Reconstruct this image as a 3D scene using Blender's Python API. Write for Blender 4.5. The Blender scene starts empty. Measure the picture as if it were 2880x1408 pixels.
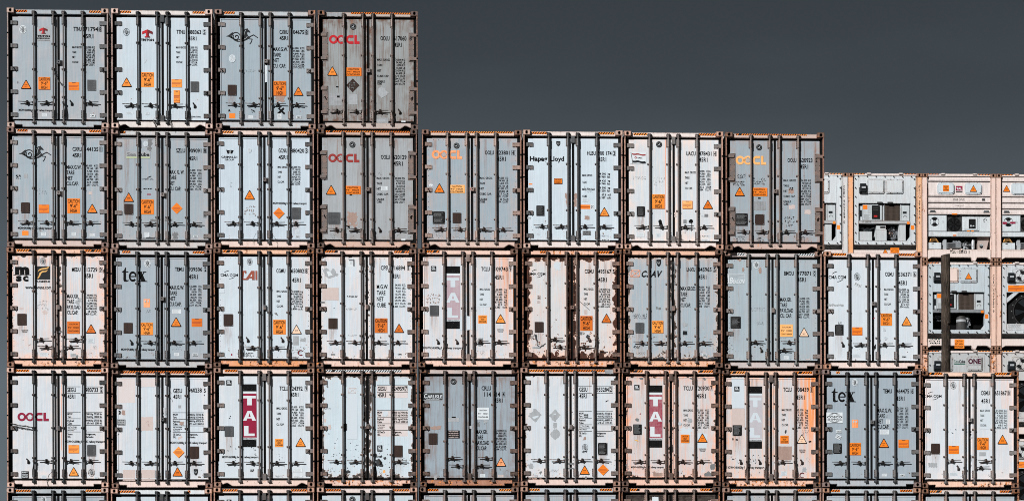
import bpy, math, random
from math import sin, cos, pi, radians, tan, atan
from mathutils import Matrix, Vector
S = bpy.context.scene
COL = S.collection

# ---------------------------------------------------------------- camera
CAMX, CAMY, CAMZ = 9.9189, -52.0305, 2.27
YAW, PITCH, ROLL, FPX, PPY = -0.0433, -0.0042, -0.0026, 6000.0, 704 + 1107.6
ex = Vector((cos(YAW), sin(YAW), 0)); ey = Vector((-sin(YAW), cos(YAW), 0)); ez = Vector((0, 0, 1))
fwd = cos(PITCH) * ey + sin(PITCH) * ez
up0 = -sin(PITCH) * ey + cos(PITCH) * ez
right = cos(ROLL) * ex + sin(ROLL) * up0
up = -sin(ROLL) * ex + cos(ROLL) * up0
cam = bpy.data.cameras.new('camera'); camo = bpy.data.objects.new('camera', cam); COL.objects.link(camo)
M3 = Matrix((right, up, -fwd)).transposed()
camo.matrix_world = Matrix.Translation((CAMX, CAMY, CAMZ)) @ M3.to_4x4()
cam.sensor_width = 36; cam.lens = 36 * FPX / 2880; cam.shift_y = 1107.6 / 2880
cam.clip_start = .1; cam.clip_end = 5000
S.camera = camo
S.view_settings.view_transform = 'Standard'; S.view_settings.look = 'None'
S.view_settings.exposure = 0.2
S.cycles.filter_width = .95
S.cycles.diffuse_bounces = 2; S.view_settings.gamma = 1

def at(px, py, Y):
    "world point on the plane y = Y seen at photo pixel (px, py)"
    d = fwd + right * ((px - 1440) / FPX) + up * ((PPY - py) / FPX)
    t = (Y - CAMY) / d.y
    return Vector((CAMX, CAMY, CAMZ)) + d * t

# ---------------------------------------------------------------- world and sun
SUN_D = Vector((.93, 1.0, -.98)).normalized()          # direction the light travels
SUN_EL = math.asin(-SUN_D.z); SUN_AZ = math.atan2(-SUN_D.x, -SUN_D.y)
W = bpy.data.worlds.new('World'); S.world = W; W.use_nodes = True
nt = W.node_tree; nt.nodes.clear()
def N(t, ty, **kw):
    n = t.nodes.new(ty)
    for k, v in kw.items():
        if k.startswith('i_'):
            n.inputs[int(k[2:]) if k[2:].isdigit() else k[2:]].default_value = v
        else: setattr(n, k, v)
    return n
sky = N(nt, 'ShaderNodeTexSky', sky_type='NISHITA', sun_disc=False, sun_elevation=SUN_EL, sun_rotation=SUN_AZ)
bw = N(nt, 'ShaderNodeHueSaturation'); bw.inputs['Saturation'].default_value = .25; bw.inputs['Value'].default_value = .55
tc = N(nt, 'ShaderNodeTexCoord'); sp = N(nt, 'ShaderNodeSeparateXYZ')
mp = N(nt, 'ShaderNodeMapping'); mp.inputs['Scale'].default_value = (1, 1, 3.0)
cn = N(nt, 'ShaderNodeTexNoise'); cn.inputs['Scale'].default_value = 4.0; cn.inputs['Detail'].default_value = 5
rp = N(nt, 'ShaderNodeValToRGB')          # elevation -> stormy slate
e = rp.color_ramp.elements
e[0].position = 0.0; e[0].color = (1.02, 1.24, 1.42, 1)
e[1].position = .36; e[1].color = (.22, .285, .34, 1)
q = e.new(.12); q.color = (1.03, 1.27, 1.47, 1)
q = e.new(.24); q.color = (.46, .575, .68, 1)
q = e.new(.60); q.color = (.2, .26, .32, 1)
cr = N(nt, 'ShaderNodeMapRange'); cr.inputs[1].default_value = .40; cr.inputs[2].default_value = .75; cr.inputs[3].default_value = .92; cr.inputs[4].default_value = 1.25
vm = N(nt, 'ShaderNodeVectorMath', operation='SCALE')
mx = N(nt, 'ShaderNodeMix', data_type='RGBA'); mx.inputs[0].default_value = .97
bg = N(nt, 'ShaderNodeBackground'); bg.inputs['Strength'].default_value = .09
wo = N(nt, 'ShaderNodeOutputWorld'); L = nt.links.new
L(tc.outputs['Generated'], sp.inputs[0]); L(sp.outputs[2], rp.inputs[0])
L(tc.outputs['Generated'], mp.inputs[0]); L(mp.outputs[0], cn.inputs[0]); L(cn.outputs[0], cr.inputs[0])
bk = N(nt, 'ShaderNodeMapRange'); bk.inputs[1].default_value = -.15; bk.inputs[2].default_value = .45; bk.inputs[3].default_value = .07; bk.inputs[4].default_value = 1.0  # unseen sky behind the camera dimmed, added to deepen the shadows
mm = N(nt, 'ShaderNodeMath', operation='MULTIPLY'); L(sp.outputs[1], bk.inputs[0]); L(bk.outputs[0], mm.inputs[0]); L(cr.outputs[0], mm.inputs[1])
L(rp.outputs[0], vm.inputs[0]); L(mm.outputs[0], vm.inputs['Scale'])
L(sky.outputs[0], bw.inputs['Color']); L(bw.outputs[0], mx.inputs[6]); L(vm.outputs[0], mx.inputs[7])
L(mx.outputs[2], bg.inputs[0]); L(bg.outputs[0], wo.inputs[0])

sl = bpy.data.lights.new('sun', 'SUN'); sl.energy = 5.0; sl.angle = radians(.5); sl.color = (1, .985, .965)
so = bpy.data.objects.new('sun', sl); COL.objects.link(so)
so.rotation_euler = SUN_D.to_track_quat('-Z', 'Y').to_euler(); so.location = (-20, -40, 50)

# ---------------------------------------------------------------- materials
MATS = {}
def attr(t, name):
    n = t.nodes.new('ShaderNodeAttribute'); n.attribute_type = 'OBJECT'; n.attribute_name = name; return n
def newmat(name):
    m = bpy.data.materials.new(name); m.use_nodes = True; MATS[name] = m
    t = m.node_tree; b = t.nodes['Principled BSDF']; b.inputs['Specular IOR Level'].default_value = .3
    return m, t, b
def ma(t, op, a, b=None, c=None, clamp=False):
    n = t.nodes.new('ShaderNodeMath'); n.operation = op; n.use_clamp = clamp
    for i, v in enumerate((a, b, c)):
        if v is None: continue
        if isinstance(v, (int, float)): n.inputs[i].default_value = v
        else: t.links.new(v, n.inputs[i])
    return n.outputs[0]
def mixc(t, f, a, b):
    n = t.nodes.new('ShaderNodeMix'); n.data_type = 'RGBA'
    for i, v in ((0, f), (6, a), (7, b)):
        if isinstance(v, (int, float)): n.inputs[i].default_value = v
        elif isinstance(v, tuple): n.inputs[i].default_value = v + (1,)
        else: t.links.new(v, n.inputs[i])
    return n.outputs[2]
def rng(t, v, a, b, c=0., d=1.):
    n = t.nodes.new('ShaderNodeMapRange'); t.links.new(v, n.inputs[0])
    for i, q in ((1, a), (2, b), (3, c), (4, d)):
        if isinstance(q, (int, float)): n.inputs[i].default_value = q
        else: t.links.new(q, n.inputs[i])
    return n.outputs[0]
def noise(t, vec, scale, det=4., rough=.55, w=None, loc=None, vs=None):
    if vs is not None or loc is not None:
        mp = t.nodes.new('ShaderNodeMapping')
        if vs: mp.inputs['Scale'].default_value = vs
        t.links.new(vec, mp.inputs[0])
        if loc is not None: t.links.new(loc, mp.inputs['Location'])
        vec = mp.outputs[0]
    n = t.nodes.new('ShaderNodeTexNoise'); n.inputs['Scale'].default_value = scale
    n.inputs['Detail'].default_value = det; n.inputs['Roughness'].default_value = rough
    t.links.new(vec, n.inputs[0]); return n.outputs[0]
def bump(t, b, h, s=.2, dist=.01):
    n = t.nodes.new('ShaderNodeBump'); n.inputs['Strength'].default_value = s; n.inputs['Distance'].default_value = dist
    t.links.new(h, n.inputs['Height']); t.links.new(n.outputs[0], b.inputs['Normal'])

# painted door skin: colour, stains, peeling and chips are steered by custom properties of each door
m, t, b = newmat('door_paint')
tone, stain, sd = attr(t, 'tone'), attr(t, 'stain'), attr(t, 'seed')
A = {k: attr(t, k).outputs['Fac'] for k in ('streak', 'peel', 'spots', 'wash', 'dw')}
oc = t.nodes.new('ShaderNodeTexCoord').outputs['Object']
sep = t.nodes.new('ShaderNodeSeparateXYZ'); t.links.new(oc, sep.inputs[0]); x, z = sep.outputs[0], sep.outputs[2]
off = t.nodes.new('ShaderNodeCombineXYZ')
t.links.new(sd.outputs['Fac'], off.inputs[0]); t.links.new(sd.outputs['Fac'], off.inputs[1]); t.links.new(sd.outputs['Fac'], off.inputs[2])
so_ = off.outputs[0]
d1 = ma(t, 'MINIMUM', x, ma(t, 'SUBTRACT', A['dw'], x))
d2 = ma(t, 'MINIMUM', ma(t, 'MULTIPLY', z, .62), ma(t, 'SUBTRACT', 2.47, z))
d = ma(t, 'MINIMUM', d1, d2)
nl = noise(t, oc, 5.5, 7, .62, loc=so_)
nm = noise(t, oc, 13., 6, .6, loc=so_)
nb = noise(t, oc, 1.6, 3, .5, loc=so_)
st = noise(t, oc, 1.0, 4, .6, loc=so_, vs=(17, 1, .8))
st2 = noise(t, oc, 1.0, 3, .5, loc=so_, vs=(60, 1, 1.4))
fine = noise(t, oc, 90., 3, .7, loc=so_)
edge = rng(t, d, 0.0, .34, 1.0, .0)
col = mixc(t, rng(t, st2, .34, .64, 0., .11), tone.outputs['Color'], (.0, .0, .0))
col = mixc(t, rng(t, nb, .3, .7, .0, .10), col, (.3, .34, .38))
st3 = noise(t, oc, 1.0, 4, .65, loc=so_, vs=(42, 1, 1.6))
sk = ma(t, 'ADD', ma(t, 'ADD', ma(t, 'MULTIPLY', rng(t, st, .52, .70), .55), ma(t, 'MULTIPLY', rng(t, st3, .54, .66), .6)), ma(t, 'MULTIPLY', ma(t, 'MULTIPLY', edge, edge), rng(t, nl, .38, .66, .0, 1.2)))
sk = ma(t, 'ADD', sk, ma(t, 'MULTIPLY', rng(t, nb, .5, .68), .22))
sk = ma(t, 'MULTIPLY', sk, A['streak'], clamp=True)
col = mixc(t, sk, col, stain.outputs['Color'])
wf = ma(t, 'MULTIPLY', ma(t, 'MULTIPLY', rng(t, x, .45, 1.0), rng(t, z, .3, 1.6, .15, 1.)), ma(t, 'MULTIPLY', A['wash'], ma(t, 'ADD', rng(t, st, .40, .58, .0, .8), rng(t, st3, .5, .64, 0., .5))), clamp=True)
col = mixc(t, wf, col, (.88, .33, .12))
# little dark scuffs everywhere
sc = ma(t, 'MAXIMUM', rng(t, noise(t, oc, 26., 5, .75, loc=so_), .70, .72), rng(t, noise(t, oc, 75., 3, .6, loc=so_), .755, .77))
col = mixc(t, ma(t, 'MULTIPLY', sc, .75), col, (.05, .05, .055))
sp1 = ma(t, 'ADD', nm, ma(t, 'MULTIPLY', rng(t, z, 0., 1.3, .13, 0.), 1.))
spm = ma(t, 'GREATER_THAN', sp1, ma(t, 'SUBTRACT', .80, ma(t, 'MULTIPLY', A['spots'], .17)))
sph = ma(t, 'GREATER_THAN', sp1, ma(t, 'SUBTRACT', .785, ma(t, 'MULTIPLY', A['spots'], .17)))
spm = ma(t, 'MULTIPLY', spm, ma(t, 'GREATER_THAN', A['spots'], .02)); sph = ma(t, 'MULTIPLY', sph, ma(t, 'GREATER_THAN', A['spots'], .02))
pe = ma(t, 'ADD', d, ma(t, 'MULTIPLY', ma(t, 'SUBTRACT', nl, .5), .42))
pm = ma(t, 'LESS_THAN', pe, ma(t, 'SUBTRACT', ma(t, 'MULTIPLY', A['peel'], .17), .055))
ph = ma(t, 'LESS_THAN', pe, ma(t, 'SUBTRACT', ma(t, 'MULTIPLY', A['peel'], .17), .045))
pk = ma(t, 'GREATER_THAN', A['peel'], .02)
pm = ma(t, 'MULTIPLY', pm, pk); ph = ma(t, 'MULTIPLY', ph, pk)
halo = ma(t, 'MAXIMUM', sph, ph); core = ma(t, 'MAXIMUM', spm, pm)
col = mixc(t, ma(t, 'MULTIPLY', halo, .7), col, stain.outputs['Color'])
bare = mixc(t, rng(t, nm, .3, .7), (.022, .013, .010), attr(t, 'bare').outputs['Color'])
col = mixc(t, core, col, bare)
t.links.new(col, b.inputs['Base Color'])
t.links.new(rng(t, fine, .3, .7, .42, .62), b.inputs['Roughness'])
bump(t, b, ma(t, 'SUBTRACT', ma(t, 'ADD', ma(t, 'MULTIPLY', nb, 2.5), ma(t, 'MULTIPLY', fine, .06)), ma(t, 'MULTIPLY', core, .25)), .28, .02)

# painted or galvanised steel with rust
m, t, b = newmat('steel_paint')
tone = attr(t, 'tone'); rust = attr(t, 'rust').outputs['Fac']; sd = attr(t, 'seed')
gp = t.nodes.new('ShaderNodeNewGeometry').outputs['Position']
n1 = noise(t, gp, 3.2, 6, .65); n2 = noise(t, gp, 11., 6, .68); n3 = noise(t, gp, 27., 5, .6)
n4 = noise(t, gp, 1., 4, .6, vs=(22, 22, 2.5))
r1 = ma(t, 'MULTIPLY', rng(t, ma(t, 'ADD', ma(t, 'MULTIPLY', n1, .55), ma(t, 'MULTIPLY', n4, .45)), .34, .60), rng(t, rust, 0., .8, 0., 1.))
ts = t.nodes.new('ShaderNodeSeparateColor'); t.links.new(tone.outputs['Color'], ts.inputs[0]); r1 = ma(t, 'MULTIPLY', r1, rng(t, ts.outputs[0], .12, .65, .06, 1.))
col = mixc(t, ma(t, 'MULTIPLY', r1, .62), mixc(t, rng(t, n4, .3, .7, 0, .25), tone.outputs['Color'], (.02, .02, .02)), mixc(t, rng(t, rust, .4, .9), (.88, .70, .64), (.92, .50, .36)))
bv = t.nodes.new('ShaderNodeBevel'); bv.samples = 4; bv.inputs['Radius'].default_value = .032
dt = t.nodes.new('ShaderNodeVectorMath'); dt.operation = 'DOT_PRODUCT'; gn = t.nodes.new('ShaderNodeNewGeometry')
t.links.new(bv.outputs[0], dt.inputs[0]); t.links.new(gn.outputs['Normal'], dt.inputs[1])
ed = rng(t, dt.outputs['Value'], 1.0, .88)
ee = ma(t, 'MULTIPLY', ma(t, 'MULTIPLY', ed, rng(t, rust, .0, .8, .16, .42)), rng(t, n1, .35, .58, .45, 1.))
big = ma(t, 'MULTIPLY', ma(t, 'SUBTRACT', noise(t, gp, .9, 3, .6), .5), .30)
n2 = ma(t, 'ADD', ma(t, 'ADD', ma(t, 'ADD', ma(t, 'MULTIPLY', n2, .7), ma(t, 'MULTIPLY', n4, .3)), ee), big)
th = rng(t, rust, 0., 1., .80, .475)
r2 = rng(t, n2, th, ma(t, 'ADD', th, .07))
col = mixc(t, r2, col, mixc(t, rng(t, n3, .35, .62), (.95, .35, .08), (.45, .13, .04)))
th2 = rng(t, rust, 0., 1., .70, .51)
mx2 = ma(t, 'ADD', ma(t, 'MULTIPLY', n2, .6), ma(t, 'MULTIPLY', n3, .4))
r3 = rng(t, mx2, th2, ma(t, 'ADD', th2, .05))
col = mixc(t, r3, col, (.030, .012, .008))
dk = ma(t, 'MULTIPLY', ma(t, 'MULTIPLY', rng(t, ed, .15, .6), rng(t, mx2, .42, .60)), rng(t, rust, .1, .75, .5, 1.))
col = mixc(t, dk, col, (.022, .009, .006))  # dark rim along edges: rust and edge shadow both painted in
t.links.new(col, b.inputs['Base Color']); b.inputs['Roughness'].default_value = .62
bump(t, b, ma(t, 'ADD', n2, n3), .25, .006)

# hardware: small steel parts, dirtier and darker
m, t, b = newmat('hardware')
tone = attr(t, 'tone'); rust = attr(t, 'rust').outputs['Fac']
gp = t.nodes.new('ShaderNodeNewGeometry').outputs['Position']
n1 = noise(t, gp, 9., 5, .65); n2 = noise(t, gp, 30., 5, .65)
col = mixc(t, rng(t, n2, .35, .7, 0, .35), tone.outputs['Color'], (.02, .02, .022))
col = mixc(t, ma(t, 'MULTIPLY', rng(t, n1, .42, .62), rust), col, (.36, .23, .18))
th = rng(t, rust, 0., 1., .80, .58)
col = mixc(t, rng(t, n2, th, ma(t, 'ADD', th, .03)), col, (.04, .02, .014))
t.links.new(col, b.inputs['Base Color']); b.inputs['Roughness'].default_value = .38; b.inputs['Metallic'].default_value = .25; b.inputs['Specular IOR Level'].default_value = .55

def flat(name, c, rough=.5, wear=.12, dark=(.02, .02, .02), sc=14., metal=0., chip=None, spec=.3):
    m, t, b = newmat(name)
    gp = t.nodes.new('ShaderNodeNewGeometry').outputs['Position']
    n = noise(t, gp, sc, 5, .65); n2 = noise(t, gp, 1., 3, .6, vs=(30, 30, 2))
    col = mixc(t, ma(t, 'MULTIPLY', rng(t, n, .35, .75), wear), c, dark)
    col = mixc(t, ma(t, 'MULTIPLY', rng(t, n2, .4, .7), wear * .8), col, dark)
    if chip:
        col = mixc(t, ma(t, 'GREATER_THAN', n, chip[0]), col, chip[1])
    t.links.new(col, b.inputs['Base Color']); b.inputs['Roughness'].default_value = rough
    b.inputs['Metallic'].default_value = metal; b.inputs['Specular IOR Level'].default_value = spec
    return m
flat('ink', (.005, .005, .006), .7, .05, (.1, .1, .1), spec=.05)
t = MATS['ink'].node_tree; t.links.new(ma(t, 'SUBTRACT', 1., ma(t, 'MULTIPLY', rng(t, noise(t, t.nodes.new('ShaderNodeNewGeometry').outputs['Position'], 34., 5, .7), .60, .66), .75)), t.nodes['Principled BSDF'].inputs['Alpha'])
flat('rubber_and_shade', (.006, .006, .007), .8, .1, spec=.08)  # door seals, also the black painted for shaded recesses and gaps
flat('hole', (.003, .003, .003), .9, 0, spec=.05)
flat('orange', (.95, .235, .012), .5, .35, (.62, .17, .03), 9.)
flat('deep_orange', (.72, .17, .02), .5, .15, (.4, .1, .02))
flat('pale_orange', (.95, .42, .10), .5, .3, (.95, .70, .45), 7.)
flat('wash_orange', (.95, .62, .42), .5, .3, (.9, .75, .66), 7.)
flat('faded_orange', (.93, .24, .05), .5, .8, (.95, .50, .28), 9.)
flat('salmon_ink', (.85, .36, .22), .5, .3, (.85, .6, .5), 9.)
flat('red', (.55, .012, .022), .5, .12)
flat('rust_red', (.33, .035, .03), .55, .3, (.2, .03, .03))
flat('brick_red', (.36, .09, .055), .5, .15)
flat('dark_red', (.16, .006, .01), .5, .1)
flat('crimson', (.30, .008, .045), .5, .15)
flat('worn_crimson', (.30, .03, .06), .5, .5, (.50, .30, .33), 16.)
flat('ghost_crimson', (.50, .42, .46), .5, .35, (.36, .16, .22), 6.)
flat('ghost_grey', (.52, .52, .56), .5, .3, (.42, .36, .40), 6.)
flat('label_white', (.70, .76, .80), .5, .12, (.4, .42, .45))
flat('patch_white', (.60, .68, .74), .5, .08, (.5, .5, .5))
flat('label_grey', (.42, .45, .47), .55, .35, (.2, .2, .22))
flat('mid_grey', (.20, .21, .22), .55, .35, (.1, .1, .1))
flat('dark_grey', (.045, .05, .055), .55, .2)
flat('charcoal', (.010, .013, .016), .5, .1)
flat('gold', (.85, .50, .16), .5, .2)
flat('green', (.42, .52, .28), .5, .3, (.6, .6, .5))
flat('teal', (.06, .16, .13), .5, .2)
flat('pink_patch', (.62, .53, .51), .55, .4, (.52, .40, .37), 14.)
flat('brown_patch', (.42, .30, .26), .55, .5, (.25, .16, .13), 16.)
flat('plate_grey', (.105, .112, .12), .5, .55, (.04, .04, .045), 40., metal=.1)
flat('plate_brown', (.055, .033, .027), .65, .6, (.015, .010, .009), 40., spec=.15)
flat('plate_black', (.007, .007, .008), .6, .4, (.022, .02, .02), 40., spec=.15)
flat('plate_silver', (.62, .65, .68), .35, .5, (.25, .26, .28), 12., metal=.5)
flat('wire', (.03, .028, .028), .6, .3, (.3, .28, .27))
flat('yellow_tape', (.9, .45, .03), .5, .2)
flat('cavity_shade', (.004, .004, .0045), .8, .3, (.01, .01, .01), spec=.05)  # bay and notch interiors coloured near black to stand for their shade
flat('machine_grey', (.26, .28, .30), .5, .4, (.08, .08, .08))
flat('machine_dark', (.05, .05, .052), .5, .5, (.02, .015, .012))
flat('fin_brown', (.16, .12, .10), .5, .4, (.05, .04, .035))
flat('maroon', (.07, .012, .03), .5, .1)
flat('scribble', (.10, .10, .11), .7, .3, (.3, .3, .3))
flat('pink_scribble', (.60, .36, .30), .7, .3)
flat('faint', (.45, .46, .48), .7, .3)
flat('led_red', (.5, .02, .02), .5, 0)
flat('wash_pink', (.68, .65, .66), .5, .35, (.66, .50, .45), 9.)
m, t, b = newmat('drip')
gp = t.nodes.new('ShaderNodeNewGeometry').outputs['Position']
n = noise(t, gp, 1., 4, .6, vs=(60, 60, 3)); b.inputs['Base Color'].default_value = (.42, .22, .15, 1); b.inputs['Roughness'].default_value = .8
g_ = t.nodes.new('ShaderNodeTexCoord').outputs['Generated']; s_ = t.nodes.new('ShaderNodeSeparateXYZ'); t.links.new(g_, s_.inputs[0])
fx = ma(t, 'MINIMUM', rng(t, s_.outputs[0], 0., .25), rng(t, s_.outputs[0], 1., .75)); fz = rng(t, s_.outputs[2], 0., .8)
t.links.new(ma(t, 'MULTIPLY', rng(t, n, .38, .75, 0., .55), ma(t, 'MULTIPLY', fx, fz)), b.inputs['Alpha'])
t = MATS['orange'].node_tree; bb = t.nodes['Principled BSDF']; src = bb.inputs['Base Color'].links[0].from_socket
gp = t.nodes.new('ShaderNodeNewGeometry').outputs['Position']
t.links.new(mixc(t, rng(t, noise(t, gp, .37, 2, .5), .5, .64), mixc(t, rng(t, noise(t, gp, .61, 2, .5), .5, .62), src, (.70, .155, .012)), (.95, .34, .06)), bb.inputs['Base Color'])
# ---------------------------------------------------------------- mesh helpers
class MB:
    def __init__(s): s.v = []; s.f = []; s.mi = []; s.m = []; s.sm = []
    def mat(s, m):
        if m not in s.m: s.m.append(m)
        return s.m.index(m)
    def add(s, vs, fs, m, smooth=False):
        o = len(s.v); s.v += [tuple(v) for v in vs]; k = s.mat(m)
        for f in fs: s.f.append([i + o for i in f]); s.mi.append(k); s.sm.append(smooth)
    def box(s, x0, x1, y0, y1, z0, z1, m, bev=0):
        if bev and min(x1 - x0, y1 - y0, z1 - z0) > 2.5 * bev:   # chamfer the front face
            c = bev
            vs = [(x0, y1, z0), (x1, y1, z0), (x1, y1, z1), (x0, y1, z1), (x0, y0 + c, z0), (x1, y0 + c, z0), (x1, y0 + c, z1), (x0, y0 + c, z1),
                  (x0 + c, y0, z0 + c), (x1 - c, y0, z0 + c), (x1 - c, y0, z1 - c), (x0 + c, y0, z1 - c)]
            s.add(vs, [(1, 0, 3, 2), (0, 1, 5, 4), (1, 2, 6, 5), (2, 3, 7, 6), (3, 0, 4, 7), (4, 5, 9, 8), (5, 6, 10, 9), (6, 7, 11, 10), (7, 4, 8, 11), (8, 9, 10, 11)], m)
            return
        s.add([(x0, y0, z0), (x1, y0, z0), (x1, y1, z0), (x0, y1, z0), (x0, y0, z1), (x1, y0, z1), (x1, y1, z1), (x0, y1, z1)],
              [(0, 3, 2, 1), (4, 5, 6, 7), (0, 1, 5, 4), (1, 2, 6, 5), (2, 3, 7, 6), (3, 0, 4, 7)], m)
    def prism(s, pts, y0, y1, m):
        n = len(pts); vs = [(x, y0, z) for x, z in pts] + [(x, y1, z) for x, z in pts]
        from mathutils.geometry import tessellate_polygon
        tr = tessellate_polygon([[Vector((x, z, 0)) for x, z in pts]])
        s.add(vs, [tuple(q) for q in tr] + [tuple(i + n for i in q) for q in tr] + [(i, (i + 1) % n, n + (i + 1) % n, n + i) for i in range(n)], m)
    def poly(s, pts, y, m):
        from mathutils.geometry import tessellate_polygon
        tr = tessellate_polygon([[Vector((x, z, 0)) for x, z in pts]])
        s.add([(x, y, z) for x, z in pts], [tuple(q) for q in tr], m)
    def quad(s, x0, z0, x1, z1, y, m): s.add([(x0, y, z0), (x1, y, z0), (x1, y, z1), (x0, y, z1)], [(0, 1, 2, 3)], m)
    def tube(s, pts, r, m, n=8, cap=True):
        pts = [Vector(p) for p in pts]; rs = r if isinstance(r, (list, tuple)) else [r] * len(pts)
        vs = []; fs = []
        for i, p in enumerate(pts):
            d = (pts[min(i + 1, len(pts) - 1)] - pts[max(i - 1, 0)]).normalized()
            a = d.cross(Vector((0, 1, 0)))
            if a.length < .1: a = d.cross(Vector((1, 0, 0)))
            a.normalize(); c = d.cross(a)
            for k in range(n): vs.append(p + (a * cos(2 * pi * k / n) + c * sin(2 * pi * k / n)) * rs[i])
            if i:
                for k in range(n): fs.append(((i - 1) * n + k, (i - 1) * n + (k + 1) % n, i * n + (k + 1) % n, i * n + k))
        if cap: fs += [tuple(range(n)), tuple(range(len(vs) - n, len(vs)))]
        s.add(vs, fs, m, True)
    def ring(s, cx, cz, r0, r1, y, m, a0=0., a1=2 * pi, n=24, sx=1., sz=1.):
        vs = []; k = max(3, int(n * abs(a1 - a0) / (2 * pi)))
        for i in range(k + 1):
            a = a0 + (a1 - a0) * i / k
            for r in (r0, r1): vs.append((cx + r * cos(a) * sx, y, cz + r * sin(a) * sz))
        s.add(vs, [(2 * i, 2 * i + 1, 2 * i + 3, 2 * i + 2) for i in range(k)], m)
    def disc(s, cx, cz, r, y, m, n=20, sx=1., sz=1.):
        s.add([(cx + r * cos(2 * pi * i / n) * sx, y, cz + r * sin(2 * pi * i / n) * sz) for i in range(n)], [tuple(range(n))], m)
    def stroke(s, pts, w, y, m):
        for i in range(len(pts) - 1):
            (x0, z0), (x1, z1) = pts[i], pts[i + 1]; dx, dz = x1 - x0, z1 - z0; l = math.hypot(dx, dz) or 1
            nx, nz = -dz / l * w / 2, dx / l * w / 2; ux, uz = dx / l * w * .25, dz / l * w * .25
            s.add([(x0 - ux + nx, y, z0 - uz + nz), (x1 + ux + nx, y, z1 + uz + nz), (x1 + ux - nx, y, z1 + uz - nz), (x0 - ux - nx, y, z0 - uz - nz)], [(0, 1, 2, 3)], m)
    def mesh(s, name):
        me = bpy.data.meshes.new(name); me.from_pydata(s.v, [], s.f)
        for k in s.m: me.materials.append(MATS[k])
        me.polygons.foreach_set('material_index', s.mi); me.polygons.foreach_set('use_smooth', s.sm)
        me.update(); return me
    def empty(s): return not s.f

def obj(name, me, parent=None, loc=(0, 0, 0), **props):
    if isinstance(me, MB): me = me.mesh(name)
    o = bpy.data.objects.new(name, me); COL.objects.link(o); o.location = loc
    if parent is not None: o.parent = parent
    for k, v in props.items():
        if v is not None: o[k] = v
    return o
def thing(name, loc, label, cat, group=None):
    o = bpy.data.objects.new(name, None); o.empty_display_size = .2; COL.objects.link(o); o.location = loc
    o['label'] = label; o['category'] = cat
    if group: o['group'] = group
    return o

# text: each string is tessellated once, then fitted to the box it fills in the photo
_tc = {}
def glyphs(txt, off):
    k = (txt, off)
    if k in _tc: return _tc[k]
    c = bpy.data.curves.new('t', 'FONT'); c.body = txt; c.size = 1; c.offset = off; c.resolution_u = 2
    o = bpy.data.objects.new('t', c); me = bpy.data.meshes.new_from_object(o)
    vs = [(v.co.x, v.co.y) for v in me.vertices]; fs = [tuple(p.vertices) for p in me.polygons]
    bpy.data.objects.remove(o); bpy.data.curves.remove(c); bpy.data.meshes.remove(me)
    xs = [v[0] for v in vs] or [0, 1]
    _tc[k] = (vs, fs, min(xs), max(xs)); return _tc[k]
_h = glyphs('H', 0.); CAP = max(v[1] for v in _h[0])
def put_text(mb, txt, x0, x1, zb, h, y, m, off=.012, shear=0., sx=None, align='L'):
    "write txt between x0 and x1, baseline zb, cap height h"
    vs, fs, a, b_ = glyphs(txt, off)
    if not fs: return
    if txt in ('1', 'I', '\'') and sx is None: c_ = (x0 + x1) / 2; w_ = (x1 - x0) * .2; x0, x1 = c_ - w_, c_ + w_
    if sx is None: sx = (x1 - x0) / max(b_ - a, .01)
    w = (b_ - a) * sx; ox = x0 if align == 'L' else (x1 - w if align == 'R' else (x0 + x1 - w) / 2)
    sy = h / (CAP + off)
    mb.add([(ox + (vx - a) * sx + vy * sy * shear, y, zb + vy * sy) for vx, vy in vs], fs, m)
def put_block(mb, lines, x0, x1, ztop, h, pitch, y, m, align='L', off=.012):
    ws = [glyphs(l, off) for l in lines]; wmax = max((g[3] - g[2]) for g in ws) or 1
    sx = (x1 - x0) / wmax
    for i, l in enumerate(lines):
        put_text(mb, l, x0, x1, ztop - i * pitch - h, h, y, m, off, 0, sx, align)
# ---------------------------------------------------------------- shared container pieces (local: x right, y into the stack, z up)
CW, CH, CL = 2.438, 2.88, 12.19
DY = .085                                   # door skin
LX0, LX1, RX0, RX1, DZ0, DZ1 = .125, 1.197, 1.258, 2.330, .215, 2.686
RODX = [.631, 1.098, 1.342, 1.806]
GM = {}
def g_body(y0_=.17):
    b = MB()
    b.box(.03, CW - .03, y0_, CL - .1, .14, CH - .06, 'steel_paint')
    n = 36
    for i in range(n):                       # shallow side corrugation
        y0 = .5 + i * (CL - 1.) / n
        for xa, xb in ((.012, .03), (CW - .03, CW - .012)): b.box(xa, xb, y0, y0 + .17, .2, CH - .12, 'steel_paint')
    for xa, xb in ((.004, .10), (CW - .10, CW - .004)):
        b.box(xa, xb, .17, CL - .17, 0.012, .137, 'steel_paint'); b.box(xa, xb, .17, CL - .17, CH - .1, CH - .02, 'steel_paint')
        b.box(xa, xb, CL - .16, CL - .002, .13, CH - .13, 'steel_paint')
        for za in (0, CH - .118): b.box(xa - .004 if xa < 1 else xa - .07, xb + .07 if xa < 1 else xb + .004, CL - .165, CL, za, za + .118, 'steel_paint')
    return b.mesh('body')
def g_post(s):
    b = MB()
    def X(a): return a if s < 0 else CW - a
    def bx(a0, a1, *r): b.box(min(X(a0), X(a1)), max(X(a0), X(a1)), *r)
    bx(0.007, .037, .004, .165, .12, CH - .12, 'steel_paint', .004)
    bx(.039, .078, .07, .165, .12, CH - .12, 'rubber_and_shade')  # hinge recess: steel part, its shadow put into the black colour
    for z in (.62, 1.18, 1.73, 2.28): bx(.0005, .038, .001, .02, z - .018, z + .012, 'hole')
    bx(0.0, .0365, .06, .165, .12, CH - .12, 'rubber_and_shade')  # black strip painting the shade in the gap between neighbours
    return b.mesh('post')
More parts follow.
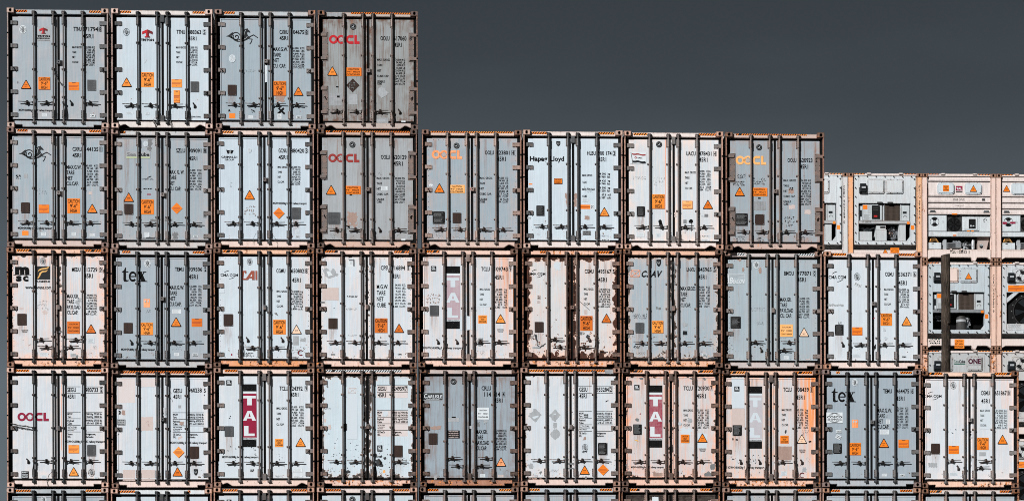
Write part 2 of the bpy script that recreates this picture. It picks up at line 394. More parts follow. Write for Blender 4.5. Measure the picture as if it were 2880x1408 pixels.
def g_casting():
    b = MB(); w, h, n = .172, .117, 16; cx, cz = .086, .058
    rx, rz = .030, .038
    inner = [(cx + rx * cos(2 * pi * i / n), cz + rz * sin(2 * pi * i / n)) for i in range(n)]
    outer = []
    for i in range(n):
        a = 2 * pi * i / n; c, q = cos(a), sin(a); k = min(cx / abs(c) if abs(c) > 1e-6 else 9, cz / abs(q) if abs(q) > 1e-6 else 9)
        outer.append((cx + c * k, cz + q * k))
    # force the four corners on
    for tx, tz in ((0, 0), (w, 0), (0, h + -.001), (w, h - .001)):
        j = min(range(n), key=lambda i: (outer[i][0] - tx) ** 2 + (outer[i][1] - tz) ** 2); outer[j] = (tx, tz)
    vs = [(x, 0, z) for x, z in outer] + [(x, 0, z) for x, z in inner] + [(x, .05, z) for x, z in inner] + [(x, .16, z) for x, z in outer]
    b.add(vs, [(i, (i + 1) % n, n + (i + 1) % n, n + i) for i in range(n)] + [(i, (i + 1) % n, 3 * n + (i + 1) % n, 3 * n + i) for i in range(n)], 'steel_paint')
    b.add(vs, [(n + i, n + (i + 1) % n, 2 * n + (i + 1) % n, 2 * n + i) for i in range(n)], 'hole')
    b.add(vs, [tuple(range(2 * n, 3 * n))], 'hole')
    return b.mesh('casting')
def g_header():
    b = MB(); b.box(.175, CW - .175, .055, .165, CH - .137, CH - .03, 'steel_paint', .006)
    b.box(.05, .172, .12, .165, CH - .16, CH - .03, 'steel_paint'); b.box(CW - .172, CW - .05, .12, .165, CH - .16, CH - .03, 'steel_paint')
    return b.mesh('header')
def g_sill(kind):
    b = MB()
    if kind == 'R':
        p = [(.175, .075), (.175, .163), (CW - .175, .163), (CW - .175, .075), (CW - .365, .075), (CW - .365, .022), (.365, .022), (.365, .075)]
    else:
        p = [(.175, .04), (.175, .163), (CW - .175, .163), (CW - .175, .04), (CW - .20, .055), (CW - .29, .094), (CW - .33, .094), (CW - .43, .03), (CW - .45, .022),
             (.45, .022), (.43, .03), (.33, .094), (.29, .094), (.20, .055)]
    b.prism(p, .045, .10, 'steel_paint'); b.box(.175, CW - .175, .12, .165, .0, .16, 'cavity_shade')
    return b.mesh('sill')
def g_leaf(kind):
    b = MB(); w = LX1 - LX0; h = DZ1 - DZ0
    b.box(0, w, DY, .158, 0, h, 'door_paint')
    if kind == 'trim':
        for (x0, x1, z0, z1) in ((.012, .026, .012, h - .012), (w - .026, w - .012, .012, h - .012), (.026, w - .026, .012, .026), (.026, w - .026, h - .026, h - .012)):
            b.box(x0, x1, DY - .009, DY, z0, z1, 'door_paint')
    if kind == 'rivet':
        for k in range(20):
            z = .04 + k * (h - .08) / 19
            for x in (.035, w - .035): b.disc(x, z, .0075, DY - .0006, 'ink', 6)
        for k in range(1, 8):
            x = .035 + k * (w - .07) / 8
            for z in (.04, h - .04): b.disc(x, z, .0075, DY - .0006, 'ink', 6)
    return b.mesh('leaf')
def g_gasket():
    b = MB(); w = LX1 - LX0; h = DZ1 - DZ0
    b.box(-.05, w + .032, .108, .150, -.050, -.001, 'rubber_and_shade'); b.box(-.05, w + .032, .108, .150, h + .001, h + .052, 'rubber_and_shade')
    b.box(-.05, -.001, .104, .150, -.001, h + .001, 'rubber_and_shade'); b.box(w + .001, w + .029, .104, .150, -.001, h + .001, 'rubber_and_shade')  # seal made wider to paint the shaded bands and hinge recess black
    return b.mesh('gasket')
def bolts(b, pts, y, r=.0085, m='hole'):
    for x, z in pts: b.disc(x, z, r, y, m, 7)
def g_hinge(s, hook):
    b = MB(); f = lambda x: x * s            # x measured from the leaf edge towards the door centre
    def bx(a0, a1, *r): b.box(min(f(a0), f(a1)), max(f(a0), f(a1)), *r)
    h = .05
    pad = [(.006, -h + .008), (.022, -h + .016), (.034, -h), (.048, -h), (.058, -h + .014), (.068, -h), (.082, -h), (.092, -h + .014), (.102, -h), (.118, -h + .004), (.118, h), (.006, h)]
    pad = [(f(x), z) for x, z in pad]
    if s < 0: pad = pad[::-1]
    b.prism(pad, DY - .020, DY - .0005, 'hardware')
    bx(-.062, .004, DY - .028, DY + .02, -h + .004, h - .002, 'hardware', .003)
    bolts(b, [(f(x), h - .022) for x in (.028, .060, .092)], DY - .0208)
    if hook:
        b.tube([(f(.02), DY - .03, .03), (f(.05), DY - .045, -.012), (f(.062), DY - .04, -.04)], .010, 'rubber_and_shade', 6)
        b.tube([(f(.028), DY - .02, .022), (f(.028), DY - .036, .022)], .014, 'hardware', 8)
    return b.mesh('hinge')
def g_long_hinge(s, hook):
    b = MB(); f = lambda x: x * s
    def bx(a0, a1, *r): b.box(min(f(a0), f(a1)), max(f(a0), f(a1)), *r)
    h = .355
    bx(-.004, .135, DY - .012, DY - .0005, -h, h, 'hardware', .003)
    for zc in (-.285, .285):
        bx(-.066, .105, DY - .032, DY - .012, zc - .036, zc + .036, 'hardware', .003)
    bolts(b, [(f(x), z) for x in (.014, .12) for z in [-h + .025 + i * (2 * h - .05) / 5 for i in range(6)] if abs(abs(z) - .285) > .05 or x > .1], DY - .0128)
    bolts(b, [(f(x), z) for x in (.03, .06, .09) for z in (-h + .015, h - .015)], DY - .0128, .006)
    if hook:
        b.tube([(f(.05), DY - .02, .09), (f(.075), DY - .04, .05), (f(.085), DY - .03, .03)], .011, 'rubber_and_shade', 6)
        b.tube([(f(.05), DY - .013, .10), (f(.05), DY - .03, .10)], .014, 'hardware', 8)
    return b.mesh('hinge')
RY = .032
def g_rod():
    b = MB(); b.tube([(0, RY, .11), (0, RY, 2.80)], .0200, 'hardware', 12)
    for z, s in ((2.775, 1), (.125, -1)):    # cam and keeper at each end
        b.tube([(0, RY, z - .03), (0, RY, z + .03)], .025, 'hardware', 10)
        b.tube([(-.028, .03, z + s * .004), (-.036, .012, z + s * .022), (-.024, .008, z + s * .034)], .009, 'hardware', 6)
        b.box(-.018, .020, .0, .05, z + s * .018 - .010, z + s * .018 + .010, 'hardware', .002)
        b.tube([(.012, .012, z), (.034, .01, z + s * .018), (.030, .02, z + s * .036)], .010, 'hardware', 6)
        b.box(-.052, -.030, .03, .056, z - .022, z + .022, 'hardware', .002); b.box(.030, .056, .03, .056, z - .022, z + .022, 'hardware', .002)
    return b.mesh('rod')
def g_bracket():
    b = MB(); h = .095
    b.box(-.05, .036, DY - .014, DY - .0008, -h, h, 'hardware', .002)
    pts = []
    n = 8; vs = []; fs = []
    for z in (-h + .008, h - .008):
        for i in range(n + 1):
            a = pi * i / n; vs.append((.029 * cos(a), DY - .012 - (DY - .012 - RY + .029) * sin(a) ** .7, z))
    fs = [(i, i + 1, n + 2 + i, n + 1 + i) for i in range(n)] + [tuple(range(n + 1)), tuple(range(n + 1, 2 * n + 2))]
    b.add(vs, fs, 'hardware')
    bolts(b, [(x, z) for x in (-.040,) for z in (-.07, -.022, .026, .072)], DY - .0148, .0075)
    return b.mesh('bracket')
def g_guide():
    b = MB()
    b.tube([(0, RY, -.014), (0, RY, .014)], .0245, 'hardware', 10)
    b.box(-.052, .035, DY - .016, DY - .0008, -.020, .020, 'hardware', .002)
    b.box(-.022, .022, RY + .012, DY - .016, -.012, .012, 'hardware')
    b.tube([(-.038, DY - .028, 0), (-.038, DY - .014, 0)], .012, 'hardware', 7)
    return b.mesh('guide')
def g_handle(s, v):
    b = MB(); f = lambda x: x * s
    k = .035 if v == 0 else (.012 if v == 1 else -.02)
    b.box(min(f(.0), f(.048)), max(f(.0), f(.048)), .022, .062, -.026, .026, 'hardware', .003)
    b.tube([(f(.03), .034, .004), (f(.11), .036, .0), (f(.19), .044, .012), (f(.235), .04, .018), (f(.375), .032, .018 + k * .1)], [.010, .012, .011, .010, .0095], 'hardware', 7)
    if v == 1: b.tube([(f(.06), .05, -.012), (f(.20), .055, -.02), (f(.33), .05, -.03)], .010, 'hardware', 6)
    # catch and retainer on the door skin
    b.tube([(f(.165), DY - .001, .030), (f(.165), .030, .036)], .017, 'hardware', 8)
    b.tube([(f(.165), .034, .050), (f(.172), .030, .0), (f(.180), .046, -.035)], .013, 'hardware', 6)
    b.box(min(f(.145), f(.20)), max(f(.145), f(.20)), DY - .026, DY - .0008, -.042, .050, 'hardware', .003)
    b.tube([(f(.12), DY - .02, -.02), (f(.235), DY - .022, -.018)], .012, 'hardware', 6)
    return b.mesh('handle')
def g_hang(s, v):
    b = MB(); f = lambda x: x * s
    b.box(-.026, .022, .0, .05, -.028, .022, 'hardware', .003)
    b.tube([(0, .012, -.02), (f(.008), .006, -.12), (f(.026), .010, -.20), (f(.030), .014, -.34)], [.011, .012, .010, .009], 'hardware', 7)
    c = .165
    b.tube([(f(c) - .01, DY - .001, .045), (f(c) - .01, .040, .052)], .017, 'hardware', 8)
    b.tube([(f(c) - .01, .045, .05), (f(c) + .016, .04, .025), (f(c) + .022, .05, -.02), (f(c) + .014, DY - .012, -.05)], .012, 'hardware', 6)
    b.box(f(c) - .004, f(c) + .036, DY - .016, DY - .0008, -.06, .012, 'hardware', .002)
    return b.mesh('handle')
def g_lock(kind):
    b = MB()
    if kind == 'box':
        b.box(-.05, .042, .030, DY - .001, -.045, .045, 'hardware', .004); b.box(.045, .075, DY - .022, DY - .001, -.052, .052, 'hardware', .002)
        b.tube([(-.01, .028, .01), (-.01, .022, .01)], .012, 'hole', 8); bolts(b, [(.06, -.03), (.06, .0), (.06, .03)], DY - .0228, .007)
    elif kind == 'slim':
        b.box(-.038, .036, .045, DY - .001, -.058, .058, 'hardware', .004)
        bolts(b, [(.026, -.035), (.026, .035)], .0442, .006)
    else:
        b.box(-.046, .046, .048, DY - .001, -.088, .088, 'hardware', .006)
    return b.mesh('lock')
for k in ('plain', 'trim', 'rivet'): GM['leaf_' + k] = g_leaf(k)
GM['body'] = g_body(); GM['body_deep'] = g_body(.50); GM['casting'] = g_casting(); GM['header'] = g_header(); GM['sillR'] = g_sill('R'); GM['sillT'] = g_sill('T')
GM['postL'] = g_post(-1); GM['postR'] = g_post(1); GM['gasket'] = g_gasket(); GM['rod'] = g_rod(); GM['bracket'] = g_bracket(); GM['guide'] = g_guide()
for s in (-1, 1):
    for v in (0, 1):
        GM['hinge', s, v] = g_hinge(s, v); GM['long', s, v] = g_long_hinge(s, v); GM['handle', s, v] = g_handle(s, v); GM['hang', s, v] = g_hang(s, v)
for k in ('box', 'slim', 'pad'): GM['lock', k] = g_lock(k)

def stripes(x0, x1, z0, z1, y, a='orange', gap=.062, lean=.9, phase=0., miss=()):
    "black band with slanted coloured bars"
    b = MB(); b.quad(x0, z0, x1, z1, y + .0012, 'ink'); h = z1 - z0; k = h * lean; x = x0 - k - phase; i = 0
    while x < x1:
        p = [(x, z0), (x + gap / 2, z0), (x + gap / 2 + k, z1), (x + k, z1)]
        # clip to the band in x
        def clip(p, xc, keep):
            o = []
            for j in range(len(p)):
                q, r = p[j - 1], p[j]
                if (q[0] - xc) * keep >= 0: o.append(q)
                if ((q[0] - xc) * keep >= 0) != ((r[0] - xc) * keep >= 0):
                    tt = (xc - q[0]) / (r[0] - q[0]); o.append((xc, q[1] + tt * (r[1] - q[1])))
            return o
        p = clip(p, x0, 1)
        if len(p) > 2: p = clip(p, x1, -1)
        if len(p) > 2 and i not in miss: b.poly(p, y, a)
        x += gap; i += 1
    return b
# ---------------------------------------------------------------- lettering, stickers and emblems (x right, z up, metres; fitted through a map F)
class F:
    "maps measured (u, v) of one container (u right, v down) to its local x, z"
    def __init__(s, xl, xr, yt, k): s.xl, s.sx, s.yt, s.k = xl, CW / (xr - xl), yt, k
    def x(s, u): return (u - s.xl) * s.sx
    def z(s, v): return CH - (v - s.yt) * s.k
E_ = .0009
def rect_outline(b, x0, z0, x1, z1, w, y, m):
    b.quad(x0, z0, x1, z0 + w, y, m); b.quad(x0, z1 - w, x1, z1, y, m); b.quad(x0, z0 + w, x0 + w, z1 - w, y, m); b.quad(x1 - w, z0 + w, x1, z1 - w, y, m)
def ragged(b, x0, z0, x1, z1, y, m, amp=.1, seed=0, n=9):
    r = random.Random(seed); p = []; w, h = x1 - x0, z1 - z0; a = amp * min(w, h)
    for i in range(n): p.append((x0 + w * i / n, z0 + r.uniform(-a, a)))
    for i in range(n): p.append((x1 + r.uniform(-a, a), z0 + h * i / n))
    for i in range(n): p.append((x1 - w * i / n, z1 + r.uniform(-a, a)))
    for i in range(n): p.append((x0 + r.uniform(-a, a), z1 - h * i / n))
    b.poly(p, y, m)
def caution(b, x0, z0, x1, z1, y, style=1, m='orange', deg=0):
    b.quad(x0, z0, x1, z1, y, m); w, h = x1 - x0, z1 - z0; y -= E_
    if style == 1:
        for i, (tx, a, c) in enumerate((('CAUTION', .04, .96), ("9'-6\"", .22, .80), ('HIGH', .24, .76))):
            put_text(b, tx, x0 + a * w, x0 + c * w, z1 - h * (.30 + .325 * i), h * .245, y, 'ink', .024)
    elif style == 2:
        for i, (tx, a, c) in enumerate((('CAUTION', .13, .82), ("9'6\"  HIGH", .06, .88), ('CONTAINER', .02, .92))):
            put_text(b, tx, x0 + a * w, x0 + c * w, z1 - h * (.30 + .31 * i), h * .19, y, 'ink', .026)
    elif style == 3:
        for i, (tx, a, c) in enumerate((('CAUTION', .16, .84), ("9'6\"   HIGH", .08, .92), ('CONTAINER', .06, .94))):
            put_text(b, tx, x0 + a * w, x0 + c * w, z1 - h * (.29 + .28 * i), h * .12, y, 'ink', .026)
    else:
        for i, (tx, a, c) in enumerate((('CAUTION', .14, .86), ('HIGH', .3, .7), ('CONTAINER', .05, .95))):
            put_text(b, tx, x0 + a * w, x0 + c * w, z1 - h * (.32 + .28 * i), h * .2, y, 'ink', .028)
def triangle(b, cx, zt, w, y, m='orange', k=.9):
    h = w * k; r = w * .06
    def tri(o, y, m):
        pts = []
        for (px, pz), a0 in (((cx, zt - h * .0), pi / 2), ((cx - w / 2, zt - h), pi * 7 / 6), ((cx + w / 2, zt - h), -pi / 6)):
            c = (cx, zt - h * .64); f = 1 - o
            qx, qz = c[0] + (px - c[0]) * f, c[1] + (pz - c[1]) * f
            ix, iz = qx + (c[0] - qx) * .10, qz + (c[1] - qz) * .10
            for j in (-1, 0, 1): pts.append((ix + r * f * .8 * cos(a0 + j * 1.0), iz + r * f * .8 * sin(a0 + j * 1.0)))
        b.poly(pts, y, m)
    tri(0, y, 'ink'); tri(.20, y - E_, m)
    put_text(b, 'SUPER', cx - w * .15, cx + w * .15, zt - h * .60, h * .065, y - 2 * E_, 'ink', .03)
    put_text(b, 'HEAVY', cx - w * .15, cx + w * .15, zt - h * .76, h * .065, y - 2 * E_, 'ink', .03)
def small_print(b, x0, z0, x1, z1, y, m='ink', n=6, seed=1, t=.35):
    r = random.Random(seed); h = (z1 - z0) / n
    for i in range(n):
        x = x0 + r.uniform(0, .06) * (x1 - x0); zz = z1 - h * (i + .5)
        end = x1 - r.uniform(0, .35) * (x1 - x0)
        while x < end:
            l = (x1 - x0) * r.uniform(.04, .16); b.quad(x, zz - h * t / 2, min(x + l, end), zz + h * t / 2, y, m); x += l + (x1 - x0) * .025
def notice(b, x0, z0, x1, z1, y, m='orange'):
    b.quad(x0, z0, x1, z1, y, m); h = z1 - z0; w = x1 - x0
    rect_outline(b, x0 + .003, z0 + .003, x1 - .003, z1 - .003, .0035, y - E_, 'deep_orange')
    b.quad(x0 + w * .33, z1 - h * .12, x0 + w * .68, z1 - h * .06, y - E_, 'dark_grey')
    for i, f in enumerate((.42, .52, .60)): b.quad(x0 + w * .05, z1 - h * (f + .035), x1 - w * (.06 + .06 * i), z1 - h * f, y - E_, 'rust_red')
    b.quad(x0 + w * .46, z0 + h * .22, x0 + w * .54, z0 + h * .26, y - E_, 'rust_red')
    b.quad(x0, z0 + h * .15, x1, z0 + h * .17, y - E_, 'rust_red')
def diamond(b, cx, cz, r, y, m='orange'):
    b.poly([(cx, cz - r), (cx + r, cz), (cx, cz + r), (cx - r, cz)], y, 'deep_orange'); q = r * .95
    b.poly([(cx, cz - q), (cx + q, cz), (cx, cz + q), (cx - q, cz)], y - E_, m)
    for i, f in enumerate((.52, .15, .04, -.07, -.2, -.42)):
        w = (r - abs(f) * r) * .75; b.quad(cx - w, cz + f * r - r * .02, cx + w * .9, cz + f * r + r * .02, y - 2 * E_, 'rust_red')
def oval_seal(b, cx, cz, h, y, kind=0):
    w = h * .82
    if kind == 0:
        b.disc(cx, cz, h / 2, y, 'label_white', 28, w / h); b.ring(cx, cz, h * .36, h * .40, y - E_, 'ink', 0, 2 * pi, 28, w / h)
        b.disc(cx, cz, h * .31, y - E_, 'charcoal', 20, .60)
        r = random.Random(3)
        for i in range(5): b.stroke([(cx - h * .13, cz - h * .2 + i * h * .09), (cx + r.uniform(-.02, .12) * h, cz - h * .16 + i * h * .10), (cx + h * .08, cz - h * .22 + i * h * .1)], h * .028, y - 2 * E_, 'label_white')
    elif kind == 1:     # open line emblem
        b.ring(cx, cz, h * .46, h * .50, y, 'ink', 0, 2 * pi, 28, .82); b.ring(cx, cz, h * .31, h * .34, y, 'ink', 0, 2 * pi, 24, .8); b.disc(cx, cz, h * .27, y, 'charcoal', 20, .62)
        for i in range(4): b.stroke([(cx - h * .10, cz - h * .15 + i * h * .09), (cx + h * .10, cz - h * .10 + i * h * .10)], h * .03, y - E_, 'label_white')
    elif kind == 2:     # pale, worn
        b.disc(cx, cz, h / 2, y, 'patch_white', 28, .85); b.ring(cx, cz, h * .36, h * .39, y - E_, 'faint', 0, 2 * pi, 24, .8); b.ring(cx, cz, h * .22, h * .27, y - E_, 'label_grey', 0, 2 * pi, 20, .62)
        b.stroke([(cx - h * .08, cz - h * .12), (cx + h * .06, cz + h * .12)], h * .05, y - E_, 'label_grey')
def bird_seal(b, cx, cz, h, y):
    b.disc(cx, cz, h / 2, y, 'ink', 24); b.ring(cx, cz, h * .33, h * .355, y - E_, 'label_grey', 0, 2 * pi, 22)
    b.poly([(cx - h * .2, cz + h * .05), (cx - h * .05, cz + h * .0), (cx + h * .1, cz + h * .2), (cx + h * .18, cz + h * .08), (cx + h * .06, cz - h * .02), (cx + h * .16, cz - h * .18), (cx - h * .02, cz - h * .12), (cx - h * .18, cz - h * .16)], y - E_, 'label_grey')
    for i in range(10):
        a = .5 + i * .6; b.disc(cx + h * .42 * cos(a), cz + h * .42 * sin(a), h * .022, y - E_, 'label_grey', 5)
def shield(b, cx, zt, w, h, y):
    p = [(cx - w / 2, zt), (cx + w / 2, zt), (cx + w / 2, zt - h * .5), (cx + w * .3, zt - h * .85), (cx, zt - h), (cx - w * .3, zt - h * .85), (cx - w / 2, zt - h * .5)]
    b.poly(p, y, 'charcoal'); b.ring(cx, zt - h * .45, w * .24, w * .30, y - E_, 'label_grey', 0, 2 * pi, 16); b.quad(cx - w * .3, zt - h * .52, cx + w * .3, zt - h * .46, y - E_, 'label_grey')
def flower_o(b, x0, x1, z0, z1, y, m, bg='label_white', fl=True):
    w = x1 - x0; h = z1 - z0; r = h / 2; cz = (z0 + z1) / 2
    b.ring(x0 + w * .14, cz, r * .50, r, y, m, 0, 2 * pi, 32); b.ring(x0 + w * .40, cz, r * .62, r, y, m, 0, 2 * pi, 32)
    if fl:
        cx = x0 + w * .40
        for i in range(5):
            a = pi / 2 + i * 2 * pi / 5; b.disc(cx + r * .34 * cos(a), cz + r * .34 * sin(a), r * .22, y - E_, bg, 10); b.disc(cx + r * .32 * cos(a), cz + r * .32 * sin(a), r * .05, y - 3 * E_, m, 6)
        b.disc(cx, cz, r * .3, y - 2 * E_, bg, 10); b.disc(cx, cz, r * .10, y - 3 * E_, m, 8)
        for i in range(5):
            a = pi / 2 + (i + .5) * 2 * pi / 5; b.poly([(cx + r * .3 * cos(a - .12), cz + r * .3 * sin(a - .12)), (cx + r * .3 * cos(a + .12), cz + r * .3 * sin(a + .12)), (cx + r * .66 * cos(a + .1), cz + r * .66 * sin(a + .1)), (cx + r * .66 * cos(a - .1), cz + r * .66 * sin(a - .1))], y - .5 * E_, m)
    b.ring(x0 + w * .695, cz, r * .50, r, y, m, .85, 2 * pi - .85, 32)
    b.quad(x0 + w * .665, cz + r * .42, x0 + w * .80, z1 - r * .01, y + .5 * E_, m); b.quad(x0 + w * .665, z0 + r * .01, x0 + w * .80, cz - r * .42, y + .5 * E_, m)
    b.quad(x0 + w * .83, z0, x0 + w * .91, z1, y, m); b.quad(x0 + w * .91, z0, x1, z0 + h * .30, y, m)
def triton(b, x0, x1, z0, z1, y):
    w, h = x1 - x0, z1 - z0; P = lambda a, c: (x0 + a * w, z1 - c * h)
    L_ = [P(.5, 0), P(0, .28), P(0, .62), P(.14, .52), P(.30, .46), P(.36, .5), P(.36, .82), P(.24, .88), P(.24, 1), P(.5, 1)]
    b.poly(L_, y, 'red'); b.poly([(x0 + x1 - p[0], p[1]) for p in L_][::-1], y, 'dark_red')
def horse(b, x0, x1, z0, z1, y, m='charcoal'):
    X = lambda u: x0 + (u - 140) / 315 * (x1 - x0); Z = lambda v: z1 - (v - 250) / 155 * (z1 - z0); s = (x1 - x0) / 315
    P = lambda *a: [(X(u), Z(v)) for u, v in a]
    b.poly(P((140, 330), (168, 320), (192, 300), (212, 288), (202, 308), (188, 322), (202, 340), (214, 360), (188, 344), (166, 333)), y, m)
    b.ring(X(240), Z(334), 38 * s, 47 * s, y, m, radians(10), radians(200), 34)
    b.stroke([(X(244 + (34 - .066 * q) * cos(radians(q + 150))), Z(334 - (34 - .066 * q) * sin(radians(q + 150)))) for q in range(0, 440, 22)], 8 * s, y, m)
    b.poly(P((200, 334), (212, 338), (226, 356), (252, 364), (290, 352), (298, 326), (300, 300), (310, 276), (326, 259), (342, 256), (352, 250), (357, 262), (372, 274), (380, 286), (378, 294), (366, 290), (352, 288), (348, 298), (354, 316), (366, 330), (386, 330), (362, 352), (338, 366), (300, 379), (250, 381), (218, 366)), y, m)
    b.stroke(P((360, 340), (385, 326), (412, 314), (430, 326), (452, 341)), 8 * s, y - E_ * .5, m)
    b.stroke(P((366, 352), (398, 354), (388, 384), (374, 402)), 7 * s, y - E_ * .5, m)
    b.stroke(P((262, 372), (300, 366), (335, 348), (352, 330)), 2.6 * s, y - E_, 'label_white'); b.stroke(P((318, 276), (306, 300), (306, 330), (292, 352)), 2.6 * s, y - E_, 'label_white')
    b.stroke(P((336, 270), (322, 294), (318, 322)), 2.4 * s, y - E_, 'label_white')
def tex_logo(b, x0, x1, z0, z1, y):
    w, h = x1 - x0, z1 - z0; X = lambda a: x0 + a * w; Z = lambda c: z1 - c * h; P = lambda *a: [(X(u), Z(v)) for u, v in a]; m = 'ink'
    b.poly(P((.16, .0), (.16, .26), (.26, .26), (.26, .33), (.16, .33), (.16, .80), (.18, .88), (.22, .90), (.27, .86), (.26, .95), (.18, 1.0), (.10, 1.0), (.06, .93), (.055, .82), (.055, .33), (.0, .33), (.0, .28), (.08, .20), (.13, .0)), y, m)
    b.ring(X(.445), Z(.63), h * .22, h * .365, y, m, radians(8), radians(318), 34, .78 * 1.0); b.quad(X(.33), Z(.66), X(.59), Z(.59), y - E_, m)
    b.poly(P((.62, .28), (.80, .28), (.97, .94), (.79, .94)), y, m)
    b.stroke(P((.92, .30), (.68, .95)), h * .055, y, m)
    for a, c, v in ((.58, .82, .28), (.85, 1.0, .28), (.60, .76, .94), (.74, 1.02, .94)): b.quad(X(a), Z(v + .055), X(c), Z(v), y - E_, m)
    b.disc(X(1.03), Z(.98), h * .03, y, m, 8)
def tal_logo(b, x0, x1, z0, z1, y, kind='new'):
    w, h = x1 - x0, z1 - z0; Z = lambda c: z1 - c * h; X = lambda a: x0 + a * w
    m, wt = {'new': ('crimson', 'label_white'), 'worn': ('worn_crimson', 'label_white'), 'ghost': ('ghost_crimson', 'patch_white'), 'pale': ('ghost_grey', 'patch_white')}[kind]
    b.quad(x0, Z(.115), x1, Z(0), y, 'ink'); b.quad(x0, Z(.148), x1, Z(.115), y, 'label_white' if kind != 'pale' else 'patch_white')
    b.quad(x0, Z(.85), x1, Z(.152), y, m); y2 = y - E_
    P = lambda *a: [(X(u), Z(v)) for u, v in a]
    b.poly(P((.05, .185), (.95, .185), (.95, .225), (.67, .225), (.67, .335), (.33, .335), (.33, .225), (.05, .225)), y2, wt)
    b.poly(P((.36, .425), (.64, .425), (.97, .58), (.70, .58), (.64, .545), (.34, .545), (.28, .58), (.03, .58)), y2, wt); b.poly(P((.42, .52), (.58, .52), (.5, .46)), y2 - E_, m)
    b.poly(P((.10, .665), (.42, .665), (.42, .785), (.86, .785), (.86, .825), (.10, .825)), y2, wt)
    b.quad(x0, Z(.88), x1, Z(.85), y, 'label_white'); put_text(b, 'INTERNATIONAL', X(.02), X(.98), Z(.876), h * .018, y2, 'ink', .03)
    b.quad(x0, Z(1.0), X(.98), Z(.884), y, 'ink')
def msc_logo(b, x0, x1, z0, z1, y):
    w, h = x1 - x0, z1 - z0; X = lambda a: x0 + a * w; Z = lambda c: z1 - c * h; m = 'ink'
    put_text(b, 'm', X(.10), X(.92), Z(.53), h * .70, y, m, .075)
    b.stroke([(X(i / 12), Z(.585 + .018 * sin(i * 1.6))) for i in range(13)], h * .035, y, m)
    for t_, a, c in (('s', .14, .48), ('c', .55, .87)): put_text(b, t_, X(a), X(c), Z(1.0), h * .50, y, m, .055)
def cma_logo(b, x0, x1, z0, z1, y):
    w, h = x1 - x0, z1 - z0; X = lambda a: x0 + a * w; Z = lambda c: z1 - c * h
    put_text(b, 'CMA', x0, X(.47), Z(.70), h * .31, y, 'ink', .010); put_text(b, 'CGM', X(.53), x1, Z(.70), h * .31, y, 'ink', .010)
    b.stroke([(X(.22 + .26 * i / 8), Z(.22 - .20 * sin(i / 8 * pi / 2))) for i in range(9)], h * .045, y, 'ink')
    b.stroke([(X(.50 + .30 * i / 8), Z(.98 - .20 * (1 - cos(i / 8 * pi / 2)))) for i in range(9)], h * .045, y, 'ink')
def scrib(b, x0, z0, x1, z1, y, m='scribble', seed=0, n=3, w=.0032):
    "loose handwriting: rows of unlike letter-sized strokes with gaps"
    r = random.Random(seed); rows = max(1, min(n, 3)); rh = (z1 - z0) / rows; cw = max(rh * .55, .02)
    if z1 - z0 > 2.5 * (x1 - x0): cw = (x1 - x0); 
    for i in range(rows):
        x = x0 + r.uniform(0, .12) * (x1 - x0); cz = z1 - rh * (i + .55)
        while x < x1 - cw * .6:
            if r.random() < .2: x += cw; continue
            k = r.randint(2, 5); P = [(x + r.uniform(-.1, .9) * cw, cz + r.uniform(-.38, .38) * rh) for _ in range(k)]
            Q = []
            for q in range(len(P) - 1):
                mx_ = ((P[q][0] + P[q + 1][0]) / 2 + r.uniform(-.15, .15) * cw, (P[q][1] + P[q + 1][1]) / 2 + r.uniform(-.1, .1) * rh); Q += [P[q], mx_]
            b.stroke(Q + [P[-1]], w, y, m); x += cw * r.uniform(.8, 1.3)
def crossed_box(b, x0, z0, x1, z1, y, m, w=.012):
    s = (z1 - z0) * .12
    p = [(x0 + s, z1), (x1, z1), (x1 - s, z0), (x0, z0)]
    b.stroke(p + [p[0]], w, y, m); b.stroke([p[0], p[2]], w, y, m); b.stroke([p[1], p[3]], w, y, m)

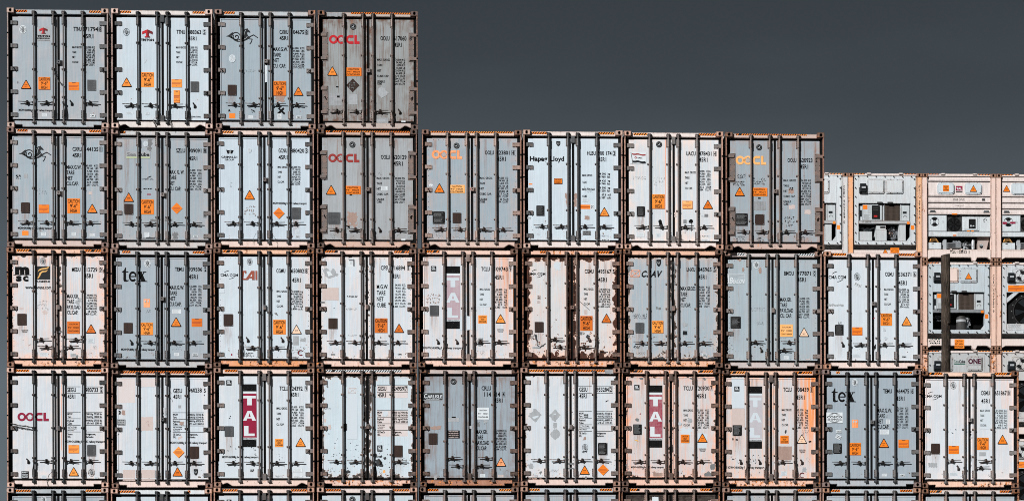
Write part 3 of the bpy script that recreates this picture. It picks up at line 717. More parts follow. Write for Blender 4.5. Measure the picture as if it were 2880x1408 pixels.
NAMES = dict(C='caution_sticker', T='warning_triangle', N='notice_sticker', D='notice_sticker', W='white_label', P='data_plate', O='seal_emblem', R='round_seal',
             LG='logo', PA='patch', SC='scribble', MISC='sticker')
def decal(kind, a, f, y, seed):
    "one decal spec -> (name, mesh builder, centre x, material-free)"
    b = MB(); X, Z = f.x, f.z; nm = 'sticker'; y -= .0008
    def bx(): return X(a[0]), Z(a[3]), X(a[2]), Z(a[1])
    if kind == 'C': x0, z0, x1, z1 = bx(); caution(b, x0, z0, x1, z1, y, *(a[4:])); nm = 'caution_sticker'
    elif kind == 'T': triangle(b, X(a[0]), Z(a[1]), a[2] * f.sx, y, *(a[3:])); x0 = x1 = X(a[0]); nm = 'warning_triangle'
    elif kind == 'N': x0, z0, x1, z1 = bx(); notice(b, x0, z0, x1, z1, y, *(a[4:])); nm = 'notice_sticker'
    elif kind == 'D': diamond(b, X(a[0]), Z(a[1]), a[2] * f.sx, y); x0 = x1 = X(a[0]); nm = 'notice_sticker'
    elif kind == 'P':
        x0, z0, x1, z1 = bx(); m = a[4] if len(a) > 4 else 'plate_brown'
        b.box(x0, x1, y - .004, y, z0, z1, m)
        for px, pz in ((x0, z0), (x1, z0), (x0, z1), (x1, z1)):
            b.disc(px + (.012 if px == x0 else -.012), pz + (.012 if pz == z0 else -.012), .006, y - .0048, 'label_grey', 6)
        if m in ('plate_grey', 'plate_black'): small_print(b, x0 + .02, z0 + .02, x1 - .02, z1 - .015, y - .0048, 'dark_grey' if m == 'plate_grey' else 'mid_grey', 9, seed)
        nm = 'data_plate'
    elif kind == 'W':
        x0, z0, x1, z1 = bx(); b.quad(x0, z0, x1, z1, y, a[4] if len(a) > 4 else 'label_white')
        small_print(b, x0 + .008, z0 + .006, x1 - .008, z1 - .006, y - E_, 'label_grey', a[5] if len(a) > 5 else 4, seed); nm = 'small_label'
    elif kind == 'WT':   # label with words
        x0, z0, x1, z1 = bx(); b.quad(x0, z0, x1, z1, y, a[4]); ls = a[5].split('|'); h = (z1 - z0) / len(ls)
        for i, l in enumerate(ls): put_text(b, l, x0 + .10 * (x1 - x0), x1 - .10 * (x1 - x0), z1 - h * (i + .78), h * .56, y - E_, a[6] if len(a) > 6 else 'ink', .03)
        nm = 'small_label'
    elif kind == 'O': oval_seal(b, X(a[0]), Z(a[1]), a[2] * f.k, y, *(a[3:])); x0 = x1 = X(a[0]); nm = 'seal_emblem'
    elif kind == 'R': bird_seal(b, X(a[0]), Z(a[1]), a[2] * f.k, y); x0 = x1 = X(a[0]); nm = 'seal_emblem'
    elif kind == 'SH': shield(b, X(a[0]), Z(a[1]), a[2] * f.sx, a[3] * f.k, y); x0 = x1 = X(a[0]); nm = 'seal_emblem'
    elif kind == 'PA': x0, z0, x1, z1 = bx(); ragged(b, x0, z0, x1, z1, y + .0004, a[4], a[5] if len(a) > 5 else .06, seed + 3); nm = 'patch'
    elif kind == 'PG':
        P = [(X(a[i]), Z(a[i + 1])) for i in range(1, len(a), 2)]
        if a[0] in ('dark_grey', 'mid_grey', 'brown_patch', 'label_grey') and len(a) > 7:
            r = random.Random(seed + len(a)); Q = []
            for i in range(len(P)):
                (xa, za), (xb, zb) = P[i], P[(i + 1) % len(P)]; l = math.hypot(xb - xa, zb - za); k = max(2, min(7, int(l / .025)))
                for j in range(k): q = min(l * .16, .016) * (1 if j else .3); Q.append((xa + (xb - xa) * j / k + r.uniform(-q, q), za + (zb - za) * j / k + r.uniform(-q, q)))
            P = Q
        b.poly(P, y + .0003, a[0]); x0 = x1 = X(a[1]); nm = 'patch'
    elif kind == 'SC': x0, z0, x1, z1 = bx(); scrib(b, x0, z0, x1, z1, y, *(a[4:])); nm = 'scribble'
    elif kind == 'XT': put_text(b, a[0], X(a[1]), X(a[2]), Z(a[4]), Z(a[3]) - Z(a[4]), y - 2 * E_, 'ink', .03); x0, x1 = X(a[1]), X(a[2]); nm = 'small_lettering'
    elif kind == 'XW': b.stroke([(X(a[0]), Z(a[1])), (X(a[2]), Z(a[3]))], .04, y, a[4]); x0 = x1 = X(a[0]); nm = 'patch'
    elif kind == 'WR':   # small label stuck on askew
        cx, cz, w, h = X(a[0]), Z(a[1]), a[2] * f.sx, a[3] * f.k; q = .45; P = lambda u, v: (cx + u * w * cos(q) + v * h * sin(q), cz - u * w * sin(q) + v * h * cos(q))
        b.poly([P(-.5, -.5), P(.5, -.5), P(.5, .5), P(-.5, .5)], y, 'label_white')
        for v in (-.22, .12): b.poly([P(-.42, v), P(.42, v), P(.42, v + .13), P(-.42, v + .13)], y - E_, 'dark_grey')
        x0 = x1 = cx; nm = 'small_label'
    elif kind == 'RC': b.ring(X(a[0]), Z(a[1]), a[2] * f.sx * .72, a[2] * f.sx, y, a[3], .7, 2 * pi - .9, 24); x0 = x1 = X(a[0]); nm = 'spray_mark'
    elif kind == 'DR':   # run-down rust stain
        x0, z0, x1, z1 = bx(); b.quad(x0, z0, x1, z1, y + .0005, 'drip'); nm = 'rust_run'
    elif kind == 'CB': x0, z0, x1, z1 = bx(); crossed_box(b, x0, z0, x1, z1, y, 'pink_patch', .008)
    elif kind == 'DOTS':
        x0, z0, x1, z1 = bx(); r = random.Random(seed)
        for i in range(a[4]):
            cx, cz, q = r.uniform(x0, x1), r.uniform(z0, z1), r.choice((.006, .009, .013)); b.poly([(cx + q * r.uniform(.6, 1.3) * cos(2 * pi * j / 7), cz + q * r.uniform(.6, 1.3) * sin(2 * pi * j / 7)) for j in range(7)], y, 'dark_grey')
        nm = 'chipped_spots'
    elif kind == 'SP':   # spray blot with drips
        cx, cz, r = X(a[0]), Z(a[1]), a[2] * f.sx; b.disc(cx, cz, r, y, 'ink', 14); b.disc(cx - r * .7, cz - r * .3, r * .6, y - E_, 'ink', 12)
        b.stroke([(cx, cz), (cx + r * .1, cz - a[3] * f.k)], r * .18, y - E_, 'ink'); b.stroke([(cx + r * .4, cz), (cx + r * .5, cz - a[3] * .7 * f.k)], r * .12, y - E_, 'ink'); x0 = x1 = cx; nm = 'spray_mark'
    elif kind == 'LG':
        w = a[0]; x0, z0, x1, z1 = X(a[1]), Z(a[4]), X(a[3]), Z(a[2]); W_, H_ = x1 - x0, z1 - z0; nm = 'logo'
        Xf = lambda q: x0 + q * W_; Zf = lambda q: z1 - q * H_
        if w == 'flower': flower_o(b, x0, x1, z0, z1, y, a[5], a[6] if len(a) > 6 else 'label_white', a[7] if len(a) > 7 else True)
        elif w == 'triton': triton(b, x0, x1, z0, z1, y)
        elif w == 'horse': horse(b, x0, x1, z0, z1, y)
        elif w == 'tex': tex_logo(b, x0, x1, z0, z1, y)
        elif w == 'tal': tal_logo(b, x0, x1, z0, z1, y, a[5])
        elif w == 'msc': msc_logo(b, x0, x1, z0, z1, y)
        elif w == 'cma': cma_logo(b, x0, x1, z0, z1, y)
        elif w == 'gl': b.quad(x0, z0, x1, z1, y, 'charcoal'); put_text(b, 'GL', Xf(.14), Xf(.86), Zf(.66), H_ * .5, y - E_, 'label_white', .03); b.quad(Xf(.08), Zf(.86), Xf(.92), Zf(.76), y - E_, 'mid_grey')
        elif w == 'cai':
            P = lambda *q: [(Xf(u), Zf(v)) for u, v in q]; m = 'brick_red'
            b.poly(P((.06, 0), (.30, 0), (.30, .30), (.22, .30), (.22, .14), (.15, .14), (.10, .84), (.28, .84), (.62, .0), (.82, .0), (.82, 1), (.66, 1), (.66, .80), (.48, .80), (.40, 1), (.0, 1), (.02, .2)), y, m)
            b.poly(P((.55, .64), (.66, .64), (.66, .34)), y - E_, 'label_white'); b.quad(Xf(.88), Zf(1), Xf(1), Zf(0), y, m)
        elif w == 'florens':
            b.quad(x0, Zf(.80), x1, z1, y, 'charcoal'); P = lambda *q: [(Xf(u), Zf(v)) for u, v in q]
            b.poly(P((.14, .36), (.22, .20), (.42, .12), (.66, .10), (.95, .02), (.86, .14), (.62, .20), (.40, .22), (.24, .28)), y - E_, 'gold')
            b.poly(P((.10, .74), (.20, .60), (.26, .42), (.42, .30), (.66, .27), (.85, .22), (.74, .34), (.52, .37), (.40, .42), (.32, .58), (.20, .74)), y - E_, 'gold')
            put_text(b, 'FLORENS', x0, x1, Zf(.99), H_ * .12, y, 'ink', .026)
        elif w == 'csav':
            crossed_box(b, x0, Zf(.92), Xf(.29), Zf(.02), y, 'salmon_ink', .018); [put_text(b, ch, Xf(p0), Xf(p1), Zf(.95), H_ * .88, y, 'ink', .035, .28) for ch, p0, p1 in (('C', .31, .455), ('S', .475, .60), ('A', .61, .775), ('V', .765, .92))]
        elif w == 'beacon':
            rect_outline(b, x0, z0, x1, z1, .008, y, 'label_white'); put_text(b, 'B', Xf(.13), Xf(.31), Zf(.95), H_ * .60, y, 'label_white', .03, .2); put_text(b, 'EACON', Xf(.32), Xf(.95), Zf(.95), H_ * .42, y, 'label_white', .03, .2)
            b.quad(Xf(.05), Zf(1), Xf(.12), Zf(.2), y, 'label_white'); b.disc(Xf(.085), Zf(.18), H_ * .10, y - E_, 'label_white', 8)
            for i in range(4): b.poly([(Xf(.14), Zf(.16 + .03 * i)), (Xf(.98), Zf(.02 + .10 * i)), (Xf(.98), Zf(.06 + .10 * i))], y, 'label_white')
        elif w == 'carlisle':
            b.quad(x0, z0, x1, z1, y, 'label_white'); b.quad(x0 + .008, z0 + .008, x1 - .008, z1 - .008, y - E_, 'dark_grey'); put_text(b, 'C', Xf(.05), Xf(.19), Zf(.68), H_ * .55, y - 2 * E_, 'label_white', .015, .15)
            put_text(b, 'ARLISLE', Xf(.21), Xf(.94), Zf(.68), H_ * .38, y - 2 * E_, 'label_white', .015, .15); put_text(b, 'LEASING INTERNATIONAL', Xf(.17), Xf(.83), Zf(.88), H_ * .09, y - 2 * E_, 'label_white', .02)
        elif w == 'seacube':
            b.quad(x0, z0, x1, z1, y, 'label_grey'); put_text(b, 'Sea', Xf(.03), Xf(.42), Zf(.66), H_ * .52, y - E_, 'mid_grey', .04); put_text(b, 'Cube', Xf(.45), Xf(.97), Zf(.66), H_ * .52, y - E_, 'charcoal', .04)
            b.quad(Xf(.01), Zf(.97), Xf(.99), Zf(.76), y - E_, 'green')
        elif w == 'seacube2':
            put_text(b, 'Sea', Xf(0), Xf(.42), Zf(.66), H_ * .6, y - E_, 'teal', .0); put_text(b, 'Cube', Xf(.44), Xf(1), Zf(.66), H_ * .6, y - E_, 'charcoal', .03); b.quad(Xf(0), Zf(1), Xf(1), Zf(.78), y - E_, 'teal')
        elif w == 'grimaldi':
            P = lambda *q: [(Xf(u), Zf(v)) for u, v in q]
            b.poly(P((.30, .0), (.45, .05), (.60, .02), (.78, .06), (.68, .36), (.52, .32), (.40, .38)), y, 'ink'); put_text(b, 'G', Xf(.46), Xf(.60), Zf(.28), H_ * .18, y - E_, 'label_white', .01, .3)
            put_text(b, 'GRIMALDI', x0, x1, Zf(.76), H_ * .19, y, 'ink', .01); put_text(b, 'GROUP', Xf(.22), Xf(.80), Zf(.99), H_ * .16, y, 'ink', .01)
        elif w == 'hl': put_text(b, 'Hapag', x0, Xf(.515), Zf(.78), H_ * .70, y, 'ink', .035); put_text(b, 'Lloyd', Xf(.60), x1, Zf(.78), H_ * .70, y, 'ink', .026)
        elif w == 'uasc':
            b.quad(x0, z0, x1, z1, y, 'label_white'); P = lambda u, v: (Xf(u), Zf(v))
            def wave(v0, v1, m):
                n = 8; b.poly([P(.10 + .85 * i / n, v0 + .10 * i / n + .03 * sin(i * 1.3)) for i in range(n + 1)] + [P(.12 + .87 * i / n, v1 + .10 * i / n + .03 * sin(i * 1.3)) for i in range(n, -1, -1)], y - E_, m)
            wave(.10, .22, 'rust_red'); wave(.70, .88, 'charcoal')
            b.stroke([P(.04, .03), P(.16, .97)], W_ * .045, y - 2 * E_, 'mid_grey'); b.ring(Xf(.34), Zf(.48), H_ * .05, H_ * .10, y - 2 * E_, 'rust_red'); put_text(b, 'UASC', Xf(.46), Xf(.76), Zf(.56), H_ * .12, y - 2 * E_, 'ink', .04)
        elif w == 'cosco':
            b.quad(x0, z0, x1, z1, y, 'label_white')
            for o in (-.16, 0, .16):
                b.ring(Xf(.5 + o * .5), Zf(.5), H_ * .43, H_ * .46, y - E_, 'charcoal', radians(25), radians(155), 24); b.ring(Xf(.5 + o * .5), Zf(.5), H_ * .43, H_ * .46, y - E_, 'charcoal', radians(205), radians(335), 24)
            b.quad(x0 + .01, Zf(.76), x1 - .01, Zf(.30), y - 2 * E_, 'label_white'); put_text(b, 'COSCO', Xf(.04), Xf(.96), Zf(.54), H_ * .20, y - 3 * E_, 'ink', .04); put_text(b, 'SHIPPING', Xf(.07), Xf(.93), Zf(.74), H_ * .12, y - 3 * E_, 'ink', .03)
        elif w == 'one': put_text(b, 'ONE', x0, x1, Zf(.78), H_ * .75, y, 'maroon', .05); put_text(b, 'OCEAN NETWORK EXPRESS', x0, x1, Zf(1), H_ * .10, y, 'ink', .01)
        elif w == 'talbox': b.quad(x0, Zf(.74), x1, z1, y, 'crimson'); put_text(b, 'TAL', Xf(.08), Xf(.92), Zf(.55), H_ * .33, y - E_, 'label_white', .04); b.quad(x0, Zf(.80), x1, Zf(.74), y, 'label_white'); b.quad(x0, z0, x1, Zf(.84), y, 'ink')
    return nm, b, (x0 + x1) / 2
# ---------------------------------------------------------------- what each container end shows (measured from the photo)
G_ = (.385, .45, .50); G2 = (.30, .37, .42); WH = (.72, .79, .84); WP = (.78, .76, .77); BR = (.30, .31, .315)
SAL = (.86, .58, .48); SALG = (.55, .42, .38); BRN = (.15, .085, .062); PINKY = (.88, .66, .57)
H_GR = (.20, .215, .23); H_DK = (.11, .125, .135); H_PK = (.62, .50, .46); H_PG = (.36, .34, .34); H_BR = (.26, .19, .17); H_LT = (.42, .44, .45)
def cd(pre, p0, p1, num, n0, n1, chk, c0, c1, v0, v1, t0=None, t1=None, u0=None, u1=None, box=True):
    "owner code, serial, check digit (boxed) and size type"
    o = [(pre, p0, p1, v0, v1), (num, n0, n1, v0, v1), (chk, c0, c1, v0, v1)]
    if box: o.append(('#box', c0 - 6, c1 + 6, v0 - 4, v1 + 5))
    if t0 is not None: o.append(('45R1', t0, t1, u0, u1))
    return o
def bl(s, x0, x1, v0, h, p, al='L'): return ('#b', s.split('|'), x0, x1, v0, h, p, al)
L1 = 'MAX GROSS||TARE||NET||CU.CAP.'
def rail(x0, x1, v0, v1): return ('MGW=34,000kg for UIC railway transport', x0, x1, v0, v1)
SPEC = []
def K(c, r, fx, label, tone, T=(), D=(), **kw): SPEC.append(dict(c=c, r=r, F=fx, label=label, tone=tone, T=T, D=D, **kw))

# ---- top row
K(0, 0, (52, 1042, 65), 'grey container with red roof-shaped emblem on pale square, end of the top row', G_,
  cd('TTNU', 695, 775, '371794', 783, 937, '8', 948, 968, 236, 276, 785, 890, 303, 343) + [bl(L1, 684, 775, 420, 20, 23.7), bl('35.000 KG|77.160 LBS|4.660 KG|10.270 LBS|30.340 KG|66.890 LBS|67.5 CU.M.|2.384 CU.FT.', 792, 905, 420, 20, 23.9, 'R'), rail(160, 490, 1025, 1046)],
  [('O', 204, 265, 80, 0), ('PA', 343, 235, 478, 376, 'label_grey', .0), ('LG', 'triton', 364, 245, 443, 304), ('XT', 'TRITON', 343, 466, 318, 336), ('XT', 'INTERNATIONAL', 343, 466, 342, 354), ('XT', 'www.tritoninternational.com', 343, 466, 362, 368),
   ('T', 233, 745, 100), ('C', 353, 718, 467, 838), ('N', 647, 764, 750, 842), ('P', 830, 741, 915, 843, 'plate_grey'), ('W', 386, 1067, 435, 1096), ('WT', 856, 1073, 906, 1099, 'label_white', 'CIMC'), ('SC', 143, 755, 170, 785, 'ink', 3, 2)],
  hs='LLDR', hy=965, g=(400, 642, 907), hz=((133, 248), (852, 972)), fr=(.50, .52, .54), fa=.25, ft=(.40, .47, .52), hw=H_GR, rod=H_PG, lk='box', lky=577, streak=.22, cast=(.55, .40, .34), hook=2)
K(1, 0, (35, 1022, 88), 'white container in the top row with red roof-shaped emblem', WH,
  cd('TTNU', 667, 750, '888363', 778, 908, '5', 930, 950, 280, 318, 783, 862, 342, 378) + [bl(L1, 664, 757, 438, 19, 23.5), bl('35.000 KG|77.160 LB|4.470 KG|9.850 LB|30.530 KG|67.310 LB|67.5 CU.M.|2.384 CU.FT.', 763, 872, 438, 19, 23.6, 'R')],
  [('O', 180, 305, 72, 1), ('LG', 'triton', 333, 278, 435, 356), ('XT', 'TRITON', 319, 446, 367, 389), ('T', 180, 740, 100), ('C', 323, 688, 446, 830), ('N', 617, 753, 719, 830), ('N', 638, 858, 698, 977), ('P', 803, 773, 884, 872, 'plate_grey'),
   ('W', 173, 1065, 243, 1090, 'patch_white'), ('W', 362, 1068, 400, 1094, 'patch_white'), ('XT', 'STAR COOL', 812, 903, 1103, 1115), ('SC', 345, 540, 385, 612, 'pink_scribble', 5, 1)],
  hs='LLRD', hy=1003, g=(405, 850), hz=((122, 228), (826, 944)), fr=(.80, .72, .70), ft=(.80, .76, .74), hw=H_DK, rod=H_DK, lk='pad', streak=.10, sill='T', cast=(.85, .62, .55), fa=.3, hook=3, tape=(3, 945))
K(2, 0, (35, 1018, 80), 'grey top-row container with dark winged horse emblem and black taped X', (.37, .45, .51),
  cd('CXRU', 665, 750, '104675', 783, 905, '8', 918, 940, 264, 302, 665, 748, 322, 360) + [bl('MAX.G.W.|TARE|NET|CU. CAP.', 602, 744, 430, 36, 53), bl('34.000  KGS|74.960  LBS|4.640  KGS|10.230  LBS|29.360  KGS|64.730  LBS|67.9 CU.M.|2.397 CU.FT.', 780, 908, 428, 19, 26.2, 'R')],
  [('LG', 'horse', 140, 250, 455, 405), ('O', 203, 542, 76, 2), ('P', 158, 793, 243, 894), ('C', 606, 753, 728, 893, 1), ('PA', 633, 880, 710, 955, 'brown_patch', .25), ('T', 848, 805, 98), ('PA', 522, 600, 540, 765, 'label_white', .1),
   ('PG', 'ink', 645, 1015, 660, 1008, 720, 1060, 708, 1076), ('PG', 'ink', 640, 1060, 652, 1078, 712, 1020, 700, 1004), ('PA', 172, 1065, 230, 1112, 'orange', .02), ('SC', 163, 1028, 183, 1048, 'ink', 3, 3, .012), ('SC', 388, 1025, 425, 1055, 'ink', 8, 4, .01),
   ('W', 360, 1083, 405, 1115), ('W', 643, 1065, 683, 1115), ('WT', 826, 1085, 874, 1112, 'label_white', 'CIMC'), ('SC', 325, 640, 430, 670, 'faint', 11, 3)],
  hs='LLRR', hy=980, g=(418, 656, 918), hz=((125, 230),), fr=(.42, .36, .34), ft=(.48, .54, .58), fa=.5, hw=H_PG, rod=H_PG, lk='box', lky=567, leaf='trim', streak=.2, stain=SALG, spots=.03, cast=(.30, .19, .16), hook=2)
K(3, 0, (40, 1008, 98), 'brown-streaked grey top-row container with bright red ring letters', (.35, .37, .375),
  cd('OOLU', 645, 732, '617060', 773, 896, '8', 926, 948, 332, 373, 778, 852, 394, 434) + [bl('MAX. GROSS|TARE|NET|CUBIC CAP.|USABLE', 612, 735, 548, 20, 52), ('CUBE', 612, 656, 777, 797), bl('34.000 KG|74.960 LB|4.700 KG|10.360 LB|29.300 KG|64.600 LB|67.5 CU.M|2.384 CU.FT|64.9 CU.M|2.292 CU.FT', 770, 882, 548, 19, 25.8, 'R')],
  [('LG', 'flower', 150, 326, 443, 410, 'red', 'label_grey'), ('R', 381, 244, 60), ('T', 180, 626, 98), ('C', 315, 636, 461, 716, 2), ('PG', 'plate_brown', 312, 805, 378, 740, 442, 805, 374, 873), ('SC', 340, 770, 410, 840, 'label_grey', 3, 5, .008), ('PA', 150, 884, 266, 1000, 'plate_silver', .02), ('PA', 224, 905, 250, 924, 'ink', .02), ('PA', 336, 890, 421, 990, 'label_grey', .02),
   ('PG', 'label_grey', 622, 840, 660, 815, 730, 880, 655, 925, 618, 888), ('W', 600, 1112, 719, 1165, 'plate_silver', 1), ('PA', 215, 814, 242, 828, 'ink', .1), ('W', 846, 1140, 885, 1155)],
  hs='LLRD', hy=1055, g=(517, 950), hz=((360, 940, 116, 130),), fr=(.46, .36, .33), ft=(.46, .42, .40), fa=.62, hw=(.34, .30, .29), rod=(.52, .42, .39), lk='box', lky=668, hinge='long', streak=1.0, stain=BRN, spots=.02, sill='T', cast=(.12, .08, .07), topw=(130, 278))
# ---- second row
K(0, 1, (60, 1070, 30), 'grey container with dark winged horse emblem and railway lettering near the bottom', (.38, .46, .52),
  cd('CXRU', 708, 801, '144135', 833, 965, '1', 982, 1000, 214, 252, 708, 794, 275, 315) + [bl('MAX.G.W.|TARE|NET|CU.CAP.', 648, 796, 392, 37, 54), bl('35.000   KGS|77.160   LBS|4.720   KGS|10.410   LBS|30.280   KGS|66.750   LBS|67.9  CU.M.|2.397  CU.FT.', 834, 965, 387, 18, 27, 'R'), rail(163, 503, 1001, 1023)],
  [('LG', 'horse', 173, 203, 498, 360), ('SC', 145, 490, 195, 530, 'ink', 21, 3, .014), ('W', 225, 478, 260, 524, 'label_grey'), ('P', 194, 761, 281, 863), ('N', 370, 782, 475, 864), ('C', 655, 720, 781, 865), ('T', 903, 770, 102), ('PA', 205, 1040, 268, 1086, 'orange', .02), ('W', 393, 1053, 445, 1089), ('W', 697, 1052, 741, 1088), ('W', 877, 1063, 926, 1089), ('SC', 365, 610, 450, 680, 'faint', 6, 4), ('PA', 868, 652, 900, 680, 'pink_patch')],
  hs='LLRR', hy=957, g=(373, 618, 890), hz=((163, 265), (878, 1003)), fr=(.40, .33, .31), ft=(.62, .50, .46), fa=.5, hw=H_PG, rod=H_PG, lk='box', lky=668, leaf='trim', streak=.2, spots=.02, cast=(.22, .13, .11), hook=2)
K(1, 1, (38, 1040, 45), 'grey container with white name strip, rust runs and small orange diamond', (.38, .45, .50),
  cd('SZLU', 678, 767, '909091', 800, 928, '8', 952, 975, 225, 264, 805, 887, 302, 340) + [bl('MAX. G. W.|TARE|NET|CU. CAP.', 610, 757, 437, 37, 54.5), bl('34.000   KGS|74.960   LBS|4.780   KGS|10.540   LBS|29.220   KGS|64.420   LBS|67.4  CU.M.|2.382  CU.FT.', 798, 930, 428, 18, 27, 'R')],
  [('LG', 'seacube', 183, 258, 421, 325), ('T', 207, 660, 103), ('P', 163, 772, 250, 876), ('C', 329, 727, 455, 873), ('D', 683, 813, 57), ('PA', 392, 128, 442, 250, 'mid_grey', .3), ('PA', 388, 672, 427, 683, 'crimson', .02), ('PG', 'ink', 392, 510, 430, 495, 432, 503, 394, 518), ('SC', 335, 525, 448, 532, 'ink', 4, 3, .008), ('SC', 345, 618, 438, 626, 'ink', 5, 3, .008), ('W', 362, 1050, 410, 1098), ('PA', 645, 1047, 690, 1122, 'mid_grey', .3), ('WT', 844, 1077, 892, 1101, 'label_white', 'CIMC'), ('O', 378, 182, 56, 2),
   ('PG', 'dark_grey', 320, 1118, 322, 1105, 350, 1112, 400, 1098, 440, 1103, 468, 1095, 466, 1122), ('PG', 'dark_grey', 85, 1125, 88, 1112, 130, 1120, 190, 1122, 186, 1128), ('PA', 420, 920, 480, 945, 'mid_grey', .2), ('PA', 556, 915, 636, 940, 'mid_grey', .2), ('DR', 160, 130, 222, 1000), ('DR', 262, 250, 275, 900), ('DR', 150, 700, 170, 1100), ('PA', 946, 880, 977, 905, 'mid_grey', .1)],
  hs='LLRR', hy=968, g=(385, 628, 902), hz=((125, 180),), fr=(.50, .42, .40), ft=(.55, .58, .60), fa=.55, hw=H_PG, rod=H_PG, lk='box', lky=683, leaf='trim', streak=.4, stain=SALG, spots=.05, cast=(.35, .24, .21), hook=2)
K(2, 1, (30, 1030, 38), 'white container with small black flag emblem above serif words', (.72, .79, .85),
  cd('GCNU', 673, 758, '880420', 795, 928, '3', 942, 962, 222, 262, 673, 760, 287, 328) + [bl(L1, 664, 759, 395, 19, 24.2), bl('35.000 KG|77.160 LB|4.580 KG|10.100 LB|30.420 KG|67.060 LB|67.5 CU.M.|2.384 CU.FT.', 782, 890, 394, 19, 24.2, 'R'), rail(615, 951, 749, 770)],
  [('LG', 'grimaldi', 105, 238, 262, 345), ('O', 385, 241, 46, 2), ('T', 385, 632, 104), ('D', 675, 858, 57), ('P', 804, 801, 893, 917, 'plate_grey'), ('SC', 325, 775, 450, 890, 'brown_patch', 4, 4, .006), ('SC', 180, 550, 215, 605, 'faint', 7, 3), ('W', 838, 1020, 880, 1065, 'patch_white'), ('WT', 836, 1075, 880, 1098, 'label_white', 'CIMC')],
  hs='LLRR', hy=960, g=(380, 622, 896), hz=((118, 228), (838, 963)), fr=(.66, .48, .42), ft=(.82, .66, .60), fa=.55, hw=H_GR, rod=(.24, .255, .27), lk='box', lky=533, leaf='trim', streak=.06, cast=(.30, .17, .13), hook=2)
K(3, 1, (40, 1025, 45), 'stained grey container with dull red ring letters and small white label', (.42, .45, .475),
  cd('OOLU', 667, 754, '620129', 785, 918, '4', 948, 966, 290, 331, 790, 880, 354, 395, ) [:3] + [('45R1', 790, 880, 354, 395), bl('MAX. GROSS|TARE|NET|CUBIC CAP.|USABLE', 624, 749, 509, 20, 52), ('CUBE', 624, 672, 742, 761), bl('34.000 KG|74.960 LB|4.700 KG|10.360 LB|29.300 KG|64.600 LB|67.5 CU.M|2.384 CU.FT|64.9 CU.M|2.292 CU.FT', 783, 900, 509, 19, 26, 'R')],
  [('LG', 'flower', 150, 282, 455, 366, 'rust_red', 'label_grey'), ('R', 387, 192, 60), ('T', 178, 590, 103), ('C', 315, 597, 467, 678, 2), ('P', 145, 856, 266, 976, 'plate_grey'), ('PA', 338, 855, 433, 958, 'brown_patch', .12), ('PA', 338, 958, 433, 1000, 'brown_patch', .6), ('W', 669, 598, 732, 640, 'label_white', 4), ('PA', 358, 680, 384, 692, 'ink', .05), ('SC', 150, 1065, 225, 1115, 'label_grey', 4, 4), ('SC', 925, 1075, 972, 1110, 'label_white', 5, 3), ('W', 866, 1112, 905, 1130, 'label_white', 2), ('SC', 640, 455, 685, 490, 'scribble', 6, 2), ('SC', 100, 525, 122, 550, 'mid_grey', 3, 1, .01)],
  hs='LLDR', hy=1028, g=(476, 922), hz=((122, 958, 61, 76),), fr=(.34, .25, .22), ft=(.58, .40, .33), fa=.7, hw=(.33, .29, .28), rod=(.55, .46, .43), lk='box', lky=632, hinge='long', streak=.45, stain=(.24, .165, .135), sill='T', cast=(.09, .06, .05))
K(4, 1, (50, 1045, 55), 'grey container with orange ring letters and pink lock rods', (.37, .45, .51),
  cd('OOLU', 680, 767, '623801', 795, 924, '4', 950, 970, 252, 291, 800, 886, 312, 354) + [bl('MAX. GROSS|TARE|NET|CUBIC CAP.|USABLE', 627, 752, 512, 20, 52), ('CUBE', 627, 678, 745, 765), bl('34.000  KG|74.960  LB|4.610  KG|10.160  LB|29.390  KG|64.800  LB|67.7  CU.M|2.391  CU.FT|65  CU.M|2.294  CU.FT', 793, 910, 511, 19, 26, 'R')],
  [('LG', 'flower', 150, 252, 453, 338, 'faded_orange', 'label_grey'), ('R', 397, 207, 58), ('T', 225, 578, 102), ('C', 328, 592, 477, 672, 2, 'pale_orange'), ('P', 157, 853, 278, 974, 'plate_black'), ('P', 355, 866, 441, 966), ('PA', 124, 583, 162, 604, 'label_white', .3), ('SC', 180, 1065, 270, 1120, 'label_grey', 6, 4), ('PA', 530, 622, 548, 640, 'red', .02), ('W', 376, 1080, 416, 1105, 'label_grey'), ('W', 885, 1115, 925, 1130, 'label_grey', 2)],
  hs='LLRR', hy=1027, g=(482, 927), hz=((140, 955, 69, 84),), fr=(.55, .36, .28), ft=(.66, .52, .46), fa=.62, hw=(.66, .49, .43), rod=(.80, .68, .63), lk='box', lky=636, leaf='rivet', streak=.42, stain=(.62, .42, .35), sill='T', cast=(.20, .10, .07), hook=2, orient='LLRR')
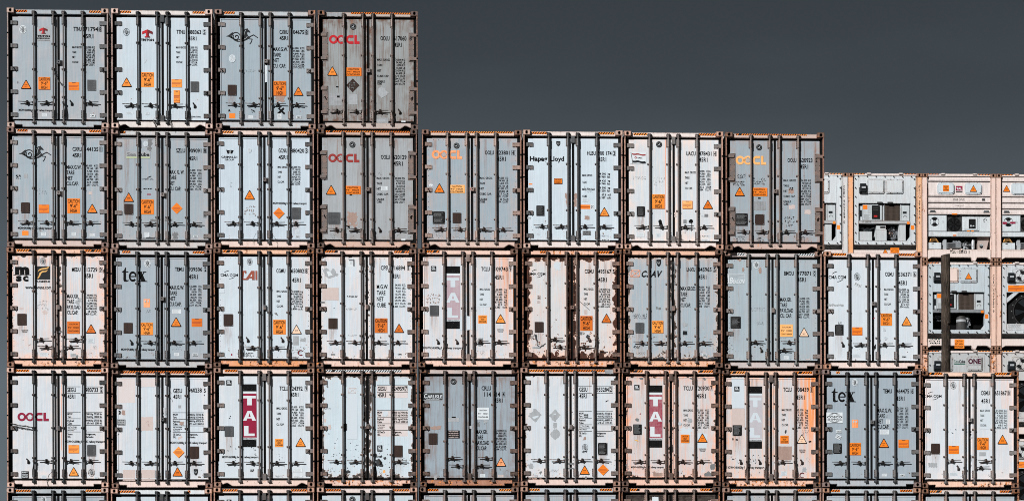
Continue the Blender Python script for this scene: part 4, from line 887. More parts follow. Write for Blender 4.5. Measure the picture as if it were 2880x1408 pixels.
K(5, 1, (32, 1025, 52), 'bright white container with bold black two-word name', (.78, .85, .90),
  cd('HLBU', 670, 758, '900 174', 778, 915, '3', 932, 951, 252, 290, 782, 861, 311, 352) + [bl('MAX.GROSS|TARE|MAX.PAYLOAD|CUBE', 622, 748, 479, 21, 68.5), bl('34 000  kg|74 960  lbs', 778, 900, 464, 20, 29, 'R'), bl('4 420  kg|9 740  lbs', 792, 900, 532, 20, 29, 'R'), bl('29 580  kg|65 220  lbs', 778, 900, 601, 20, 29, 'R'), bl('67.6  m3|2 387  cuft', 792, 906, 669, 20, 29, 'R')],
  [('LG', 'hl', 99, 300, 440, 365), ('SH', 383, 157, 40, 48), ('WT', 340, 523, 423, 577, 'ink', ' '), ('WT', 345, 527, 418, 573, 'orange', 'CAUTION|OVERHEIGHT'), ('P', 163, 790, 243, 890, 'plate_black'), ('T', 842, 801, 102), ('PA', 596, 779, 702, 821, 'orange', .01), ('PA', 702, 779, 742, 821, 'label_white', .01), ('SC', 706, 784, 738, 816, 'ink', 5, 2, .012), ('PA', 596, 798, 702, 802, 'rust_red', .01), ('PA', 458, 670, 500, 805, 'brown_patch', .3), ('PA', 540, 668, 568, 800, 'brown_patch', .2), ('PA', 645, 888, 695, 925, 'brown_patch', .1), ('W', 622, 712, 680, 750, 'patch_white'), ('WT', 624, 1036, 706, 1076, 'mid_grey', 'ACEP-G|00-1'), ('PA', 88, 574, 125, 586, 'orange', .02), ('WT', 806, 1113, 896, 1131, 'label_white', 'MCI'), ('SC', 812, 1078, 890, 1092, 'scribble', 3, 3), ('W', 163, 1060, 196, 1076, 'patch_white'), ('PA', 70, 903, 106, 920, 'label_grey', .1), ('SC', 640, 590, 740, 665, 'scribble', 8, 2), ('SC', 432, 645, 452, 830, 'faint', 7, 2)],
  hs='LLRR', hy=993, g=(378, 832), hz=((118, 270), (782, 945)), fr=(.72, .50, .42), ft=(.86, .78, .76), fa=.42, hw=H_GR, rod=(.27, .27, .28), lk='pad', streak=.07, sill='N', cast=(.62, .42, .34), hook=3)
K(6, 1, (48, 1035, 62), 'white container with waving striped flag emblem and black spray blots', (.82, .84, .86),
  cd('UACU', 668, 763, '478431', 795, 921, '4', 947, 965, 254, 293, 797, 881, 313, 354) + [bl('MAX. GROSS|TARE|NET|CU. CAP.', 655, 764, 449, 21, 52), bl('34.000   KGS.|74.960   LBS.|4.440   KGS.|9.790   LBS.|29.560   KGS.|65.170   LBS.|67.5   CU.M|2.384   CU.FT', 788, 915, 437, 19, 26, 'R')],
  [('LG', 'uasc', 112, 263, 270, 378), ('R', 399, 187, 60), ('C', 329, 676, 453, 819), ('N', 629, 739, 731, 818, 'pale_orange'), ('T', 885, 727, 101), ('P', 175, 796, 256, 896, 'plate_black'), ('SP', 716, 938, 19, 100), ('SP', 408, 940, 15, 60), ('PG', 'ink', 395, 950, 415, 925, 430, 960, 438, 990, 400, 990), ('W', 170, 1056, 252, 1098, 'label_white'), ('W', 370, 1063, 413, 1096, 'patch_white', 6), ('W', 818, 1116, 900, 1131), ('SC', 822, 1080, 898, 1092, 'scribble', 3, 3), ('PA', 549, 855, 569, 874, 'pink_patch', .05), ('PA', 549, 880, 569, 898, 'pink_patch', .05), ('W', 640, 925, 672, 962, 'mid_grey'), ('SC', 640, 1030, 676, 1056, 'scribble', 5, 2), ('PA', 850, 868, 888, 897, 'mid_grey', .05), ('W', 816, 880, 850, 893, 'patch_white'), ('SC', 330, 500, 460, 600, 'faint', 5, 3), ('SC', 130, 500, 270, 535, 'faint', 5, 2), ('PG', 'salmon_ink', 462, 140, 470, 140, 463, 600, 470, 980, 464, 980, 458, 560)],
  hs='LLRR', hy=997, g=(382, 839), hz=((143, 282), (796, 962)), fr=(.82, .60, .50), ft=(.86, .78, .76), fa=.48, hw=(.36, .35, .35), rod=(.60, .52, .50), lk='pad', streak=.6, stain=(.90, .70, .62), sill='T', cast=(.60, .32, .22), hook=3)
K(7, 1, (68, 1045, 78), 'graffiti-scribbled grey container with worn orange letters and silver foil patch', (.37, .44, .49),
  cd('OOLU', 684, 771, '620923', 805, 931, '2', 960, 980, 324, 364, 808, 888, 387, 427)[:3] + [('45R1', 808, 888, 387, 427), bl('MAX. GROSS|TARE|NET|CUBIC CAP.|USABLE', 643, 768, 534, 19, 52), ('CUBE', 643, 692, 766, 785), bl('34.000 KG|74.960 LB|4.630 KG|10.210 LB|29.370 KG|64.750 LB|67.5 CU.M|2.384 CU.FT|64.9 CU.M|2.292 CU.FT', 797, 915, 534, 19, 26, 'R')],
  [('LG', 'flower', 173, 305, 472, 392, 'pale_orange', 'label_grey'), ('R', 403, 221, 58), ('T', 210, 610, 100), ('C', 333, 618, 483, 700, 2), ('PA', 344, 750, 468, 840, 'plate_silver', .05), ('P', 167, 871, 288, 990, 'plate_black'), ('P', 360, 878, 452, 980), ('PA', 392, 713, 418, 727, 'ink', .02), ('SC', 175, 480, 270, 530, 'scribble', 7, 3, .009), ('SC', 140, 550, 265, 600, 'scribble', 9, 4, .008), ('SC', 345, 515, 465, 590, 'scribble', 11, 5, .009), ('SC', 645, 890, 760, 1000, 'scribble', 13, 4, .009), ('SC', 165, 1090, 260, 1150, 'scribble', 14, 4, .008), ('SC', 375, 1100, 420, 1145, 'scribble', 15, 4, .008), ('SC', 818, 1090, 855, 1130, 'scribble', 16, 2, .008),
   ('PA', 690, 628, 748, 672, 'brown_patch', .15), ('PA', 697, 785, 758, 825, 'pink_patch', .1), ('PA', 853, 832, 912, 874, 'pink_patch', .1), ('SC', 700, 610, 745, 640, 'ink', 3, 2, .01), ('SC', 825, 475, 860, 500, 'scribble', 4, 1), ('PA', 597, 975, 613, 1035, 'pale_orange', .1), ('SC', 865, 1095, 930, 1150, 'pink_scribble', 6, 2)],
  hs='LLRR', hy=1050, g=(499, 943), hz=((172, 875, 89, 106),), fr=(.42, .26, .20), ft=(.55, .43, .39), fa=.68, hw=(.36, .30, .28), rod=(.60, .50, .46), lk='box', lky=655, hinge='long', streak=.55, stain=(.40, .26, .21), sill='T', cast=(.16, .08, .05), spots=.03)
# ---- third row
K(0, 2, (60, 1070, 28), 'rusty white container with bold black letters beside gold swoosh square', (.82, .82, .84),
  cd('MEDU', 704, 789, '912729', 820, 957, '9', 981, 1001, 219, 258, 828, 912, 279, 320) + [bl('MAX.GR.|TARE|PAYLOAD|CU.CAP.', 654, 787, 481, 38, 53.5), bl('34.000 KG|74.960 LBS|4.710 KG|10.380 LBS|29.290 KG|64.580 LBS|68 CU.M.|2.400 CU.FT.', 824, 950, 480, 19, 26.5, 'R'), ('www.florens.com', 240, 497, 398, 430)],
  [('LG', 'msc', 122, 208, 294, 352), ('LG', 'florens', 345, 208, 487, 368), ('O', 415, 157, 66, 1), ('C', 655, 748, 779, 868, 3, 'deep_orange'), ('T', 893, 774, 103, 'deep_orange'), ('P', 160, 675, 251, 787), ('XT', 'CORTEN STEEL', 198, 268, 832, 839), ('XT', 'AND N.C.C.S', 204, 262, 843, 849), ('XT', 'CONTAINER', 208, 258, 853, 859), ('PA', 732, 540, 775, 578, 'label_grey', .3), ('PA', 762, 520, 797, 560, 'label_grey', .3), ('W', 380, 1055, 462, 1094, 'label_white'), ('W', 688, 1065, 742, 1098, 'label_grey'), ('PA', 742, 1080, 763, 1115, 'mid_grey', .1), ('SC', 350, 530, 470, 640, 'faint', 4, 4), ('PA', 412, 645, 458, 678, 'pink_patch', .3), ('PA', 183, 614, 221, 635, 'pink_patch', .2), ('W', 862, 910, 925, 962, 'patch_white'), ('SC', 910, 985, 952, 1020, 'scribble', 5, 4), ('PA', 525, 845, 548, 860, 'mid_grey', .1), ('PA', 572, 846, 606, 860, 'mid_grey', .1)],
  hl=(('R', 930), ('L', 1003), ('R', 1003), ('L', 930)), g=(450, 898), hz=((160, 305), (835, 1000)), fr=(.62, .34, .24), ft=(.86, .55, .40), fa=.85, hw=(.22, .20, .20), rod=(.17, .16, .16), lk='slim', lky=612, leaf='rivet', streak=.8, stain=(.86, .56, .45), spots=.16, peel=.22, cast=(.30, .13, .07), hook=2, blackrod=1)
K(1, 2, (35, 1035, 40), 'grey container with huge black letters between two white containers', (.40, .47, .53),
  cd('TEMU', 667, 757, '939506', 802, 937, '2', 961, 980, 214, 251, 805, 892, 286, 327) + [bl('MAX.G.W.|TARE|NET|CU.CAP.', 610, 758, 394, 38, 54), bl('35.000   KG|77.160   LBS|4.630   KG|10.210   LBS|30.370   KG|66.950   LBS|67.3  CU.M.|2.377  CU.FT.', 802, 930, 391, 19, 27, 'R'), rail(133, 469, 1012, 1033)],
  [('LG', 'tex', 145, 220, 384, 358), ('O', 397, 177, 76, 0), ('PA', 357, 528, 420, 609, 'faded_orange', .01), ('O', 374, 549, 20, 2), ('O', 404, 549, 20, 2), ('C', 329, 758, 448, 881), ('W', 639, 627, 727, 670, 'label_white', 5), ('T', 678, 705, 103), ('N', 831, 717, 936, 797), ('P', 159, 762, 247, 865), ('W', 656, 1056, 706, 1086), ('WT', 840, 1060, 891, 1085, 'label_white', 'CIMC'), ('SC', 383, 632, 425, 665, 'scribble', 3, 2), ('SC', 85, 1095, 240, 1120, 'scribble', 4, 4), ('SC', 620, 980, 745, 1030, 'label_grey', 5, 2)],
  hs='DLRR', hy=955, g=(375, 619, 887), hz=((147, 230), (845, 965)), fr=(.42, .34, .32), ft=(.50, .53, .56), fa=.4, hw=(.22, .235, .25), rod=(.20, .215, .23), lk='box', lky=528, leaf='trim', streak=.22, stain=SALG, cast=(.26, .16, .13), hook=2, tape=(1, 1005))
K(2, 2, (30, 1030, 30), 'white container with brick-red angular letters and small black name', (.78, .84, .88),
  cd('CGMU', 652, 741, '650802', 800, 928, '8', 940, 960, 225, 264, 808, 893, 315, 356) + [bl('MAX. GROSS||TARE||NET||CU.CAP.', 654, 757, 437, 19, 24.3), bl('34.000 kg|74.960 lbs.|4.650 kg|10.250 lbs.|29.350 kg|64.710 lbs.|67.9 m3|2.400 cu.ft.', 793, 915, 438, 19, 24.4, 'R')],
  [('LG', 'cma', 98, 245, 271, 327), ('LG', 'cai', 308, 247, 463, 336), ('O', 387, 157, 66, 1), ('P', 127, 673, 220, 788), ('C', 619, 726, 744, 870), ('T', 851, 774, 103, 'wash_orange'), ('PG', 'mid_grey', 625, 663, 655, 656, 672, 692), ('W', 816, 886, 873, 975, 'label_grey', 7), ('PA', 888, 905, 946, 942, 'label_grey', .2), ('SC', 343, 1050, 425, 1088, 'label_grey', 3, 4, .01), ('SC', 795, 985, 945, 1060, 'scribble', 6, 3), ('RC', 892, 1050, 28, 'dark_red'), ('PA', 795, 1092, 868, 1106, 'mid_grey', .3), ('PA', 82, 428, 137, 466, 'patch_white', .02), ('PA', 200, 1062, 212, 1080, 'crimson', .1)],
  hl=(('DR', 925), ('L', 1003), ('R', 1003), ('DL', 925)), g=(411, 653, 897), hz=((125, 272), (795, 962)), fr=(.60, .34, .22), ft=(.88, .55, .36), fa=.88, hw=(.22, .225, .23), rod=(.16, .17, .175), lk='slim', lky=608, leaf='rivet', streak=.12, wash=.25, spots=.03, cast=(.14, .06, .03), hook=2, sillt=(.80, .32, .10))
K(3, 2, (28, 1020, 32), 'white container with pinkish patch and dark square plate, no logo', (.80, .84, .88),
  cd('CPSU', 666, 757, '516894', 773, 907, '1', 934, 950, 194, 234, 780, 858, 276, 315) + [bl('M.G.W.|TARE|NET|CUBE', 626, 740, 380, 40, 60), bl('34.000  KG.|74.960  LBS.|4.660  KG.|10.270  LBS.|29.340  KG.|64.690  LBS.|67.9  CU.M.|2.400  CU.FT.', 788, 913, 373, 19, 30.2, 'R')],
  [('PA', 626, 370, 742, 605, 'patch_white', .01), ('PA', 787, 370, 916, 605, 'patch_white', .01), ('PA', 342, 139, 408, 210, 'label_white', .02), ('PG', 'ink', 354, 137, 407, 137, 407, 200, 396, 200, 396, 147, 354, 147), ('W', 358, 155, 390, 182, 'label_white', 4), ('PG', 'label_grey', 90, 240, 130, 215, 165, 250, 205, 225, 248, 290, 150, 322, 118, 300), ('PG', 'label_white', 130, 250, 165, 250, 190, 290, 150, 300), ('PA', 87, 412, 249, 534, 'pink_patch', .01), ('P', 147, 712, 237, 816), ('C', 606, 710, 731, 854, 1, 'deep_orange'), ('T', 846, 762, 99, 'deep_orange'), ('PA', 172, 1062, 214, 1076, 'mid_grey', .05), ('XT', 'CIMC', 832, 872, 1058, 1070), ('SC', 325, 490, 435, 505, 'faint', 3, 2, .008), ('SC', 320, 610, 430, 630, 'faint', 4, 3), ('SC', 330, 870, 430, 885, 'faint', 6, 2), ('SC', 185, 606, 215, 618, 'scribble', 7, 2), ('PA', 70, 548, 113, 565, 'mid_grey', .1), ('PA', 932, 556, 966, 576, 'mid_grey', .1), ('PA', 657, 893, 670, 906, 'mid_grey', .2)],
  hs='LLRR', hy=948, g=(248, 565, 883), hz=((118, 243), (800, 950)), fr=(.55, .34, .28), ft=(.86, .66, .58), fa=.72, hw=(.24, .19, .175), rod=(.24, .215, .21), lk='slim', lky=602, leaf='rivet', streak=.55, stain=(.88, .68, .60), spots=.08, peel=.18, cast=(.20, .11, .08), hook=2)
K(4, 2, (20, 1000, 32), 'white container with faded pink vertical banner and orange rusty right side', (.80, .82, .85),
  cd('TCLU', 640, 724, '109743', 772, 900, '9', 918, 937, 205, 244, 773, 857, 285, 326) + [bl('MAX. GROSS||TARE||NET||CU. CAP.', 625, 724, 415, 20, 24.7), bl('35.000   kg.|77.160   lbs.|4.600   kg.|10.140   lbs.|30.400   kg.|67.020   lbs.|67.5   m3|2.383   cu.ft.', 772, 895, 416, 19, 24.8, 'R'), ('MGW=34,000kg f    railway transport', 70, 455, 990, 1012)],
  [('LG', 'tal', 294, 200, 432, 814, 'ghost'), ('PG', 'crimson', 348, 458, 352, 448, 364, 443, 376, 448, 380, 458), ('LG', 'gl', 147, 199, 198, 248), ('P', 134, 585, 221, 686, 'plate_grey'), ('C', 611, 680, 694, 760, 4), ('T', 829, 667, 100), ('SC', 100, 465, 250, 570, 'pink_scribble', 5, 7, .007), ('PA', 425, 690, 600, 826, 'patch_white', .02), ('XT', 'CORTEN STEEL', 793, 860, 815, 823), ('XT', 'AND N.C.C.S', 797, 856, 827, 833), ('XT', 'CONTAINER', 801, 852, 838, 844), ('PA', 610, 905, 657, 983, 'mid_grey', .05), ('SC', 625, 1030, 672, 1070, 'label_grey', 3, 3), ('PA', 812, 1053, 855, 1075, 'patch_white', .05), ('PG', 'dark_grey', 88, 1105, 140, 1095, 200, 1100, 262, 1092, 240, 1108), ('PG', 'dark_grey', 660, 1108, 720, 1098, 745, 1106, 745, 1112), ('PA', 600, 420, 724, 600, 'patch_white', .01), ('PA', 520, 630, 545, 640, 'mid_grey', .1)],
  hs='DDRR', hy=943, g=(371, 610, 882), hz=((100, 232),), fr=(.58, .34, .24), ft=(.88, .64, .54), fa=.72, hw=(.48, .37, .33), rod=(.42, .36, .34), lk='pad', leaf='trim', streak=.5, stain=(.92, .60, .46), wash=.8, spots=.04, cast=(.16, .08, .05), hook=2)
K(5, 2, (55, 1050, 42), 'badly rust-eaten white container with peeled brown edges', (.84, .80, .79),
  cd('CGMU', 683, 772, '495167', 818, 948, '5', 962, 980, 235, 274, 818, 903, 316, 357)[:3] + [('45R1', 818, 903, 316, 357), bl('MAX. GROSS||TARE||NET||CU.CAP.', 673, 770, 419, 20, 24.3), bl('34.000 kg.|74.960 lbs.|4.630 kg.|10.210 lbs.|29.370 kg.|64.750 lbs.|68.0 m3|2.400 cu.ft.', 818, 940, 421, 19, 24.2, 'R')],
  [('LG', 'cma', 119, 238, 289, 318), ('PA', 378, 170, 438, 243, 'patch_white', .2), ('P', 181, 754, 269, 855), ('WT', 207, 490, 237, 530, 'pink_patch', '2'), ('W', 205, 545, 236, 572, 'pink_patch'), ('C', 636, 693, 760, 838, 1, 'deep_orange'), ('T', 900, 669, 101, 'deep_orange'), ('W', 676, 633, 707, 678, 'pink_patch'), ('PA', 634, 850, 658, 880, 'mid_grey', .1), ('PG', 'mid_grey', 662, 866, 673, 855, 685, 866, 673, 878), ('XW', 162, 1008, 228, 1003, 'label_grey'), ('SC', 120, 880, 172, 935, 'scribble', 4, 3, .006), ('PG', 'dark_grey', 178, 870, 200, 880, 215, 985, 240, 1000, 290, 958, 292, 975, 240, 1012, 212, 1000), ('SC', 620, 518, 650, 524, 'ink', 3, 1), ('PG', 'scribble', 622, 545, 630, 545, 733, 634, 728, 636), ('PG', 'ink', 840, 1045, 915, 1045, 915, 1052, 840, 1052), ('PG', 'dark_grey', 690, 900, 712, 875, 735, 890, 740, 930, 722, 945, 705, 915)],
  hl=(('R', 925), ('L', 998), ('R', 998), ('DL', 925)), g=(371, 612, 884), hz=((235, 300), (805, 980)), fr=(.50, .28, .20), ft=(.85, .55, .42), fa=.92, hw=(.32, .22, .19), rod=(.50, .37, .33), lk='box', lky=612, leaf='trim', streak=.75, stain=(.88, .56, .42), spots=.55, peel=.70, bare=(.10, .035, .02), cast=(.10, .05, .03), hook=2)
K(6, 2, (55, 1045, 42), 'grey container with salmon crossed box before slanted black letters', (.42, .50, .56),
  cd('LNXU', 688, 774, '845965', 802, 938, '5', 958, 980, 213, 252, 805, 886, 286, 326) + [bl('MAX.GROSS|TARE|NET|CU.CAP.', 629, 776, 402, 38, 54), bl('34.000   KGS|74.960   LBS|4.640   KGS|10.230   LBS|29.360   KGS|64.730   LBS|67.3   CU.M.|2.378   CU.FT.', 795, 922, 397, 19, 26.9, 'R')],
  [('LG', 'csav', 130, 243, 455, 312), ('SH', 410, 137, 46, 70), ('P', 176, 759, 263, 859, 'plate_grey'), ('C', 341, 739, 455, 860), ('PA', 645, 760, 692, 795, 'label_grey', .2), ('PA', 650, 838, 695, 878, 'charcoal', .05), ('WT', 845, 1060, 890, 1083, 'label_white', 'CIMC'), ('PA', 382, 600, 398, 625, 'mid_grey', .3), ('PA', 407, 607, 430, 630, 'mid_grey', .1), ('SC', 145, 670, 290, 720, 'label_grey', 4, 4, .008), ('SC', 150, 980, 225, 1008, 'scribble', 7, 2, .01), ('SC', 195, 1045, 270, 1075, 'scribble', 9, 3), ('PA', 700, 1043, 722, 1065, 'label_grey', .2), ('PG', 'mid_grey', 103, 205, 118, 195, 132, 220, 125, 250, 108, 262), ('PG', 'mid_grey', 102, 870, 125, 860, 118, 905, 105, 910), ('PG', 'mid_grey', 560, 160, 572, 140, 575, 250, 565, 330, 578, 370, 566, 400), ('PG', 'mid_grey', 566, 820, 580, 860, 568, 885), ('PG', 'dark_grey', 540, 160, 548, 160, 540, 1100, 532, 1100), ('PG', 'dark_grey', 385, 1112, 410, 1095, 440, 1092, 470, 1105, 470, 1118), ('PG', 'dark_grey', 870, 1112, 910, 1098, 985, 1092, 990, 1010, 998, 1112)],
  hs='LLRR', hy=957, g=(378, 621, 888), hz=(), fr=(.58, .34, .24), ft=(.82, .50, .34), fa=.90, hw=(.46, .36, .33), rod=(.50, .44, .42), lk='slim', lky=620, leaf='rivet', streak=.35, stain=(.78, .50, .36), spots=.30, peel=.38, cast=(.12, .06, .04), hook=2)
K(7, 2, (58, 1020, 55), 'plain grey container with white outlined lighthouse label', (.42, .50, .55),
  cd('BMOU', 655, 748, '977871', 780, 915, '0', 941, 960, 245, 284, 783, 867, 307, 347) + [bl('MAX.GR.|TARE|PAYLOAD|CU. CAP.', 614, 742, 504, 38, 53), bl('34.000  KG|74.960  LBS|4.630  KG|10.210  LBS|29.370  KG|64.750  LBS|67.9  CU.M.|2.400  CU.FT.', 781, 900, 503, 19, 26, 'R')],
  [('LG', 'beacon', 98, 276, 272, 370), ('O', 384, 184, 72, 0), ('P', 130, 692, 228, 806, 'plate_black'), ('C', 613, 768, 738, 888, 3, 'pale_orange'), ('PA', 610, 866, 668, 900, 'label_grey', .2), ('T', 848, 797, 99, 'wash_orange'), ('W', 650, 1078, 698, 1110), ('PG', 'brown_patch', 190, 130, 235, 128, 240, 142, 215, 155), ('PG', 'brown_patch', 405, 230, 418, 202, 432, 215, 428, 265, 418, 270), ('PG', 'brown_patch', 246, 215, 262, 208, 268, 235, 250, 255), ('SC', 85, 960, 165, 1050, 'label_white', 4, 3, .008), ('PG', 'label_grey', 207, 390, 213, 390, 213, 570, 207, 570), ('SC', 380, 740, 462, 775, 'scribble', 5, 2), ('SC', 320, 600, 470, 640, 'label_grey', 8, 4), ('W', 865, 1105, 906, 1116, 'pink_patch', 1)],
  hl=(('R', 945), ('DL', 1020), ('R', 1022), ('L', 945)), g=(470, 912), hz=((195, 272), (792, 952)), hzc='label_white', fr=(.50, .36, .31), ft=(.56, .52, .52), fa=.5, hw=(.40, .35, .33), rod=(.52, .54, .55), lk='slim', lky=632, leaf='rivet', streak=.18, stain=SALG, spots=.05, cast=(.30, .18, .14), hook=2)
K(8, 2, (60, 1030, 60), 'white container with grey paint smear below two-arc name', (.82, .86, .89),
  cd('CGMU', 667, 750, '536371', 798, 926, '6', 952, 970, 257, 296, 798, 880, 341, 382) + [bl('MAX.GROSS||TARE||NET||CU. CAP.', 657, 750, 416, 20, 24.2), bl('36.000 kg|79.370 lbs|4.580 kg|10.100 lbs|31.420 kg|69.270 lbs|67.2 m3|2.374 cu.ft.', 792, 905, 417, 19, 24.3, 'R')],
  [('LG', 'cma', 110, 252, 281, 355), ('O', 391, 303, 74, 1), ('WR', 395, 380, 66, 30), ('PG', 'label_grey', 88, 582, 130, 574, 200, 576, 250, 574, 262, 583, 255, 593, 170, 592, 95, 594), ('P', 171, 775, 255, 877, 'plate_black'), ('N', 340, 799, 442, 878), ('C', 622, 662, 734, 782), ('T', 879, 692, 100), ('O', 658, 820, 40, 2), ('O', 671, 905, 38, 2), ('W', 348, 1062, 425, 1097, 'patch_white'), ('XT', 'CIMC', 832, 874, 1082, 1094), ('SC', 200, 748, 235, 772, 'scribble', 3, 2, .008), ('PG', 'ink', 556, 985, 575, 962, 575, 1005, 562, 1028), ('PG', 'crimson', 550, 712, 568, 698, 566, 706, 552, 718)],
  hs='DLRR', hy=970, g=(397, 638, 905), hz=((130, 282), (797, 960)), fr=(.82, .58, .46), ft=(.86, .74, .70), fa=.6, hw=(.30, .30, .31), rod=(.28, .275, .28), lk='box', lky=571, streak=.18, stain=(.90, .70, .62), cast=(.55, .24, .12), hook=2)
# ---- fourth row
K(0, 3, (60, 1020, 12), 'white container with crimson ring letters and tangled wires', (.80, .82, .85),
  [('SEGU', 627, 708, 194, 234), ('980733', 796, 917, 194, 234), ('2', 942, 958, 194, 234), ('#box', 938, 964, 190, 238), ('45R1', 628, 701, 258, 297), bl('MGW|Tare', 627, 674, 432, 18, 25.5), bl('Payload|Cube', 627, 688, 495, 19, 25.5), bl('35000 kg 77160 lbs|4560 kg 10050 lbs', 797, 953, 432, 18, 25.5, 'R'), bl('30440 kg 67110 lbs|67.4 m3  2380 ft3', 797, 953, 493, 18, 25.5, 'R'), bl('Add Tare Weight|of Generating Set|When Fitted', 628, 714, 557, 10, 16.5), bl('Seaco|SRL.', 627, 674, 621, 18, 25), bl('Bridgetown,|Barbados', 800, 895, 621, 18, 25), ('MGW=34,000kg for UIC railway transport', 604, 981, 689, 710)] +
  [('#l', 625, 751, v) for v in (186, 248, 423, 485, 548, 609)] + [('#l', 797, u, v) for u, v in ((967, 186), (967, 248), (956, 423), (956, 485), (956, 548), (956, 609))],
  [('LG', 'flower', 154, 430, 450, 509, 'crimson', 'label_white'), ('N', 636, 733, 736, 810), ('P', 811, 730, 895, 835, 'plate_grey'), ('T', 685, 938, 96), ('O', 854, 991, 72, 1), ('WT', 191, 978, 259, 1044, 'ink', 'EASY|CLEAN|PAINT', 'label_white'), ('W', 379, 1016, 426, 1047, 'patch_white'), ('WT', 877, 1034, 916, 1048, 'label_white', 'CIMC', 'teal'), ('PG', 'salmon_ink', 572, 120, 577, 120, 571, 600, 573, 780, 568, 780, 567, 600)],
  hs='DLRR', hy=885, g=(262, 572, 853), hz=((133, 270), (815, 952)), fr=(.86, .60, .48), ft=(.86, .74, .70), fa=.45, hw=H_DK, rod=(.10, .115, .125), lk='slim', lky=577, streak=.42, stain=(.92, .70, .60), cast=(.80, .50, .40), hook=2)
K(1, 3, (35, 990, 18), 'white container with pink rubbed squares and small grey label on the door', (.78, .82, .86),
  [('GESU', 617, 700, 196, 236), ('960238', 762, 887, 191, 230), ('5', 907, 925, 194, 232), ('45R1', 617, 692, 252, 291), bl('MGW|Tare', 613, 660, 430, 18, 25.5), bl('Payload|Cube', 613, 674, 493, 19, 25.5), bl('35000 kg 77160 lb|4600 kg 10140 lb', 750, 903, 430, 18, 25.5, 'R'), bl('30400 kg 67020 lb|67.5 m3 2384 ft3', 750, 903, 491, 18, 25.5, 'R'), bl('Add Tare Weight|of Generating Set|When Fitted', 614, 700, 552, 10, 16.5), bl('GE SeaCo|SRL.', 613, 686, 616, 18, 25), bl('Bridgetown,|Barbados', 752, 848, 616, 18, 25), ('MGW=34,000kg for UIC railway transport', 582, 938, 692, 713)] +
  [('#l', 611, 908, v) for v in (421, 482, 544, 606)],
  [('PA', 313, 463, 427, 590, 'pink_patch', .03), ('PA', 84, 95, 257, 330, 'wash_pink', .01), ('PA', 138, 958, 256, 1058, 'pink_patch', .01), ('PA', 308, 958, 440, 1058, 'pink_patch', .01), ('PA', 305, 95, 450, 180, 'wash_pink', .01), ('PA', 130, 400, 162, 444, 'brown_patch', .1), ('PG', 'ink', 98, 405, 112, 402, 122, 412, 118, 440, 100, 440, 108, 420), ('WT', 86, 484, 162, 539, 'label_grey', 'KEEP FROM|COT|FREEZING'), ('W', 664, 352, 690, 378, 'label_grey', 5), ('PA', 676, 505, 714, 540, 'brown_patch', .2), ('PG', 'pink_patch', 658, 655, 695, 636, 705, 655, 665, 675), ('D', 667, 793, 55), ('P', 771, 738, 859, 853), ('T', 656, 932, 96), ('SH', 828, 950, 38, 60), ('PA', 362, 1018, 400, 1045, 'brown_patch', .3), ('PA', 524, 375, 548, 450, 'label_grey', .2), ('PG', 'dark_grey', 595, 1060, 620, 1050, 660, 1055, 700, 1050, 698, 1060), ('SC', 335, 470, 400, 560, 'pink_scribble', 4, 2), ('SC', 580, 190, 625, 360, 'scribble', 8, 2, .006), ('SC', 75, 620, 108, 640, 'scribble', 5, 2, .01), ('SC', 905, 245, 925, 265, 'ink', 5, 1, .01)],
  hs='LLRR', hy=893, g=(262, 570, 830), hz=((118, 920),), fr=(.66, .44, .36), ft=(.84, .70, .65), fa=.5, hw=(.15, .16, .17), rod=(.13, .14, .15), lk='box', lky=487, leaf='trim', streak=.28, stain=(.90, .70, .62), spots=.03, cast=(.22, .12, .09), hook=2)
K(2, 3, (35, 980, 20), 'white container with crisp crimson vertical banner and clean doors', (.80, .84, .87),
  cd('TCLU', 650, 729, '124392', 752, 867, '9', 893, 909, 188, 226, 754, 827, 247, 284) + [bl('MAX. GROSS|TARE|NET|CU. CAP.', 621, 722, 384, 20, 50), bl('35.000   KGS.|77.160   LBS.|4.420   KGS.|9.740   LBS.|30.580   KGS.|67.420   LBS.|67.5   CU.M|2.384   CU.FT', 752, 880, 373, 18, 25, 'R'), rail(111, 450, 840, 860)],
  [('LG', 'tal', 303, 169, 434, 757, 'new'), ('PG', 'ink', 380, 530, 420, 520, 424, 535, 385, 546), ('LG', 'gl', 150, 132, 199, 180), ('P', 134, 562, 216, 659, 'plate_grey'), ('C', 606, 680, 684, 756, 4), ('T', 847, 667, 97), ('PA', 72, 893, 130, 1045, 'patch_white', .01), ('PA', 131, 893, 258, 1045, 'patch_white', .01), ('W', 784, 955, 863, 994, 'label_white'), ('W', 781, 1025, 862, 1041), ('SC', 608, 1024, 682, 1040, 'scribble', 3, 3), ('SC', 372, 965, 408, 988, 'faint', 3, 3, .01), ('DOTS', 365, 760, 430, 900, 14), ('DOTS', 640, 770, 700, 900, 6), ('DOTS', 140, 720, 240, 890, 6), ('DOTS', 170, 455, 215, 490, 3)],
  hs='LLRR', hy=908, g=(318, 755), hz=((137, 258), (758, 918)), fr=(.74, .52, .44), ft=(.86, .68, .60), fa=.55, hw=(.30, .28, .28), rod=(.42, .37, .36), lk='pad', streak=.18, stain=(.92, .74, .66), sill='T', cast=(.34, .18, .12), hook=3)
